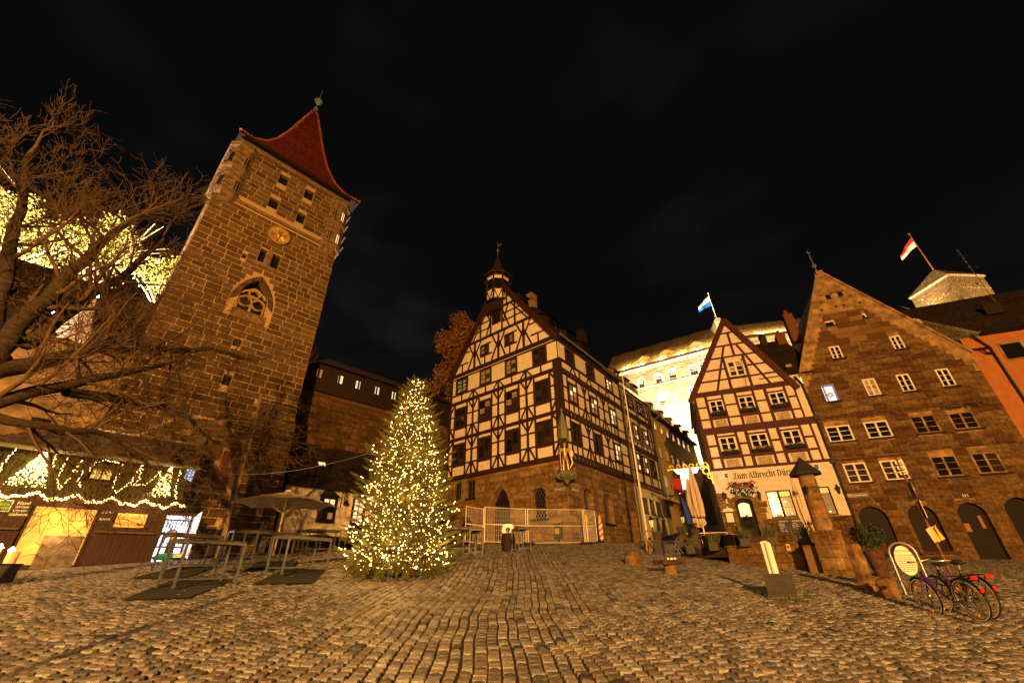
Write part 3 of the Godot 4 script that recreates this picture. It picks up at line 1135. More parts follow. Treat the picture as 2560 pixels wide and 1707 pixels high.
	fr = Transform3D(Basis(Vector3(0, 0, -1), Vector3.UP, Vector3(1, 0, 0)), Vector3(ur, 0, 0))
	core_wall("wall", 0, dep, -1.0, top, -0.035, [], M.mortar, t)
	stonework(t, "stone_block", 0, dep, 8.0, top, [], Vector2(0.4, 0.55), Vector2(0.6, 1.3), 0.07, 0.035, tower_stones(), 0, 48)
	fr = Transform3D()
	var back := MB.new()
	back.quad(Vector3(ur, -1, -dep), Vector3(ul, -1, -dep), Vector3(ul, top, -dep), Vector3(ur, top, -dep))
	part("wall", back.mesh(), M.mortar, t)
	# corner oriels
	for s in [-1, 1]:
		var cx: float = -10.55 if s < 0 else -2.65
		var orl := MB.new()
		var xf := Transform3D(Basis(), Vector3(cx, 0, -0.55))
		orl.lathe([Vector2(0.5, 22.6), Vector2(0.75, 22.9), Vector2(0.8, 23.1), Vector2(1.05, 23.35), Vector2(1.1, 23.75), Vector2(1.0, 23.85), Vector2(1.0, 25.9), Vector2(1.08, 26.0), Vector2(1.08, 26.3), Vector2(1.0, 26.4), Vector2(1.0, 28.2), Vector2(1.12, 28.35), Vector2(1.12, 28.8)], 8, xf, PI / 8, false)
		part("corner_oriel", orl.mesh(), M.tower_trim, t)
		for yy in [24.4, 27.0]:
			for k in [-1, 1]:
				var a: float = PI / 2 + k * PI / 8 * 1.0
				a = -PI / 2 + k * PI / 4 * 0.5
				var dirv := Vector3(sin(k * 0.39), 0, cos(k * 0.39))
				if k == s and s == -1:
					dirv = Vector3(-0.7, 0, 0.72)
				var lit: bool = s > 0 and k > 0
				var w := part("oriel_window", unit_box, M.pane_warm if lit else M.void, t, scaled(Vector3(cx, yy, -0.55) + dirv * 0.93, Vector3(0.24, 0.95, 0.1), Basis(Vector3.UP, atan2(dirv.x, dirv.z))))
		for yy in [23.8, 25.0, 26.35, 27.5]:
			var br := MB.new()
			br.bar(Vector3(cx + s * 1.0, yy - 0.35, -1.2), Vector3(cx + s * 1.0, yy + 0.1, 0.3), 0.1, 0.1)
			part("bracket", br.mesh(), M.tower_trim, t)
	# roof: flared at the eaves, steep towards the finial
	var c := Vector3(-6.3, 0, -4.7)
	var half := 5.12
	var prof := [Vector2(1.0, 29.75), Vector2(0.8, 30.7), Vector2(0.62, 32.2), Vector2(0.46, 34.3), Vector2(0.33, 36.8), Vector2(0.2, 39.8), Vector2(0.09, 42.4), Vector2(0.035, 43.6)]
	var names := ["front", "right", "back", "left"]
	for k in 4:
		var b := MB.new()
		var bs := Basis(Vector3.UP, k * PI / 2)
		for i in prof.size() - 1:
			var p: Vector2 = prof[i]
			var q: Vector2 = prof[i + 1]
			roof_quad(b, c + bs * Vector3(-half * p.x, 0, half * p.x) + Vector3(0, p.y, 0), c + bs * Vector3(half * p.x, 0, half * p.x) + Vector3(0, p.y, 0), c + bs * Vector3(half * q.x, 0, half * q.x) + Vector3(0, q.y, 0), c + bs * Vector3(-half * q.x, 0, half * q.x) + Vector3(0, q.y, 0))
		part("roof", b.mesh(), M.roof_red, t)
		var hp := MB.new()
		for i in prof.size() - 1:
			var p: Vector2 = prof[i]
			var q: Vector2 = prof[i + 1]
			var pa := c + bs * Vector3(half * p.x, 0, half * p.x) + Vector3(0, p.y + 0.04, 0)
			var qa := c + bs * Vector3(half * q.x, 0, half * q.x) + Vector3(0, q.y + 0.04, 0)
			var m := int(pa.distance_to(qa) / 0.36)
			for j in m:
				var u0 := pa.lerp(qa, (j + 0.05) / m)
				var u1 := pa.lerp(qa, (j + 0.98) / m)
				hp.tube([u0, u1], [0.15, 0.1], 5)
		stuff(part("hip_tile", hp.mesh(), M.hip_tile, t))
	var ev := MB.new()
	ev.span(Vector3(-11.42, 29.5, -9.82), Vector3(-1.18, 29.75, 0.42))
	part("eave_board", ev.mesh(), M.wood_dark, t)
	var fi := MB.new()
	fi.lathe([Vector2(0.22, 43.4), Vector2(0.16, 44.2), Vector2(0.24, 44.35), Vector2(0.1, 44.6), Vector2(0.07, 45.1), Vector2(0.2, 45.3), Vector2(0.42, 45.75), Vector2(0.2, 46.2), Vector2(0.06, 46.35), Vector2(0.03, 47.9), Vector2(0, 47.92)], 12, Transform3D(Basis(), c))
	part("finial", fi.mesh(), M.copper, t)
	# the sign with a letter, the round vent, a lit window
	var sg := thing("letter_sign", "yellow plate with black letter N on the gate tower wall", "sign", t.position, 47.2)
	boxp("plate", Vector3(-6.02, 3.32, 0.04), Vector3(-5.64, 3.83, 0.06), M.yellow_sign, sg)
	part("letter", text_mesh("N", 0.5, "Droid Sans", true, 0.01), M.ink, sg, Transform3D(Basis(), Vector3(-5.83, 3.575, 0.07)))
	var lv := MB.new()
	lv.lathe([Vector2(0.26, 0.02), Vector2(0.3, 0.1), Vector2(0.3, 0.3), Vector2(0.25, 0.36), Vector2(0, 0.38)], 16, Transform3D(Basis(Vector3.RIGHT, PI / 2), Vector3(-6.83, 5.75, 0)))
	var lo := MeshInstance3D.new()
	lo.name = "wall_lamp"
	lo.mesh = lv.mesh()
	lo.material_override = M.copper
	add_child(lo)
	lo.position = t.position
	lo.rotation_degrees.y = 47.2
	tag(lo, "round unlit metal lamp on the tower wall above the letter plate", "lamp")
	var w2 := casement(t, -6.98, -6.5, 3.5, 4.52, 0.0, 3, [0.25, 0.5, 0.75], 0.04, 0.025, M.iron, M.pane_cold, 0.07, 0.025)
	w2.set_meta("label", "window lit with cold light, barred in black")
	# floodlights that light both sides from behind
	for s in [-1, 1]:
		var p := t.transform * (Vector3(-18.5, 18.0, -5.0) if s < 0 else Vector3(4.5, 16.5, -7.0))
		var to := t.transform * (Vector3(ul, 23, -4) if s < 0 else Vector3(ur, 25, -4))
		var f := flood("floodlight", "floodlight behind the gate tower lighting its %s side" % ("left" if s < 0 else "right"), p, to, L(1.0, 0.8, 0.62), 520.0 if s < 0 else 420.0, 52.0 if s < 0 else 34.0)

func flood(called: String, label: String, at: Vector3, to: Vector3, color: Color, energy: float, angle: float, group := "") -> Node3D:
	var t := thing(called, label, "floodlight", at, 0.0, group)
	t.look_at_from_position(at, to, Vector3.UP)
	var b := MB.new()
	b.span(Vector3(-0.17, -0.13, 0.0), Vector3(0.17, 0.13, 0.16))
	b.span(Vector3(-0.03, -0.4, 0.06), Vector3(0.03, -0.12, 0.1))
	part("housing", b.mesh(), M.black_paint, t)
	part("glass", unit_box, M.flood_glow, t, scaled(Vector3(0, 0, -0.01), Vector3(0.28, 0.2, 0.01)))
	spot(called + "_light", at + (to - at).normalized() * 0.05, to, color, energy, angle)
	return t

func ring_arc(b: MB, c: Vector2, r: float, w: float, a0: float, a1: float, z0: float, z1: float) -> void:  # a flat ring or arc with square section
	var n := maxi(6, int(absf(a1 - a0) / TAU * 20))
	for i in n:
		var a := lerpf(a0, a1, float(i) / n)
		var d := lerpf(a0, a1, float(i + 1) / n)
		var p := Vector2(cos(a), sin(a))
		var q := Vector2(cos(d), sin(d))
		b.prism(PackedVector2Array([c + p * (r - w * 0.5), c + p * (r + w * 0.5), c + q * (r + w * 0.5), c + q * (r - w * 0.5)]), z0, z1)

func build_city_wall() -> void:
	var t := thing("city_wall", "sandstone town wall with dark timber gallery and lit openings under a tiled roof", "town wall", Vector3(-16.405, 1.089, -31.232), 47.2)
	core_wall("wall", -2.0, 22.0, -1.0, 12.1, -0.03, [], M.red_mortar, t)
	stonework(t, "stone_block", -1.4, 14.0, 5.5, 12.1, [], Vector2(0.36, 0.55), Vector2(0.5, 1.3), 0.08, 0.03, [M.tower_stone_0, M.tower_stone_2, M.tower_stone_4, M.red_stone_1, M.red_stone_3, M.red_stone_4], 220, 51)
	for u in [1.7, 4.5]:
		boxp("pilaster", Vector3(u, 5.5, 0.0), Vector3(u + 0.22, 11.6, 0.14), M.red_stone_3, t)
	var ops := []
	for u in [-0.06, 1.78, 3.42, 5.32, 7.08, 8.9, 10.8]:
		ops.append([u, u + 0.5, 13.16, 13.95, "r"])
	core_wall("gallery_wall", -2.0, 22.0, 12.1, 14.45, 0.25, ops, M.wood_dark, t)
	boxp("gallery_beam", Vector3(-2, 12.0, -0.03), Vector3(22, 12.22, 0.32), M.wood_dark, t)
	for i in ops.size():
		var o: Array = ops[i]
		var pm: Material = M.pane_dim if i == 0 or i > 4 else M.pane_warm
		casement(t, o[0], o[1], o[2], o[3], 0.1, 1, [0.34, 0.67], 0.03, 0.03, M.wood_dark, pm, 0.06)
	var u := -1.8
	while u < 14:
		boxp("gallery_post", Vector3(u, 12.2, 0.25), Vector3(u + 0.14, 14.4, 0.31), M.wood_dark, t)
		u += 0.9
	var b := MB.new()
	roof_quad(b, Vector3(-2, 14.3, 0.75), Vector3(22, 14.3, 0.75), Vector3(22, 15.9, -1.6), Vector3(-2, 15.9, -1.6))
	roof_quad(b, Vector3(22, 14.3, -3.9), Vector3(-2, 14.3, -3.9), Vector3(-2, 15.9, -1.6), Vector3(22, 15.9, -1.6))
	part("roof", b.mesh(), M.roof_brown, t)
	boxp("gallery_back", Vector3(-2, -1, -3.3), Vector3(22, 14.3, -3.1), M.wood_dark, t)

func build_low_house() -> void:
	var t := thing("low_house", "low whitewashed tavern with steep dark roof against the town wall", "house", Vector3(-14.351, 1.089, -29.329), 47.2)
	var ops := [[3.65, 4.75, 0.1, 3.95, "r"]]
	core_wall("wall", -1.2, 9.0, -0.8, 4.25, 0.0, ops, M.plaster_white, t)
	boxp("plinth", Vector3(-1.2, -0.8, -0.05), Vector3(3.5, 1.15, 0.05), M.red_stone_1, t)
	var r := MB.new()
	roof_quad(r, Vector3(-1.4, 4.15, 0.55), Vector3(9.2, 4.15, 0.55), Vector3(9.2, 7.8, -2.85), Vector3(-1.4, 7.8, -2.85))
	part("roof", r.mesh(), M.roof_dark, t)
	boxp("eave_board", Vector3(-1.4, 4.05, 0.3), Vector3(9.2, 4.2, 0.52), M.wood_dark, t)
	var gu := MB.new()
	gu.tube([Vector3(-1.3, 4.9, -0.05), Vector3(9.1, 4.9, -0.05)], [0.06, 0.06], 6)
	part("snow_guard", gu.mesh(), M.iron, t)
	var sk := boxp("skylight", Vector3(1.15, 5.95, -1.22), Vector3(1.6, 6.3, -1.05), M.pane_warm, t)
	sk.transform = fr * scaled(Vector3(1.35, 6.06, -1.2), Vector3(0.5, 0.34, 0.06), Basis(Vector3.RIGHT, -0.82))
	# bay window with its own little roof
	var bay := MB.new()
	bay.span(Vector3(1.2, 1.95, 0.0), Vector3(2.3, 3.6, 0.35))
	part("bay", bay.mesh(), M.wood_dark, t)
	casement(t, 1.3, 2.2, 2.1, 3.5, 0.351, 2, [0.33, 0.7], 0.07, 0.04, M.wood_dark, M.glass_dark, 0.07, 0.07, [M.glass_dark, M.pane_dim, M.glass_dark, M.glass_dark, M.pane_warm, M.pane_warm])
	var br := MB.new()
	var p := [Vector3(1.1, 3.62, 0), Vector3(2.42, 3.62, 0), Vector3(2.42, 3.62, 0.5), Vector3(1.1, 3.62, 0.5), Vector3(1.45, 4.05, 0.02), Vector3(2.05, 4.05, 0.02), Vector3(2.05, 4.05, 0.15), Vector3(1.45, 4.05, 0.15)]
	br.quad(p[3], p[2], p[6], p[7]); br.quad(p[2], p[1], p[5], p[6]); br.quad(p[0], p[3], p[7], p[4]); br.quad(p[7], p[6], p[5], p[4]); br.quad(p[0], p[1], p[2], p[3])
	part("bay_roof", br.mesh(), M.slate, t)
	fill_opening(ops[0], 0.0, 0.15, M.wood_dark, M.void, t, "door_opening")
	casement(t, 3.68, 4.72, 1.95, 3.9, -0.1, 2, [0.3, 0.5, 0.72], 0.16, 0.04, M.wood_dark, M.pane_warm, 0.1, 0.05)
	boxp("door", Vector3(3.7, 0.2, -0.12), Vector3(4.7, 1.93, -0.05), M.door_wood, t)
	# hanging sign and painted tavern name
	var s := thing("tavern_sign", "black wrought sign and gold upright letters beside the tavern bay window", "sign", t.position, 47.2)
	var ib := MB.new()
	ib.bar(Vector3(2.75, 4.0, 0.05), Vector3(3.15, 4.12, 0.5), 0.03, 0.03)
	ib.bar(Vector3(2.75, 3.0, 0.05), Vector3(2.75, 4.1, 0.1), 0.04, 0.04)
	for k in 4:
		ring_arc(ib, Vector2(2.95, 3.25 + k * 0.22), 0.1, 0.04, 0, TAU, 0.2, 0.24)
	ib.ball(Vector3(3.0, 3.3, 0.35), 0.17, 8)
	part("wrought_iron", ib.mesh(), M.iron, s)
	part("lettering", text_mesh("WANDERER", 0.3, "Droid Sans", true, 0.02), M.gold_paint, s, Transform3D(Basis(Vector3.BACK, PI / 2), Vector3(3.22, 3.2, 0.03)))

func build_plaster_house() -> void:
	var o := Vector3(-13.837, 1.089, -28.854)
	var t := thing("plaster_house", "large ochre plastered house with dark roof left of the gate tower", "house", o, 47.2)
	var z := -1.0
	core_wall("wall", -34.0, -11.15, -1.5, 10.1, z, [[-13.7, -13.0, 5.4, 5.9, "r"]], M.plaster_old, t)
	boxp("jamb", Vector3(-13.7, 5.4, z - 0.3), Vector3(-13.0, 5.9, z - 0.25), M.void, t)
	boxp("sill", Vector3(-14.0, 5.25, z - 0.1), Vector3(-12.8, 5.4, z + 0.12), M.tower_trim, t)
	boxp("cornice", Vector3(-34, 9.85, z - 0.1), Vector3(-11.2, 10.15, z + 0.25), M.tower_trim, t)
	var r := MB.new()
	roof_quad(r, Vector3(-34, 10.1, z + 0.4), Vector3(-11.2, 10.1, z + 0.4), Vector3(-11.2, 16.5, z - 5.5), Vector3(-34, 16.5, z - 5.5))
	part("roof", r.mesh(), M.roof_dark, t)
	# little pointed dormer tower, lit pale
	var sp := thing("spire_turret", "small pale pointed roof turret lit from below behind the bare branches", "turret", t.transform * Vector3(-13.9, 10.0, -1.2), 47.2)
	var b := MB.new()
	b.lathe([Vector2(0.85, 0.0), Vector2(0.8, 0.55), Vector2(0.95, 0.6), Vector2(0.6, 1.2), Vector2(0.32, 2.1), Vector2(0.04, 3.1)], 6, Transform3D(), 0.3, false)
	part("roof", b.mesh(), M.plaster_white, sp)
	var fb := MB.new()
	fb.ball(Vector3(0, 3.2, 0), 0.12)
	part("ball", fb.mesh(), M.flood_glow, sp)
	omni("turret_lamp_light", sp.transform * Vector3(-1.0, 0.9, 1.5), L(1.0, 0.8, 0.72), 2.2, 0.08)
	var tl := thing("turret_lamp", "small floodlight on the eave beside the pale turret", "floodlight", sp.transform * Vector3(-1.0, 0.9, 1.5), 47.2)
	var gl := MB.new()
	gl.ball(Vector3.ZERO, 0.06)
	part("glass", gl.mesh(), M.flood_glow, tl)
	# red roofed building farther back
	var q := thing("red_roof_house", "house with red tiled roof half hidden behind branches beside the tower", "house", o, 47.2)
	var rr := MB.new()
	roof_quad(rr, Vector3(-17.0, 13.2, -6.0), Vector3(-11.3, 13.2, -6.0), Vector3(-11.3, 16.2, -8.5), Vector3(-15.5, 16.2, -8.5))
	part("roof", rr.mesh(), M.roof_red, q)
	boxp("wall", Vector3(-17, -1, -9.5), Vector3(-11.4, 13.2, -6.6), M.plaster_old, q)
const ORDINAL := ["first", "second", "third", "fourth", "fifth", "sixth"]

func build_castle() -> void:
	# the hill under it
	var hb := MB.new()
	var hx := []
	for i in 23:
		hx.append(-40.0 + i * 8.0)
	var hz := []
	for i in 12:
		hz.append(-42.0 - i * 10.0)
	var hgt := func(x: float, z: float) -> float:
		var k := clampf((-z - 48.0 + x * 0.1) / 24.0, 0, 1)
		return 1.0 + (k * k * (3 - 2 * k)) * 15.0 * clampf((x + 14.0) / 26.0, 0.0, 1)
	for j in hz.size() - 1:
		for i in hx.size() - 1:
			var a := Vector3(hx[i], hgt.call(hx[i], hz[j]), hz[j])
			var b := Vector3(hx[i + 1], hgt.call(hx[i + 1], hz[j]), hz[j])
			var c := Vector3(hx[i + 1], hgt.call(hx[i + 1], hz[j + 1]), hz[j + 1])
			var d := Vector3(hx[i], hgt.call(hx[i], hz[j + 1]), hz[j + 1])
			hb.quad(a, b, c, d)
	var h := MeshInstance3D.new()
	h.name = "hill"
	h.mesh = hb.mesh()
	h.material_override = M.bark
	h.set_meta("kind", "structure")
	add_child(h)
	mk("castle_wall", L(0.5, 0.37, 0.2), 0.9, "stain", 0.35, 0.6)
	mk("castle_trim", L(0.55, 0.42, 0.27), 0.9, "plaster", 0.5)
	mk("castle_joint", L(0.24, 0.15, 0.06), 0.95, "grain", 1.0)
	mk("glass_lead", L(0.08, 0.1, 0.16), 0.35, "", 1.0, 0.0, {"spec": 0.6})
	var cs := []
	for i in 3:
		cs.append(mk("castle_stone_%d" % i, L(0.46 - i * 0.07, 0.33 - i * 0.06, 0.165 - i * 0.035), 0.9, "stain", 0.5, 0.5))
	# long palace, left wing
	var a := thing("castle_palace", "floodlit castle palace with long tiled roof rising above the houses", "castle", Vector3(24.118, 32.482, -71.016), -35)
	var ops := [[2.63, 3.7, -2.85, -1.15, "s"], [5.1, 6.3, -2.7, -1.0, "s"], [8.75, 10.0, -3.1, -1.35, "s"], [10.5, 11.7, -2.7, -1.0, "s"], [2.6, 3.6, -6.8, -4.9, "o"], [7.9, 8.9, -7.3, -5.1, "o"], [-0.6, 0.5, -3.1, -1.3, "s"]]
	core_wall("wall", -7, 17, -24, 0.9, -0.03, ops, M.castle_joint, a)
	stonework(a, "stone_block", -3, 13.5, -16.0, 0.9, ops, Vector2(0.4, 0.55), Vector2(0.6, 1.5), 0.08, 0.02, cs, 150, 61)
	for i in ops.size():
		var o: Array = ops[i]
		fill_opening(o, 0.0, 0.3, M.castle_trim, M.glass_lead, a, "window")
		var s := MB.new()
		var p := outline(o)
		var q := outline(o, 0.22)
		for k in p.size() - 1:
			s.prism(PackedVector2Array([p[k], q[k], q[k + 1], p[k + 1]]), -0.02, 0.09)
		for k in range(1, 3):
			s.span(Vector3(lerpf(o[0], o[1], k / 3.0) - 0.03, o[2], -0.28), Vector3(lerpf(o[0], o[1], k / 3.0) + 0.03, o[3] - 0.1, -0.2))
		for k in range(1, 4):
			s.span(Vector3(o[0], lerpf(o[2], o[3], k / 4.0) - 0.03, -0.279), Vector3(o[1], lerpf(o[2], o[3], k / 4.0) + 0.03, -0.205))
		part("window_surround", s.mesh(), M.castle_trim, a)
	boxp("string_course", Vector3(-7, -3.4, -0.02), Vector3(17, -3.2, 0.12), M.castle_trim, a)
	boxp("cornice", Vector3(-7, 0.35, -0.02), Vector3(17, 0.75, 0.3), M.castle_trim, a)
	boxp("eave", Vector3(-7, 0.78, -0.3), Vector3(17, 1.0, 0.75), M.wood_dark, a)
	var r := MB.new()
	roof_quad(r, Vector3(-6.5, 0.95, 0.85), Vector3(16.2, 0.95, 0.85), Vector3(16.2, 7.0, -4.4), Vector3(-6.5, 7.0, -4.4))
	part("roof", r.mesh(), M.roof_castle, a)
	var fl := MB.new()
	roof_quad(fl, Vector3(-6.5, 7.0, -4.4), Vector3(16.2, 7.0, -4.4), Vector3(16.2, 0.9, -9.6), Vector3(-6.5, 0.9, -9.6))
	part("roof", fl.mesh(), M.roof_castle, a)
	# small eyebrow dormers in a row
	for u in [0.9, 5.2, 10.6]:
		var d := MB.new()
		for k in 8:
			var x0 := -1.5 + k * 0.375
			var e := func(x: float) -> float: return 0.75 * pow(cos(clampf(x / 1.5, -1, 1) * PI / 2), 2)
			var y0: float = e.call(x0)
			var y1: float = e.call(x0 + 0.375)
			roof_quad(d, Vector3(u + x0, 2.6 + y0, -0.55), Vector3(u + x0 + 0.375, 2.6 + y1, -0.55), Vector3(u + x0 + 0.375, 4.6 + y1 * 0.3, -2.3), Vector3(u + x0, 4.6 + y0 * 0.3, -2.3))
			d.quad_uv(Vector3(u + x0, 2.5, -0.5), Vector3(u + x0 + 0.375, 2.5, -0.5), Vector3(u + x0 + 0.375, 2.6 + y1, -0.55), Vector3(u + x0, 2.6 + y0, -0.55), Vector2(0, 0), Vector2(0.4, 0), Vector2(0.4, 0.5), Vector2(0, 0.5))
		part("dormer", d.mesh(), M.roof_castle, a)
	# right wing turns away
	var w := thing("castle_wing", "right wing of the castle palace with floodlit tiled roof and narrow pointed windows", "castle", Vector3(42.159, 32.5, -62.029), -12)
	core_wall("wall", -5.0, 16, -24, 2.3, 0, [[4.1, 4.85, -1.2, 0.55, "p"]], M.castle_wall, w)
	fill_opening([4.1, 4.85, -1.2, 0.55, "p"], 0.0, 0.3, M.castle_trim, M.glass_lead, w, "window")
	boxp("eave", Vector3(-5, 2.1, -0.2), Vector3(16, 2.35, 0.7), M.wood_dark, w)
	var wr := MB.new()
	roof_quad(wr, Vector3(-5.4, 2.3, 0.8), Vector3(16, 2.3, 0.8), Vector3(16, 7.2, -4.4), Vector3(-5.4, 7.2, -4.4))
	part("roof", wr.mesh(), M.roof_castle, w)
	boxp("parapet", Vector3(-5.8, 2.0, -5), Vector3(-5.0, 6.3, 1.0), M.castle_wall, w)
	# floodlights along the eaves and at the foot
	for u in [-2.2, 0.4, 4.4, 8.0, 11.0, 13.6]:
		var p := a.transform * Vector3(u, 1.5, 1.0)
		roof_lamp(p, a.transform * Vector3(u + 0.2, 4.0, -2.0), 34.0, "eave floodlights of the castle palace", "%s eave floodlight of the castle palace counted from the left" % ORDINAL[int(u + 3) / 3])
	for u in [-3.2, 0.8, 3.6, 6.0]:
		var p := w.transform * Vector3(u, 2.9, 1.0)
		roof_lamp(p, w.transform * Vector3(u + 0.4, 5.0, -2.0), 34.0, "eave floodlights of the castle wing", "%s eave floodlight of the castle right wing counted from the left" % ORDINAL[int(u + 4) / 3])
	for q in [[3.0, -19.0, 7.0], [8.5, -20.0, 7.5]]:
		flood("floodlight", "floodlight on the hill below the castle wall, %s one" % ("left" if q[0] < 5 else "right"), a.transform * Vector3(q[0], q[1], q[2]), a.transform * Vector3(q[0] + 1.0, -8.5, 0), L(1.0, 0.86, 0.66), 2600.0, 64.0)
	flood("floodlight", "floodlight lighting the castle wall below the right wing", w.transform * Vector3(4, -12, 12), w.transform * Vector3(4, 0, 0), L(1.0, 0.75, 0.42), 1500.0, 50.0)
	# flag on the palace
	var fg := thing("white_blue_flag", "white over blue flag on a pole at the ridge of the castle palace", "flag", Vector3(36.9, 37.6, -63.0))
	var fb := MB.new()
	fb.span(Vector3(-0.35, -0.6, -0.35), Vector3(0.35, 1.2, 0.35))
	part("base", fb.mesh(), M.castle_wall, fg)
	var pm := MB.new()
	pm.tube([Vector3(0, 1.2, 0), Vector3(-0.15, 7.0, 0)], [0.09, 0.05], 6)
	pm.ball(Vector3(-0.15, 7.1, 0), 0.12, 8)
	part("pole", pm.mesh(), M.white_paint, fg)
	flag_cloth(fg, [Vector3(-0.12, 6.5, 0), Vector3(-2.25, 4.65, -0.9)], [Vector3(-0.1, 4.3, 0), Vector3(-2.2, 3.75, -0.9)], [M.flag_white, M.flag_blue], 0.5)
	spot("flag_light", w.transform * Vector3(-4.6, 3.0, 2.5), Vector3(36, 42, -63.5), L(1.0, 0.88, 0.75), 40.0, 30.0)
	# square keep to the right
	var k := thing("castle_keep", "square floodlit castle keep with low pyramid roof at the far right", "tower", Vector3(67.84, 39.21, -51.22), 0)
	var ks := []
	for i in 4:
		ks.append(mk("keep_stone_%d" % i, L(0.2 + i * 0.03, 0.12 + i * 0.022, 0.042 + i * 0.01), 0.9, "stain", 0.6, 0.6))
	var left := Basis(Vector3.UP, deg_to_rad(-85.1))
	var rightb := Basis(Vector3.UP, deg_to_rad(4.1))
	fr = Transform3D(left, Vector3.ZERO)
	core_wall("wall", -6.3, 0, -14, 0, -0.03, [], M.castle_joint, k)
	stonework(k, "stone_block", -6.3, 0, -8.0, -0.25, [], Vector2(0.2, 0.3), Vector2(0.3, 0.7), 0.07, 0.02, ks, 150, 63)
	boxp("window_opening", Vector3(-1.98, -1.8, 0.0), Vector3(-1.72, -1.5, 0.05), M.void, k)
	boxp("cornice", Vector3(-6.4, -0.3, -0.05), Vector3(0.1, 0, 0.22), M.castle_trim, k)
	for i in 6:
		var b := MB.new()
		ring_arc(b, Vector2(-4.4 + i * 0.62, -2.55 - (0.3 if i % 2 else 0.0)), 0.14, 0.07, 0, PI, 0.02, 0.09)
		part("arch_frieze", b.mesh(), M.castle_trim, k)
	fr = Transform3D(rightb, Vector3.ZERO)
	core_wall("wall", 0, 5.7, -14, 0, -0.03, [], M.castle_joint, k)
	stonework(k, "stone_block", 0, 5.7, -8.0, -0.25, [], Vector2(0.2, 0.3), Vector2(0.3, 0.7), 0.07, 0.02, ks, 290, 64)
	boxp("cornice", Vector3(-0.1, -0.3, -0.05), Vector3(5.85, 0, 0.22), M.castle_trim, k)
	boxp("window_opening", Vector3(3.6, -1.95, 0.0), Vector3(4.0, -1.5, 0.05), M.void, k)
	boxp("window_opening", Vector3(2.5, -5.0, 0.0), Vector3(2.62, -4.5, 0.05), M.void, k)
	for i in 8:
		var b := MB.new()
		ring_arc(b, Vector2(1.2 + i * 0.6, -2.55), 0.16, 0.07, 0, PI, 0.02, 0.09)
		part("arch_frieze", b.mesh(), M.castle_trim, k)
	fr = Transform3D()
	var c0 := Vector3.ZERO
	var c1: Vector3 = left * Vector3(-6.4, 0, 0)
	var c2: Vector3 = rightb * Vector3(5.85, 0, 0)
	var c3 := c1 + c2
	var ap := c3 * 0.5 + Vector3(0, 3.7, 0)
	var kr := MB.new()
	for e in [[c1, c0], [c0, c2], [c2, c3], [c3, c1]]:
		var m: Vector3 = ((e[0] + e[1]) * 0.5 - c3 * 0.5)
		var ov := m.normalized() * 0.25
		var sd: Vector3 = (e[1] - e[0]).normalized() * 0.25
		roof_quad(kr, e[0] + ov - sd, e[1] + ov + sd, ap + sd * 0.05, ap - sd * 0.05)
	part("roof", kr.mesh(), M.roof_castle, k)
	var kp := MB.new()
	kp.tube([ap - Vector3(0, 0.3, 0), ap + Vector3(-0.1, 7.9, -0.1)], [0.11, 0.05], 6)
	kp.ball(ap + Vector3(-0.1, 8.0, -0.1), 0.14, 8)
	var kf := thing("red_white_flag", "red over white flag on a pole above the castle keep", "flag", k.position)
	part("pole", kp.mesh(), M.red_brown, kf)
	flag_cloth(kf, [ap + Vector3(-0.1, 7.2, -0.1), ap + Vector3(-2.5, 4.2, -1.4)], [ap + Vector3(-0.1, 5.2, -0.1), ap + Vector3(-2.35, 3.4, -1.4)], [M.flag_red, M.flag_white], 0.42)
	roof_lamp(k.position + left * Vector3(-3.8, -3.4, 1.3), k.position + left * Vector3(-3.8, -3.0, 0), 9.0, "", "floodlight close to the left wall of the castle keep")
	flood("floodlight", "floodlight below the castle keep lighting its right wall", k.position + Vector3(6, -9, 10), k.position + rightb * Vector3(2.8, -2.5, 0), L(1.0, 0.7, 0.33), 420.0, 45.0)
	flood("floodlight", "floodlight lighting the left wall and roof of the castle keep", k.position + left * Vector3(-4, -4.5, 11), k.position + left * Vector3(-3, 0.5, 0), L(1.0, 0.72, 0.36), 260.0, 48.0)
	# low roof in front of the keep
	var lr := thing("castle_gatehouse", "low castle building with floodlit ridge in front of the keep", "castle", Vector3(59.6, 35.0, -53.3))
	var lb := MB.new()
	roof_quad(lb, Vector3(0.2, -2.4, 2.0), Vector3(9.0, -4.6, 3.5), Vector3(9.2, -2.2, -1.2), Vector3(0.0, 0.0, 0.0))
	part("roof", lb.mesh(), M.roof_castle, lr)
	boxp("wall", Vector3(0.3, -16, -4), Vector3(9, -3.0, 1.8), M.castle_wall, lr)
	roof_lamp(lr.position + Vector3(1.6, -0.6, 2.4), lr.position + Vector3(1.6, -1.6, 1.0), 7.0, "", "floodlight above the low castle roof before the keep")

func roof_lamp(at: Vector3, to: Vector3, energy: float, group: String, label: String) -> void:
	var t := thing("roof_floodlight", label, "floodlight", at, 0.0, group)
	t.look_at_from_position(at, to, Vector3.UP)
	var b := MB.new()
	b.span(Vector3(-0.12, -0.12, 0.07), Vector3(0.12, 0.12, 0.16))
	part("housing", b.mesh(), M.black_paint, t)
	var g := MB.new()
	g.ball(Vector3.ZERO, 0.06, 8)
	part("glass", g.mesh(), M.flood_glow, t)
	omni("roof_floodlight_light", at, L(1.0, 0.72, 0.34), energy, 0.05)

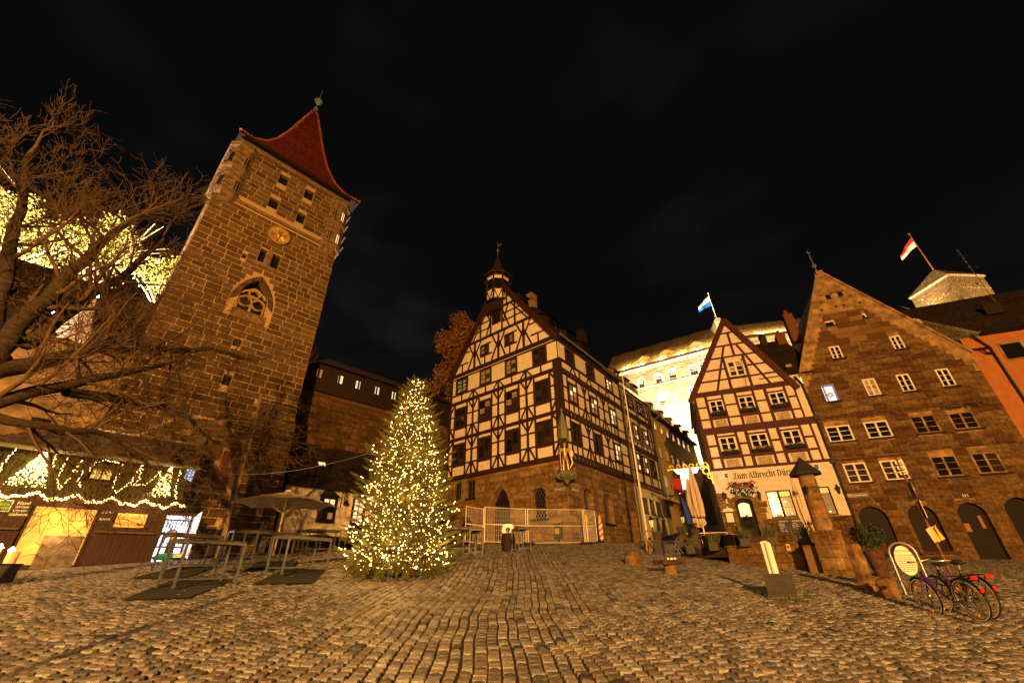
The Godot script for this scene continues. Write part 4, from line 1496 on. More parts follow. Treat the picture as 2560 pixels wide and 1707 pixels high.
func flag_cloth(t: Node3D, up: Array, lo: Array, ms: Array, split: float) -> void:
	var n := 12
	for s in 2:
		var b := MB.new()
		for side in 2:
			for i in n:
				var f := func(x: float, y: float) -> Vector3:
					var p: Vector3 = (up[0] as Vector3).lerp(up[1], x).lerp((lo[0] as Vector3).lerp(lo[1], x), y)
					return p + Vector3(0.0, sin(x * 5.0) * 0.1, sin(x * 9.0 + y * 2.0) * 0.16 * x + (0.012 if side == 0 else -0.012))
				var y0 := 0.0 if s == 0 else split
				var y1 := split if s == 0 else 1.0
				var x0 := float(i) / n
				var x1 := float(i + 1) / n
				if side == 0:
					b.quad(f.call(x0, y0), f.call(x0, y1), f.call(x1, y1), f.call(x1, y0))
				else:
					b.quad(f.call(x0, y0), f.call(x1, y0), f.call(x1, y1), f.call(x0, y1))
		part("stripe", b.mesh(), ms[s], t)
# one storey of posts, rails and the braced "man" figures at the given posts
func storey(t: Node3D, posts: Array, va: float, vb: float, rails: Array, segs: Array, m: Material, z: float, braces := true, pw := 0.2) -> void:
	for p in posts:
		beam("timber_post", Vector2(p, va), Vector2(p, vb), pw, -0.02, z, m, t)
		if braces:
			for s in [-1, 1]:
				beam("timber_brace", Vector2(p + s * 0.64, va), Vector2(p + s * 0.05, va + 1.02), 0.15, -0.02, z - 0.012, m, t)
				beam("timber_brace", Vector2(p + s * 0.55, vb), Vector2(p + s * 0.05, vb - 0.72), 0.15, -0.02, z - 0.012, m, t)
	for r in rails:
		for s in segs:
			beam("timber_rail", Vector2(s[0], r), Vector2(s[1], r), 0.13, -0.02, z - 0.008, m, t)

func build_corner_house() -> void:
	var t := thing("half_timbered_house", "tall half timbered corner house with dark beams over a sandstone ground floor", "house", Vector3(3.54, 1.361, -28.783), -40.43)
	var tm: Material = M.timber
	var pl: Material = M.plaster
	var side := Transform3D(Basis(Vector3.UP, deg_to_rad(94.01)), Vector3.ZERO)
	# ---- stone ground floor, front
	var gate := [-6.98, -5.0, 0.35, 4.25, "p"]
	var fo := [gate, [-2.92, -1.82, 1.67, 3.68, "s"], [-11.2, -10.35, 3.75, 5.12, "r"], [-9.7, -8.78, 3.77, 5.12, "r"], [-10.6, -8.95, -0.8, 2.4, "o"]]
	core_wall("wall", -12.25, 0.0, -1.6, 5.4, -0.03, fo, M.warm_mortar, t)
	var ring := [gate[0] - 0.34, gate[1] + 0.34, 0.0, gate[3] + 0.36, "p"]
	stonework(t, "stone_block", -12.25, 0.0, -0.6, 5.38, [ring] + fo.slice(1), Vector2(0.42, 0.6), Vector2(0.5, 1.2), 0.05, 0.014, warm_stones(), 130, 71)
	for i in 5:
		var pm: Material = M.door_wood if i == 0 or i == 4 else M.glass_dark
		fill_opening(fo[i], 0.0, 0.42 if i in [0, 4] else 0.25, M.warm_trim, pm, t, "gate" if i == 0 else "cellar_door" if i == 4 else "window")
	for w in [0.12, 0.24, 0.36]:
		var o := [gate[0] - w + 0.02, gate[1] + w - 0.02, 0.35, gate[3] + w, "p"]
		arch_ring("arch_moulding", [o[0] + 0.06, o[1] - 0.06, 0.35, o[3] - 0.06, "p"], 0.1, -0.08, 0.1 - w * 0.3 + 0.04, [M.warm_trim], t, 0.002)
	arch_ring("window_surround", [-2.94, -1.8, 1.67, 3.7, "s"], 0.14, -0.05, 0.04, [M.warm_trim], t, 0.004)
	arch_ring("arch_moulding", [-10.62, -8.93, -0.8, 2.42, "o"], 0.3, -0.05, 0.03, [M.warm_stone_1, M.warm_stone_0], t, 0.01)
	boxp("sill", Vector3(-3.15, 1.53, -0.05), Vector3(-1.6, 1.66, 0.16), M.iron, t)
	for u in [-11.2, -9.7]:
		boxp("sill", Vector3(u - 0.12, 3.62, -0.05), Vector3(u + 1.04, 3.75, 0.14), M.iron, t)
		casement(t, u + 0.03, u + 0.85, 3.78, 5.1, -0.18, 2, [0.33, 0.68], 0.07, 0.04, M.brown_paint, M.glass_dark, 0.08, 0.09)
	boxp("mullion", Vector3(-10.33, 3.7, -0.02), Vector3(-9.72, 5.3, 0.07), M.warm_trim, t)
	lattice(t, -2.9, -1.84, 1.67, 3.6, -0.12)
	var dr := MB.new()
	for i in 6:
		dr.span(Vector3(-6.9 + i * 0.33, 0.35, -0.4), Vector3(-6.6 + i * 0.33, 3.1, -0.37))
	dr.span(Vector3(-6.95, 3.1, -0.4), Vector3(-5.03, 3.25, -0.33))
	part("gate_boards", dr.mesh(), M.door_wood, t)
	boxp("step", Vector3(-7.2, -0.3, 0.0), Vector3(-4.8, 0.35, 0.5), M.warm_stone_2, t)
	# round relief, small lamp
	var rl := MB.new()
	ring_arc(rl, Vector2(-1.23, 4.45), 0.36, 0.14, 0, TAU, 0, 0.1)
	for k in 5:
		var a := TAU * k / 5 + 0.3
		rl.ball(Vector3(-1.23 + cos(a) * 0.36, 4.45 + sin(a) * 0.36, 0.09), 0.11, 6)
	rl.ball(Vector3(-1.23, 4.45, 0.0), 0.2, 8, 1.2)
	part("stone_relief", rl.mesh(), M.red_stone_2, t)
	# ---- stone ground floor, side
	fr = side
	var so := [[2.2, 3.6, 1.65, 3.75, "s"], [5.3, 6.85, 1.6, 3.7, "s"], [8.5, 8.95, 4.1, 4.85, "r"], [10.3, 10.72, 4.05, 4.8, "r"], [8.65, 9.2, 1.85, 2.57, "r"], [5.3, 5.8, 0.2, 0.78, "r"], [10.3, 11.55, 0.6, 3.15, "s"]]
	core_wall("wall", 0, 12.0, -1.6, 5.4, -0.03, so, M.warm_mortar, t)
	stonework(t, "stone_block", 0, 12.0, -0.6, 5.38, so, Vector2(0.42, 0.6), Vector2(0.5, 1.2), 0.06, 0.014, warm_stones(), 270, 72)
	for i in so.size():
		fill_opening(so[i], 0.0, 0.5 if i in [0, 1, 6] else 0.25, M.warm_trim, M.door_wood if i == 6 else M.glass_dark if i < 2 else M.void, t, "door" if i == 6 else "window")
	for i in 2:
		var o: Array = so[i]
		arch_ring("window_surround", o, 0.13, -0.05, 0.05, [M.warm_trim], t, 0.004)
		lattice(t, o[0] + 0.02, o[1] - 0.02, o[2], o[3] - 0.1, -0.3)
		boxp("sill", Vector3(o[0] - 0.15, o[2] - 0.12, -0.05), Vector3(o[1] + 0.15, o[2], 0.15), M.iron, t)
	arch_ring("window_surround", so[6], 0.16, -0.05, 0.05, [M.warm_trim], t, 0.004)
	boxp("step", Vector3(10.2, 0.35, 0.0), Vector3(11.7, 0.6, 0.45), M.warm_trim, t)
	fr = Transform3D()
	# ---- timber front
	core_wall("plaster", -12.25, 0.02, 5.36, 14.95, 0.06, [], pl, t)
	var rake := func(y: float) -> Array:
		var k := (y - 14.9) / 1.4
		return [-12.25 + k, -0.02 - k]
	core_wall("plaster", -12.25, 0.02, 14.95, 23.3, 0.062, [], pl, t, rake, 0.4)
	var z := 0.12
	beam("timber_beam", Vector2(-12.35, 5.5), Vector2(0.12, 5.5), 0.34, -0.02, 0.2, tm, t)
	beam("timber_beam", Vector2(-12.3, 8.78), Vector2(0.1, 8.78), 0.28, -0.02, 0.16, tm, t)
	beam("timber_beam", Vector2(-12.3, 12.2), Vector2(0.1, 12.2), 0.3, -0.02, 0.16, tm, t)
	beam("timber_beam", Vector2(-12.3, 13.02), Vector2(0.1, 13.02), 0.16, -0.02, z + 0.02, tm, t)
	beam("timber_beam", Vector2(-12.3, 14.68), Vector2(0.1, 14.68), 0.12, -0.02, 0.14, tm, t)
	beam("timber_beam", Vector2(-12.3, 15.02), Vector2(0.0, 15.02), 0.34, -0.02, 0.2, tm, t)
	var posts := [-9.25, -6.2, -3.15]
	var wins := [[-11.6, -10.02], [-8.5, -6.97], [-5.43, -3.93], [-2.37, -0.83]]
	var gaps := [[-12.25, -11.6], [-10.0, -8.5], [-6.97, -5.43], [-3.93, -2.37], [-0.83, -0.1]]
	storey(t, posts, 5.66, 8.66, [6.6, 7.68], gaps, tm, z)
	storey(t, posts, 8.9, 12.06, [9.84, 10.92], gaps, tm, z)
	for p in posts:
		beam("timber_post", Vector2(p, 12.35), Vector2(p, 12.95), 0.2, -0.02, z, tm, t)
		for s in [-1, 1]:
			beam("timber_brace", Vector2(p + s * 0.62, 12.33), Vector2(p + s * 0.12, 12.95), 0.13, -0.02, z - 0.012, tm, t)
	for u in [-10.8, -7.72, -4.68, -1.6]:
		beam("timber_post", Vector2(u, 12.34), Vector2(u, 12.95), 0.14, -0.02, z - 0.005, tm, t)
	for e in [[-12.2, 0.6, 1], [-0.22, 0.6, -1]]:
		for v in [[5.66, 6.7], [8.9, 9.95]]:
			beam("timber_brace", Vector2(e[0] + e[2] * 0.62, v[0]), Vector2(e[0], v[1]), 0.16, -0.02, z - 0.012, tm, t)
		for v in [[8.66, 7.95], [12.06, 11.3]]:
			beam("timber_brace", Vector2(e[0] + e[2] * 0.55, v[0]), Vector2(e[0], v[1]), 0.16, -0.02, z - 0.012, tm, t)
	beam("timber_post", Vector2(-12.2, 5.6), Vector2(-12.2, 14.9), 0.2, -0.02, z + 0.01, tm, t)
	beam("timber_post", Vector2(-0.18, 5.6), Vector2(-0.18, 13.0), 0.42, -0.02, 0.2, tm, t)
	for i in 4:
		for row in 3:
			var a: float = wins[i][0]
			var b: float = wins[i][1]
			var y0: float = [6.52, 9.78, 13.1][row]
			var y1: float = [8.3, 11.6, 14.6][row]
			if row == 2:
				a += [0.0, 0.05, 0.05, 0.0][i]
				b -= [0.0, 0.05, 0.1, 0.1][i]
			var g := [M.glass_dark, M.glass_dark, M.glass_brown, M.glass_dark]
			if row == 2 and i in [1, 2]:
				g = [M.glass_pale, M.glass_pale, M.glass_pale, M.glass_brown]
			if row == 1 and i in [1, 2]:
				g = [M.glass_brown, M.glass_brown, M.glass_pale, M.glass_brown, M.glass_dark, M.glass_pale]
			if row == 0:
				g = [M.glass_dark, M.glass_brown, M.glass_dark, M.glass_dark, M.glass_brown]
			casement(t, a, b, y0, y1, 0.065, 2, [0.33, 0.67], 0.15, 0.045, tm, M.glass_dark, 0.11, 0.08, g)
			if row < 2:
				beam("timber_rail", Vector2(a, y1 + 0.04), Vector2(b, y1 + 0.04), 0.12, 0.0, z + 0.02, tm, t)
				beam("timber_post", Vector2(a, y0 - 0.9), Vector2(a, y1 + 0.4), 0.16, -0.02, z, tm, t)
				beam("timber_post", Vector2(b, y0 - 0.9), Vector2(b, y1 + 0.4), 0.16, -0.02, z, tm, t)
				beam("timber_rail", Vector2(a, y0 - 0.05), Vector2(b, y0 - 0.05), 0.12, 0.0, z + 0.02, tm, t)
	# ---- gable
	beam("barge_board", Vector2(-12.55, 14.75), Vector2(-6.2, 23.6), 0.5, 0.0, 0.32, tm, t)
	beam("barge_board", Vector2(0.25, 14.75), Vector2(-6.1, 23.6), 0.5, 0.0, 0.322, tm, t)
	beam("timber_beam", Vector2(-10.2, 17.9), Vector2(-2.1, 17.9), 0.24, -0.02, 0.18, tm, t)
	beam("timber_beam", Vector2(-8.3, 20.5), Vector2(-3.9, 20.5), 0.2, -0.02, 0.18, tm, t)
	for p in [-9.25, -6.2, -3.25]:
		beam("timber_post", Vector2(p, 15.2), Vector2(p, 17.8), 0.22, -0.02, z + 0.02, tm, t)
		for s in [-1, 1]:
			beam("timber_brace", Vector2(p + s * 0.86, 15.2), Vector2(p + s * 0.06, 17.0), 0.15, -0.02, z, tm, t)
			beam("timber_brace", Vector2(p + s * 0.78, 17.8), Vector2(p + s * 0.02, 16.25), 0.15, -0.02, z - 0.006, tm, t)
	for s in [[-11.3, -10.1], [-8.5, -7.0], [-5.5, -4.0], [-2.5, -1.0]]:
		beam("timber_rail", Vector2(s[0], 16.05), Vector2(s[1], 16.05), 0.14, -0.02, z - 0.008, tm, t)
	for s in [[-10.4, -9.9], [-8.5, -7.1], [-5.5, -4.0], [-2.6, -1.9]]:
		beam("timber_rail", Vector2(s[0], 17.2), Vector2(s[1], 17.2), 0.14, -0.02, z - 0.008, tm, t)
	for u in [-10.9, -7.9, -4.85, -1.7]:
		beam("timber_post", Vector2(u, 15.2), Vector2(u, 16.05), 0.14, -0.02, z - 0.006, tm, t)
	casement(t, -8.45, -7.4, 16.12, 17.12, 0.065, 2, [0.5], 0.12, 0.05, tm, M.glass_brown, 0.13, 0.06, [M.glass_pale, M.glass_brown])
	casement(t, -5.4, -4.32, 16.12, 17.12, 0.065, 2, [0.5], 0.12, 0.05, tm, M.glass_brown, 0.13, 0.06, [M.glass_brown, M.glass_pale])
	for u in [-8.55, -7.2, -5.75, -4.2]:
		beam("timber_post", Vector2(u, 18.0), Vector2(u, 20.4), 0.17, -0.02, z + 0.02, tm, t)
	for q in [[-9.6, 18.0, -8.0, 20.4], [-7.75, 18.0, -7.05, 20.3], [-2.75, 18.0, -4.6, 20.4], [-4.85, 18.0, -5.7, 20.2], [-7.7, 20.4, -7.1, 19.2], [-5.6, 18.9, -5.0, 20.4]]:
		beam("timber_brace", Vector2(q[0], q[1]), Vector2(q[2], q[3]), 0.14, -0.02, z, tm, t)
	for r in [18.85, 19.65]:
		for s in [[-9.4 + (r - 18.85) * 0.7, -7.2], [-5.75, -2.9 - (r - 18.85) * 0.7]]:
			beam("timber_rail", Vector2(s[0], r), Vector2(s[1], r), 0.13, -0.02, z - 0.008, tm, t)
	casement(t, -6.95, -5.93, 18.9, 20.1, 0.065, 2, [0.5], 0.12, 0.05, tm, M.glass_dark, 0.13, 0.06)
	for q in [[-5.2, 20.6, -5.2, 22.2], [-4.4, 20.6, -4.4, 21.0]]:
		beam("timber_post", Vector2(q[0], q[1]), Vector2(q[2], q[3]), 0.14, -0.02, z, tm, t)
	beam("timber_rail", Vector2(-7.6, 21.4), Vector2(-4.7, 21.4), 0.14, -0.02, z, tm, t)
	beam("timber_brace", Vector2(-4.3, 20.6), Vector2(-5.6, 22.5), 0.13, -0.02, z, tm, t)
	# ---- little turret on the gable
	var tc := Vector3(-6.5, 0, -0.1)
	for k in 8:
		var a0 := PI / 8 + k * PI / 4
		var n := Vector3(cos(a0 + PI / 8), 0, -sin(a0 + PI / 8))
		if n.z < -0.5:
			continue
		fr = Transform3D(Basis(Vector3.UP.cross(n), Vector3.UP, n), tc + n * 1.08)
		boxp("turret_panel", Vector3(-0.45, 21.2, -0.1), Vector3(0.45, 22.3, 0.0), pl, t)
		boxp("turret_window", Vector3(-0.34, 22.45, -0.06), Vector3(0.34, 23.45, 0.0), M.glass_dark, t)
		boxp("turret_panel", Vector3(-0.45, 23.55, -0.1), Vector3(0.45, 23.95, 0.001), pl, t)
		beam("timber_beam", Vector2(-0.47, 21.2), Vector2(0.47, 21.2), 0.16, -0.1, 0.05, tm, t)
		beam("timber_beam", Vector2(-0.47, 22.38), Vector2(0.47, 22.38), 0.16, -0.1, 0.05, tm, t)
		beam("timber_beam", Vector2(-0.47, 23.5), Vector2(0.47, 23.5), 0.12, -0.1, 0.05, tm, t)
		beam("timber_beam", Vector2(-0.47, 24.05), Vector2(0.47, 24.05), 0.22, -0.1, 0.08, tm, t)
		beam("timber_post", Vector2(-0.44, 21.1), Vector2(-0.44, 24.0), 0.13, -0.1, 0.045, tm, t)
		beam("timber_post", Vector2(0.44, 21.1), Vector2(0.44, 24.0), 0.13, -0.1, 0.046, tm, t)
		for s in [-1, 1]:
			beam("timber_brace", Vector2(s * 0.4, 22.3), Vector2(0, 21.25), 0.09, -0.1, 0.04, tm, t)
		fr = Transform3D()
	boxp("turret_bracket", Vector3(-7.3, 20.1, 0.0), Vector3(-5.6, 21.1, 0.7), tm, t)
	var tr := MB.new()
	tr.lathe([Vector2(1.5, 24.1), Vector2(1.55, 24.3), Vector2(1.0, 24.75), Vector2(0.55, 25.5), Vector2(0.3, 26.3), Vector2(0.04, 27.3)], 8, Transform3D(Basis(), tc), PI / 8, false)
	part("turret_roof", tr.mesh(), M.roof_brown, t)
	var tv := MB.new()
	tv.lathe([Vector2(0.05, 27.2), Vector2(0.03, 27.7), Vector2(0.16, 27.95), Vector2(0.03, 28.15), Vector2(0.02, 29.1), Vector2(0, 29.12)], 8, Transform3D(Basis(), tc))
	tv.span(tc + Vector3(0, 28.5, -0.01), tc + Vector3(0.45, 28.75, 0.01))
	part("weather_vane", tv.mesh(), M.copper, t)
	# ---- timber side
	fr = side
	core_wall("plaster", 0.0, 11.9, 5.36, 14.9, 0.06, [], pl, t)
	storey(t, [3.9, 7.45], 5.95, 8.6, [7.6], [[2.7, 3.9], [3.9, 4.65], [6.2, 7.45], [7.45, 8.5], [10.15, 11.5], [0.1, 1.05]], tm, z)
	storey(t, [3.85, 7.4], 9.1, 12.0, [10.9], [[2.6, 3.85], [3.85, 4.65], [6.2, 7.4], [7.4, 8.4], [10.1, 11.5], [0.1, 1.05]], tm, z)
	for y in [[5.42, 0.2], [5.88, 0.14], [8.62, 0.16], [9.02, 0.14], [12.0, 0.16], [12.36, 0.12], [13.1, 0.16], [14.72, 0.14]]:
		beam("timber_beam", Vector2(0, y[0]), Vector2(11.85, y[0]), y[1], -0.02, 0.2 if y[1] > 0.15 else 0.16, tm, t)
	for y in [5.65, 8.82, 12.18, 14.98]:
		for i in 20:
			beam("joist_end", Vector2(0.35 + i * 0.59, y - 0.16), Vector2(0.35 + i * 0.59, y + 0.16), 0.2, -0.02, 0.24, tm, t)
	for y in [6.6, 9.78]:
		beam("timber_beam", Vector2(0, y), Vector2(11.8, y), 0.13, -0.02, z, tm, t)
	for p in [3.3, 6.9, 10.2]:
		beam("timber_post", Vector2(p, 12.4), Vector2(p, 13.05), 0.13, -0.02, z, tm, t)
	for p in [2.2, 5.0, 8.6]:
		for s in [-1, 1]:
			beam("timber_brace", Vector2(p + s * 0.5, 12.42), Vector2(p + s * 0.06, 13.05), 0.13, -0.02, z, tm, t)
	beam("timber_post", Vector2(0.14, 5.4), Vector2(0.14, 13.1), 0.32, -0.02, 0.18, tm, t)
	beam("timber_post", Vector2(11.7, 5.4), Vector2(11.7, 14.9), 0.24, -0.02, 0.16, tm, t)
	var lit := [M.pane_dim, M.pane_warm, M.pane_dim, M.pane_warm]
	for i in 3:
		var a: float = [1.08, 4.7, 8.5][i]
		for row in 3:
			var y0: float = [6.66, 9.82, 13.18][row]
			var y1: float = [8.3, 11.5, 14.5][row]
			var g := []
			if row == 1 and i == 0 or row == 1 and i == 1:
				g = [M.pane_dim, M.glass_pale, M.pane_warm]
			elif i == 2:
				g = [M.pane_warm, M.pane_dim, M.pane_warm, M.pane_dim, M.pane_warm]
			else:
				g = [M.glass_dark, M.glass_brown]
			casement(t, a, a + 1.5, y0, y1, 0.065, 2, [0.33, 0.67], 0.17, 0.05, tm, M.glass_dark, 0.12, 0.08, g)
			if row < 2:
				beam("timber_post", Vector2(a, y0 - 0.7), Vector2(a, y1 + 0.4), 0.15, -0.02, z, tm, t)
				beam("timber_post", Vector2(a + 1.5, y0 - 0.7), Vector2(a + 1.5, y1 + 0.4), 0.15, -0.02, z, tm, t)
				for q in [a + 0.75]:
					beam("timber_post", Vector2(q, y0 - 0.65), Vector2(q, y0), 0.12, -0.02, z, tm, t)
	fr = Transform3D()
	# ---- roof: one slope to each side of the ridge
	var r := MB.new()
	var ux := side.basis.x
	var eo := 0.5
	var e0 := side * Vector3(-0.25, 14.95, eo)
	var e1 := side * Vector3(12.0, 14.95, eo)
	var g0 := Vector3(-6.15, 23.5, 0.3)
	roof_quad(r, e0, e1, g0 + ux * 12.3, g0)
	var le := Vector3(-12.7, 14.75, 0.3)
	roof_quad(r, le + ux * 12.3, le, g0, g0 + ux * 12.3)
	part("roof", r.mesh(), M.roof_dark, t)
	var gut := MB.new()
	gut.tube([e0 + Vector3(0.05, 0.05, 0), e1 + Vector3(0.05, 0.05, 0)], [0.1, 0.1], 6)
	part("gutter", gut.mesh(), M.copper, t)
	# shed dormers and chimneys on the right slope
	var sl := (g0 - e0)
	for q in [[1.6, 0.72], [3.4, 0.55], [2.0, 0.3], [5.6, 0.34], [6.2, 0.6], [9.0, 0.36], [9.3, 0.62]]:
		shed_dormer(t, e0 + ux * (q[0] + 0.25) + Vector3(sl.x, sl.y, 0) * q[1], ux, Vector3(sl.x, sl.y, 0).normalized(), 1.5, 0.85)
	for q in [[4.5, 0.86, 1.6], [11.4, 0.55, 2.3]]:
		var p: Vector3 = e0 + ux * q[0] + Vector3(sl.x, sl.y, 0) * q[1]
		var cb := MB.new()
		cb.box(p + Vector3(0, q[2] * 0.5 - 0.4, 0), Vector3(0.75, q[2] + 0.8, 0.9))
		cb.box(p + Vector3(0, q[2], 0), Vector3(0.9, 0.14, 1.05))
		part("chimney", cb.mesh(), M.plaster_old if q[2] < 2 else M.wood_dark, t)
	build_corner_statue(t.transform)
	build_side_wing(t.transform * side)
	street_plate("blue enamel street name plate on the left of the house corner", t.transform, -1.02, -0.06, 3.28, 3.52, "Beim Tiergärtnertor")
	street_plate("blue enamel street name plate round the corner on the alley wall", t.transform * side, 0.42, 1.5, 3.28, 3.5, "Obere Söldnersgasse")
	# waste box and niche stones at the foot
	var bx := thing("dispenser_box", "dark metal box with pale notice standing at the house corner", "dispenser", t.transform * Vector3(-0.72, 0.02, 0.3), -40.43)
	boxp("post", Vector3(-0.05, 0, -0.05), Vector3(0.05, 0.4, 0.05), M.iron, bx)
	boxp("housing", Vector3(-0.25, 0.3, -0.16), Vector3(0.25, 1.25, 0.16), M.black_paint, bx)
	boxp("notice", Vector3(-0.17, 0.62, 0.16), Vector3(0.17, 0.95, 0.172), M.gold_paint, bx)
	var ks := MB.new()
	ks.prism(outline([-0.05, 0.5, -0.2, 0.6, "s"]), 0.04, 0.22)
	var ko := MeshInstance3D.new()
	ko.name = "guard_stone"
	ko.mesh = ks.mesh()
	ko.material_override = M.red_stone_3
	add_child(ko)
	ko.transform = t.transform * side * Transform3D(Basis(), Vector3(0.15, 0.1, 0.0))
	tag(ko, "rounded dark guard stone against the foot of the house corner", "stone")

func lattice(t: Node3D, u0: float, u1: float, v0: float, v1: float, z: float) -> void:  # diagonal window grille
	var b := MB.new()
	var w := u1 - u0
	var h := v1 - v0
	var s := 0.26
	var n := int((w + h * 0.6) / s) + 1
	for i in n:
		for d in [1, -1]:
			var a := Vector2(-h * 0.6 + i * s, 0)
			var e := a + Vector2(h * 0.6, h)
			if a.x < 0:
				a = a + (e - a) * (-a.x / (e.x - a.x))
			if e.x > w:
				e = a + (e - a) * ((w - a.x) / (e.x - a.x))
			if e.x <= a.x + 0.02:
				continue
			var p := Vector3(u0 + a.x, v0 + a.y, z) if d > 0 else Vector3(u1 - a.x, v0 + a.y, z + 0.012)
			var q := Vector3(u0 + e.x, v0 + e.y, z) if d > 0 else Vector3(u1 - e.x, v0 + e.y, z + 0.012)
			b.bar(p, q, 0.022, 0.012)
	part("window_grille", b.mesh(), M.steel, t)

func shed_dormer(t: Node3D, p: Vector3, ux: Vector3, up: Vector3, w: float, h: float) -> void:
	var nrm := up.cross(ux).normalized()
	if nrm.y < 0:
		nrm = -nrm
	var out := Vector3(nrm.x, 0, nrm.z).normalized()
	var a := p - ux * w * 0.5
	var b := p + ux * w * 0.5
	var y := Vector3(0, h, 0)
	var back := up * (h * 2.2)
	var m := MB.new()
	m.quad(a, b, b + y, a + y)
	m.quad(b, b + back, b + y + out * 0.0, b + y)
	m.tri(a, a + y, a + back)
	m.tri(b, b + back, b + y)
	part("dormer", m.mesh(), M.wood_dark if t.name == "half_timbered_house" else M.plaster_old, t)
	part("dormer_window", unit_box, M.glass_dark, t, scaled(p + y * 0.52 + out * 0.02, Vector3(w * 0.7, h * 0.62, 0.05), Basis(ux, Vector3.UP, out)))
	var r := MB.new()
	var o := out * 0.25 - Vector3(0, 0.06, 0)
	roof_quad(r, a + y + o - ux * 0.12, b + y + o + ux * 0.12, b + back + ux * 0.12 + Vector3(0, 0.06, 0), a + back - ux * 0.12 + Vector3(0, 0.06, 0))
	part("dormer_roof", r.mesh(), M.roof_dark, t)

func street_plate(label: String, base: Transform3D, u0: float, u1: float, v0: float, v1: float, s: String) -> void:
	var t := thing("street_name_plate", label, "sign")
	t.transform = base * Transform3D(Basis(), Vector3((u0 + u1) * 0.5, (v0 + v1) * 0.5, 0.07))
	var w := u1 - u0
	var h := v1 - v0
	boxp("plate", Vector3(-w / 2, -h / 2, 0), Vector3(w / 2, h / 2, 0.015), M.plate_dark, t)
	var fb := MB.new()
	for e in [-1, 1]:
		fb.span(Vector3(-w / 2 + 0.015, e * (h / 2 - 0.02) - 0.006, 0.014), Vector3(w / 2 - 0.015, e * (h / 2 - 0.02) + 0.006, 0.019))
	part("rim", fb.mesh(), M.chalk, t)
	var tm := text_mesh(s, 0.13, "Droid Serif", true, 0.004)
	var k := minf(1.0, (w - 0.08) / (tm.get_aabb().size.x + 0.001))
	part("lettering", tm, M.chalk, t, Transform3D(Basis().scaled(Vector3(k, minf(1.0, k * 1.25), 1)), Vector3(0, 0, 0.018)))

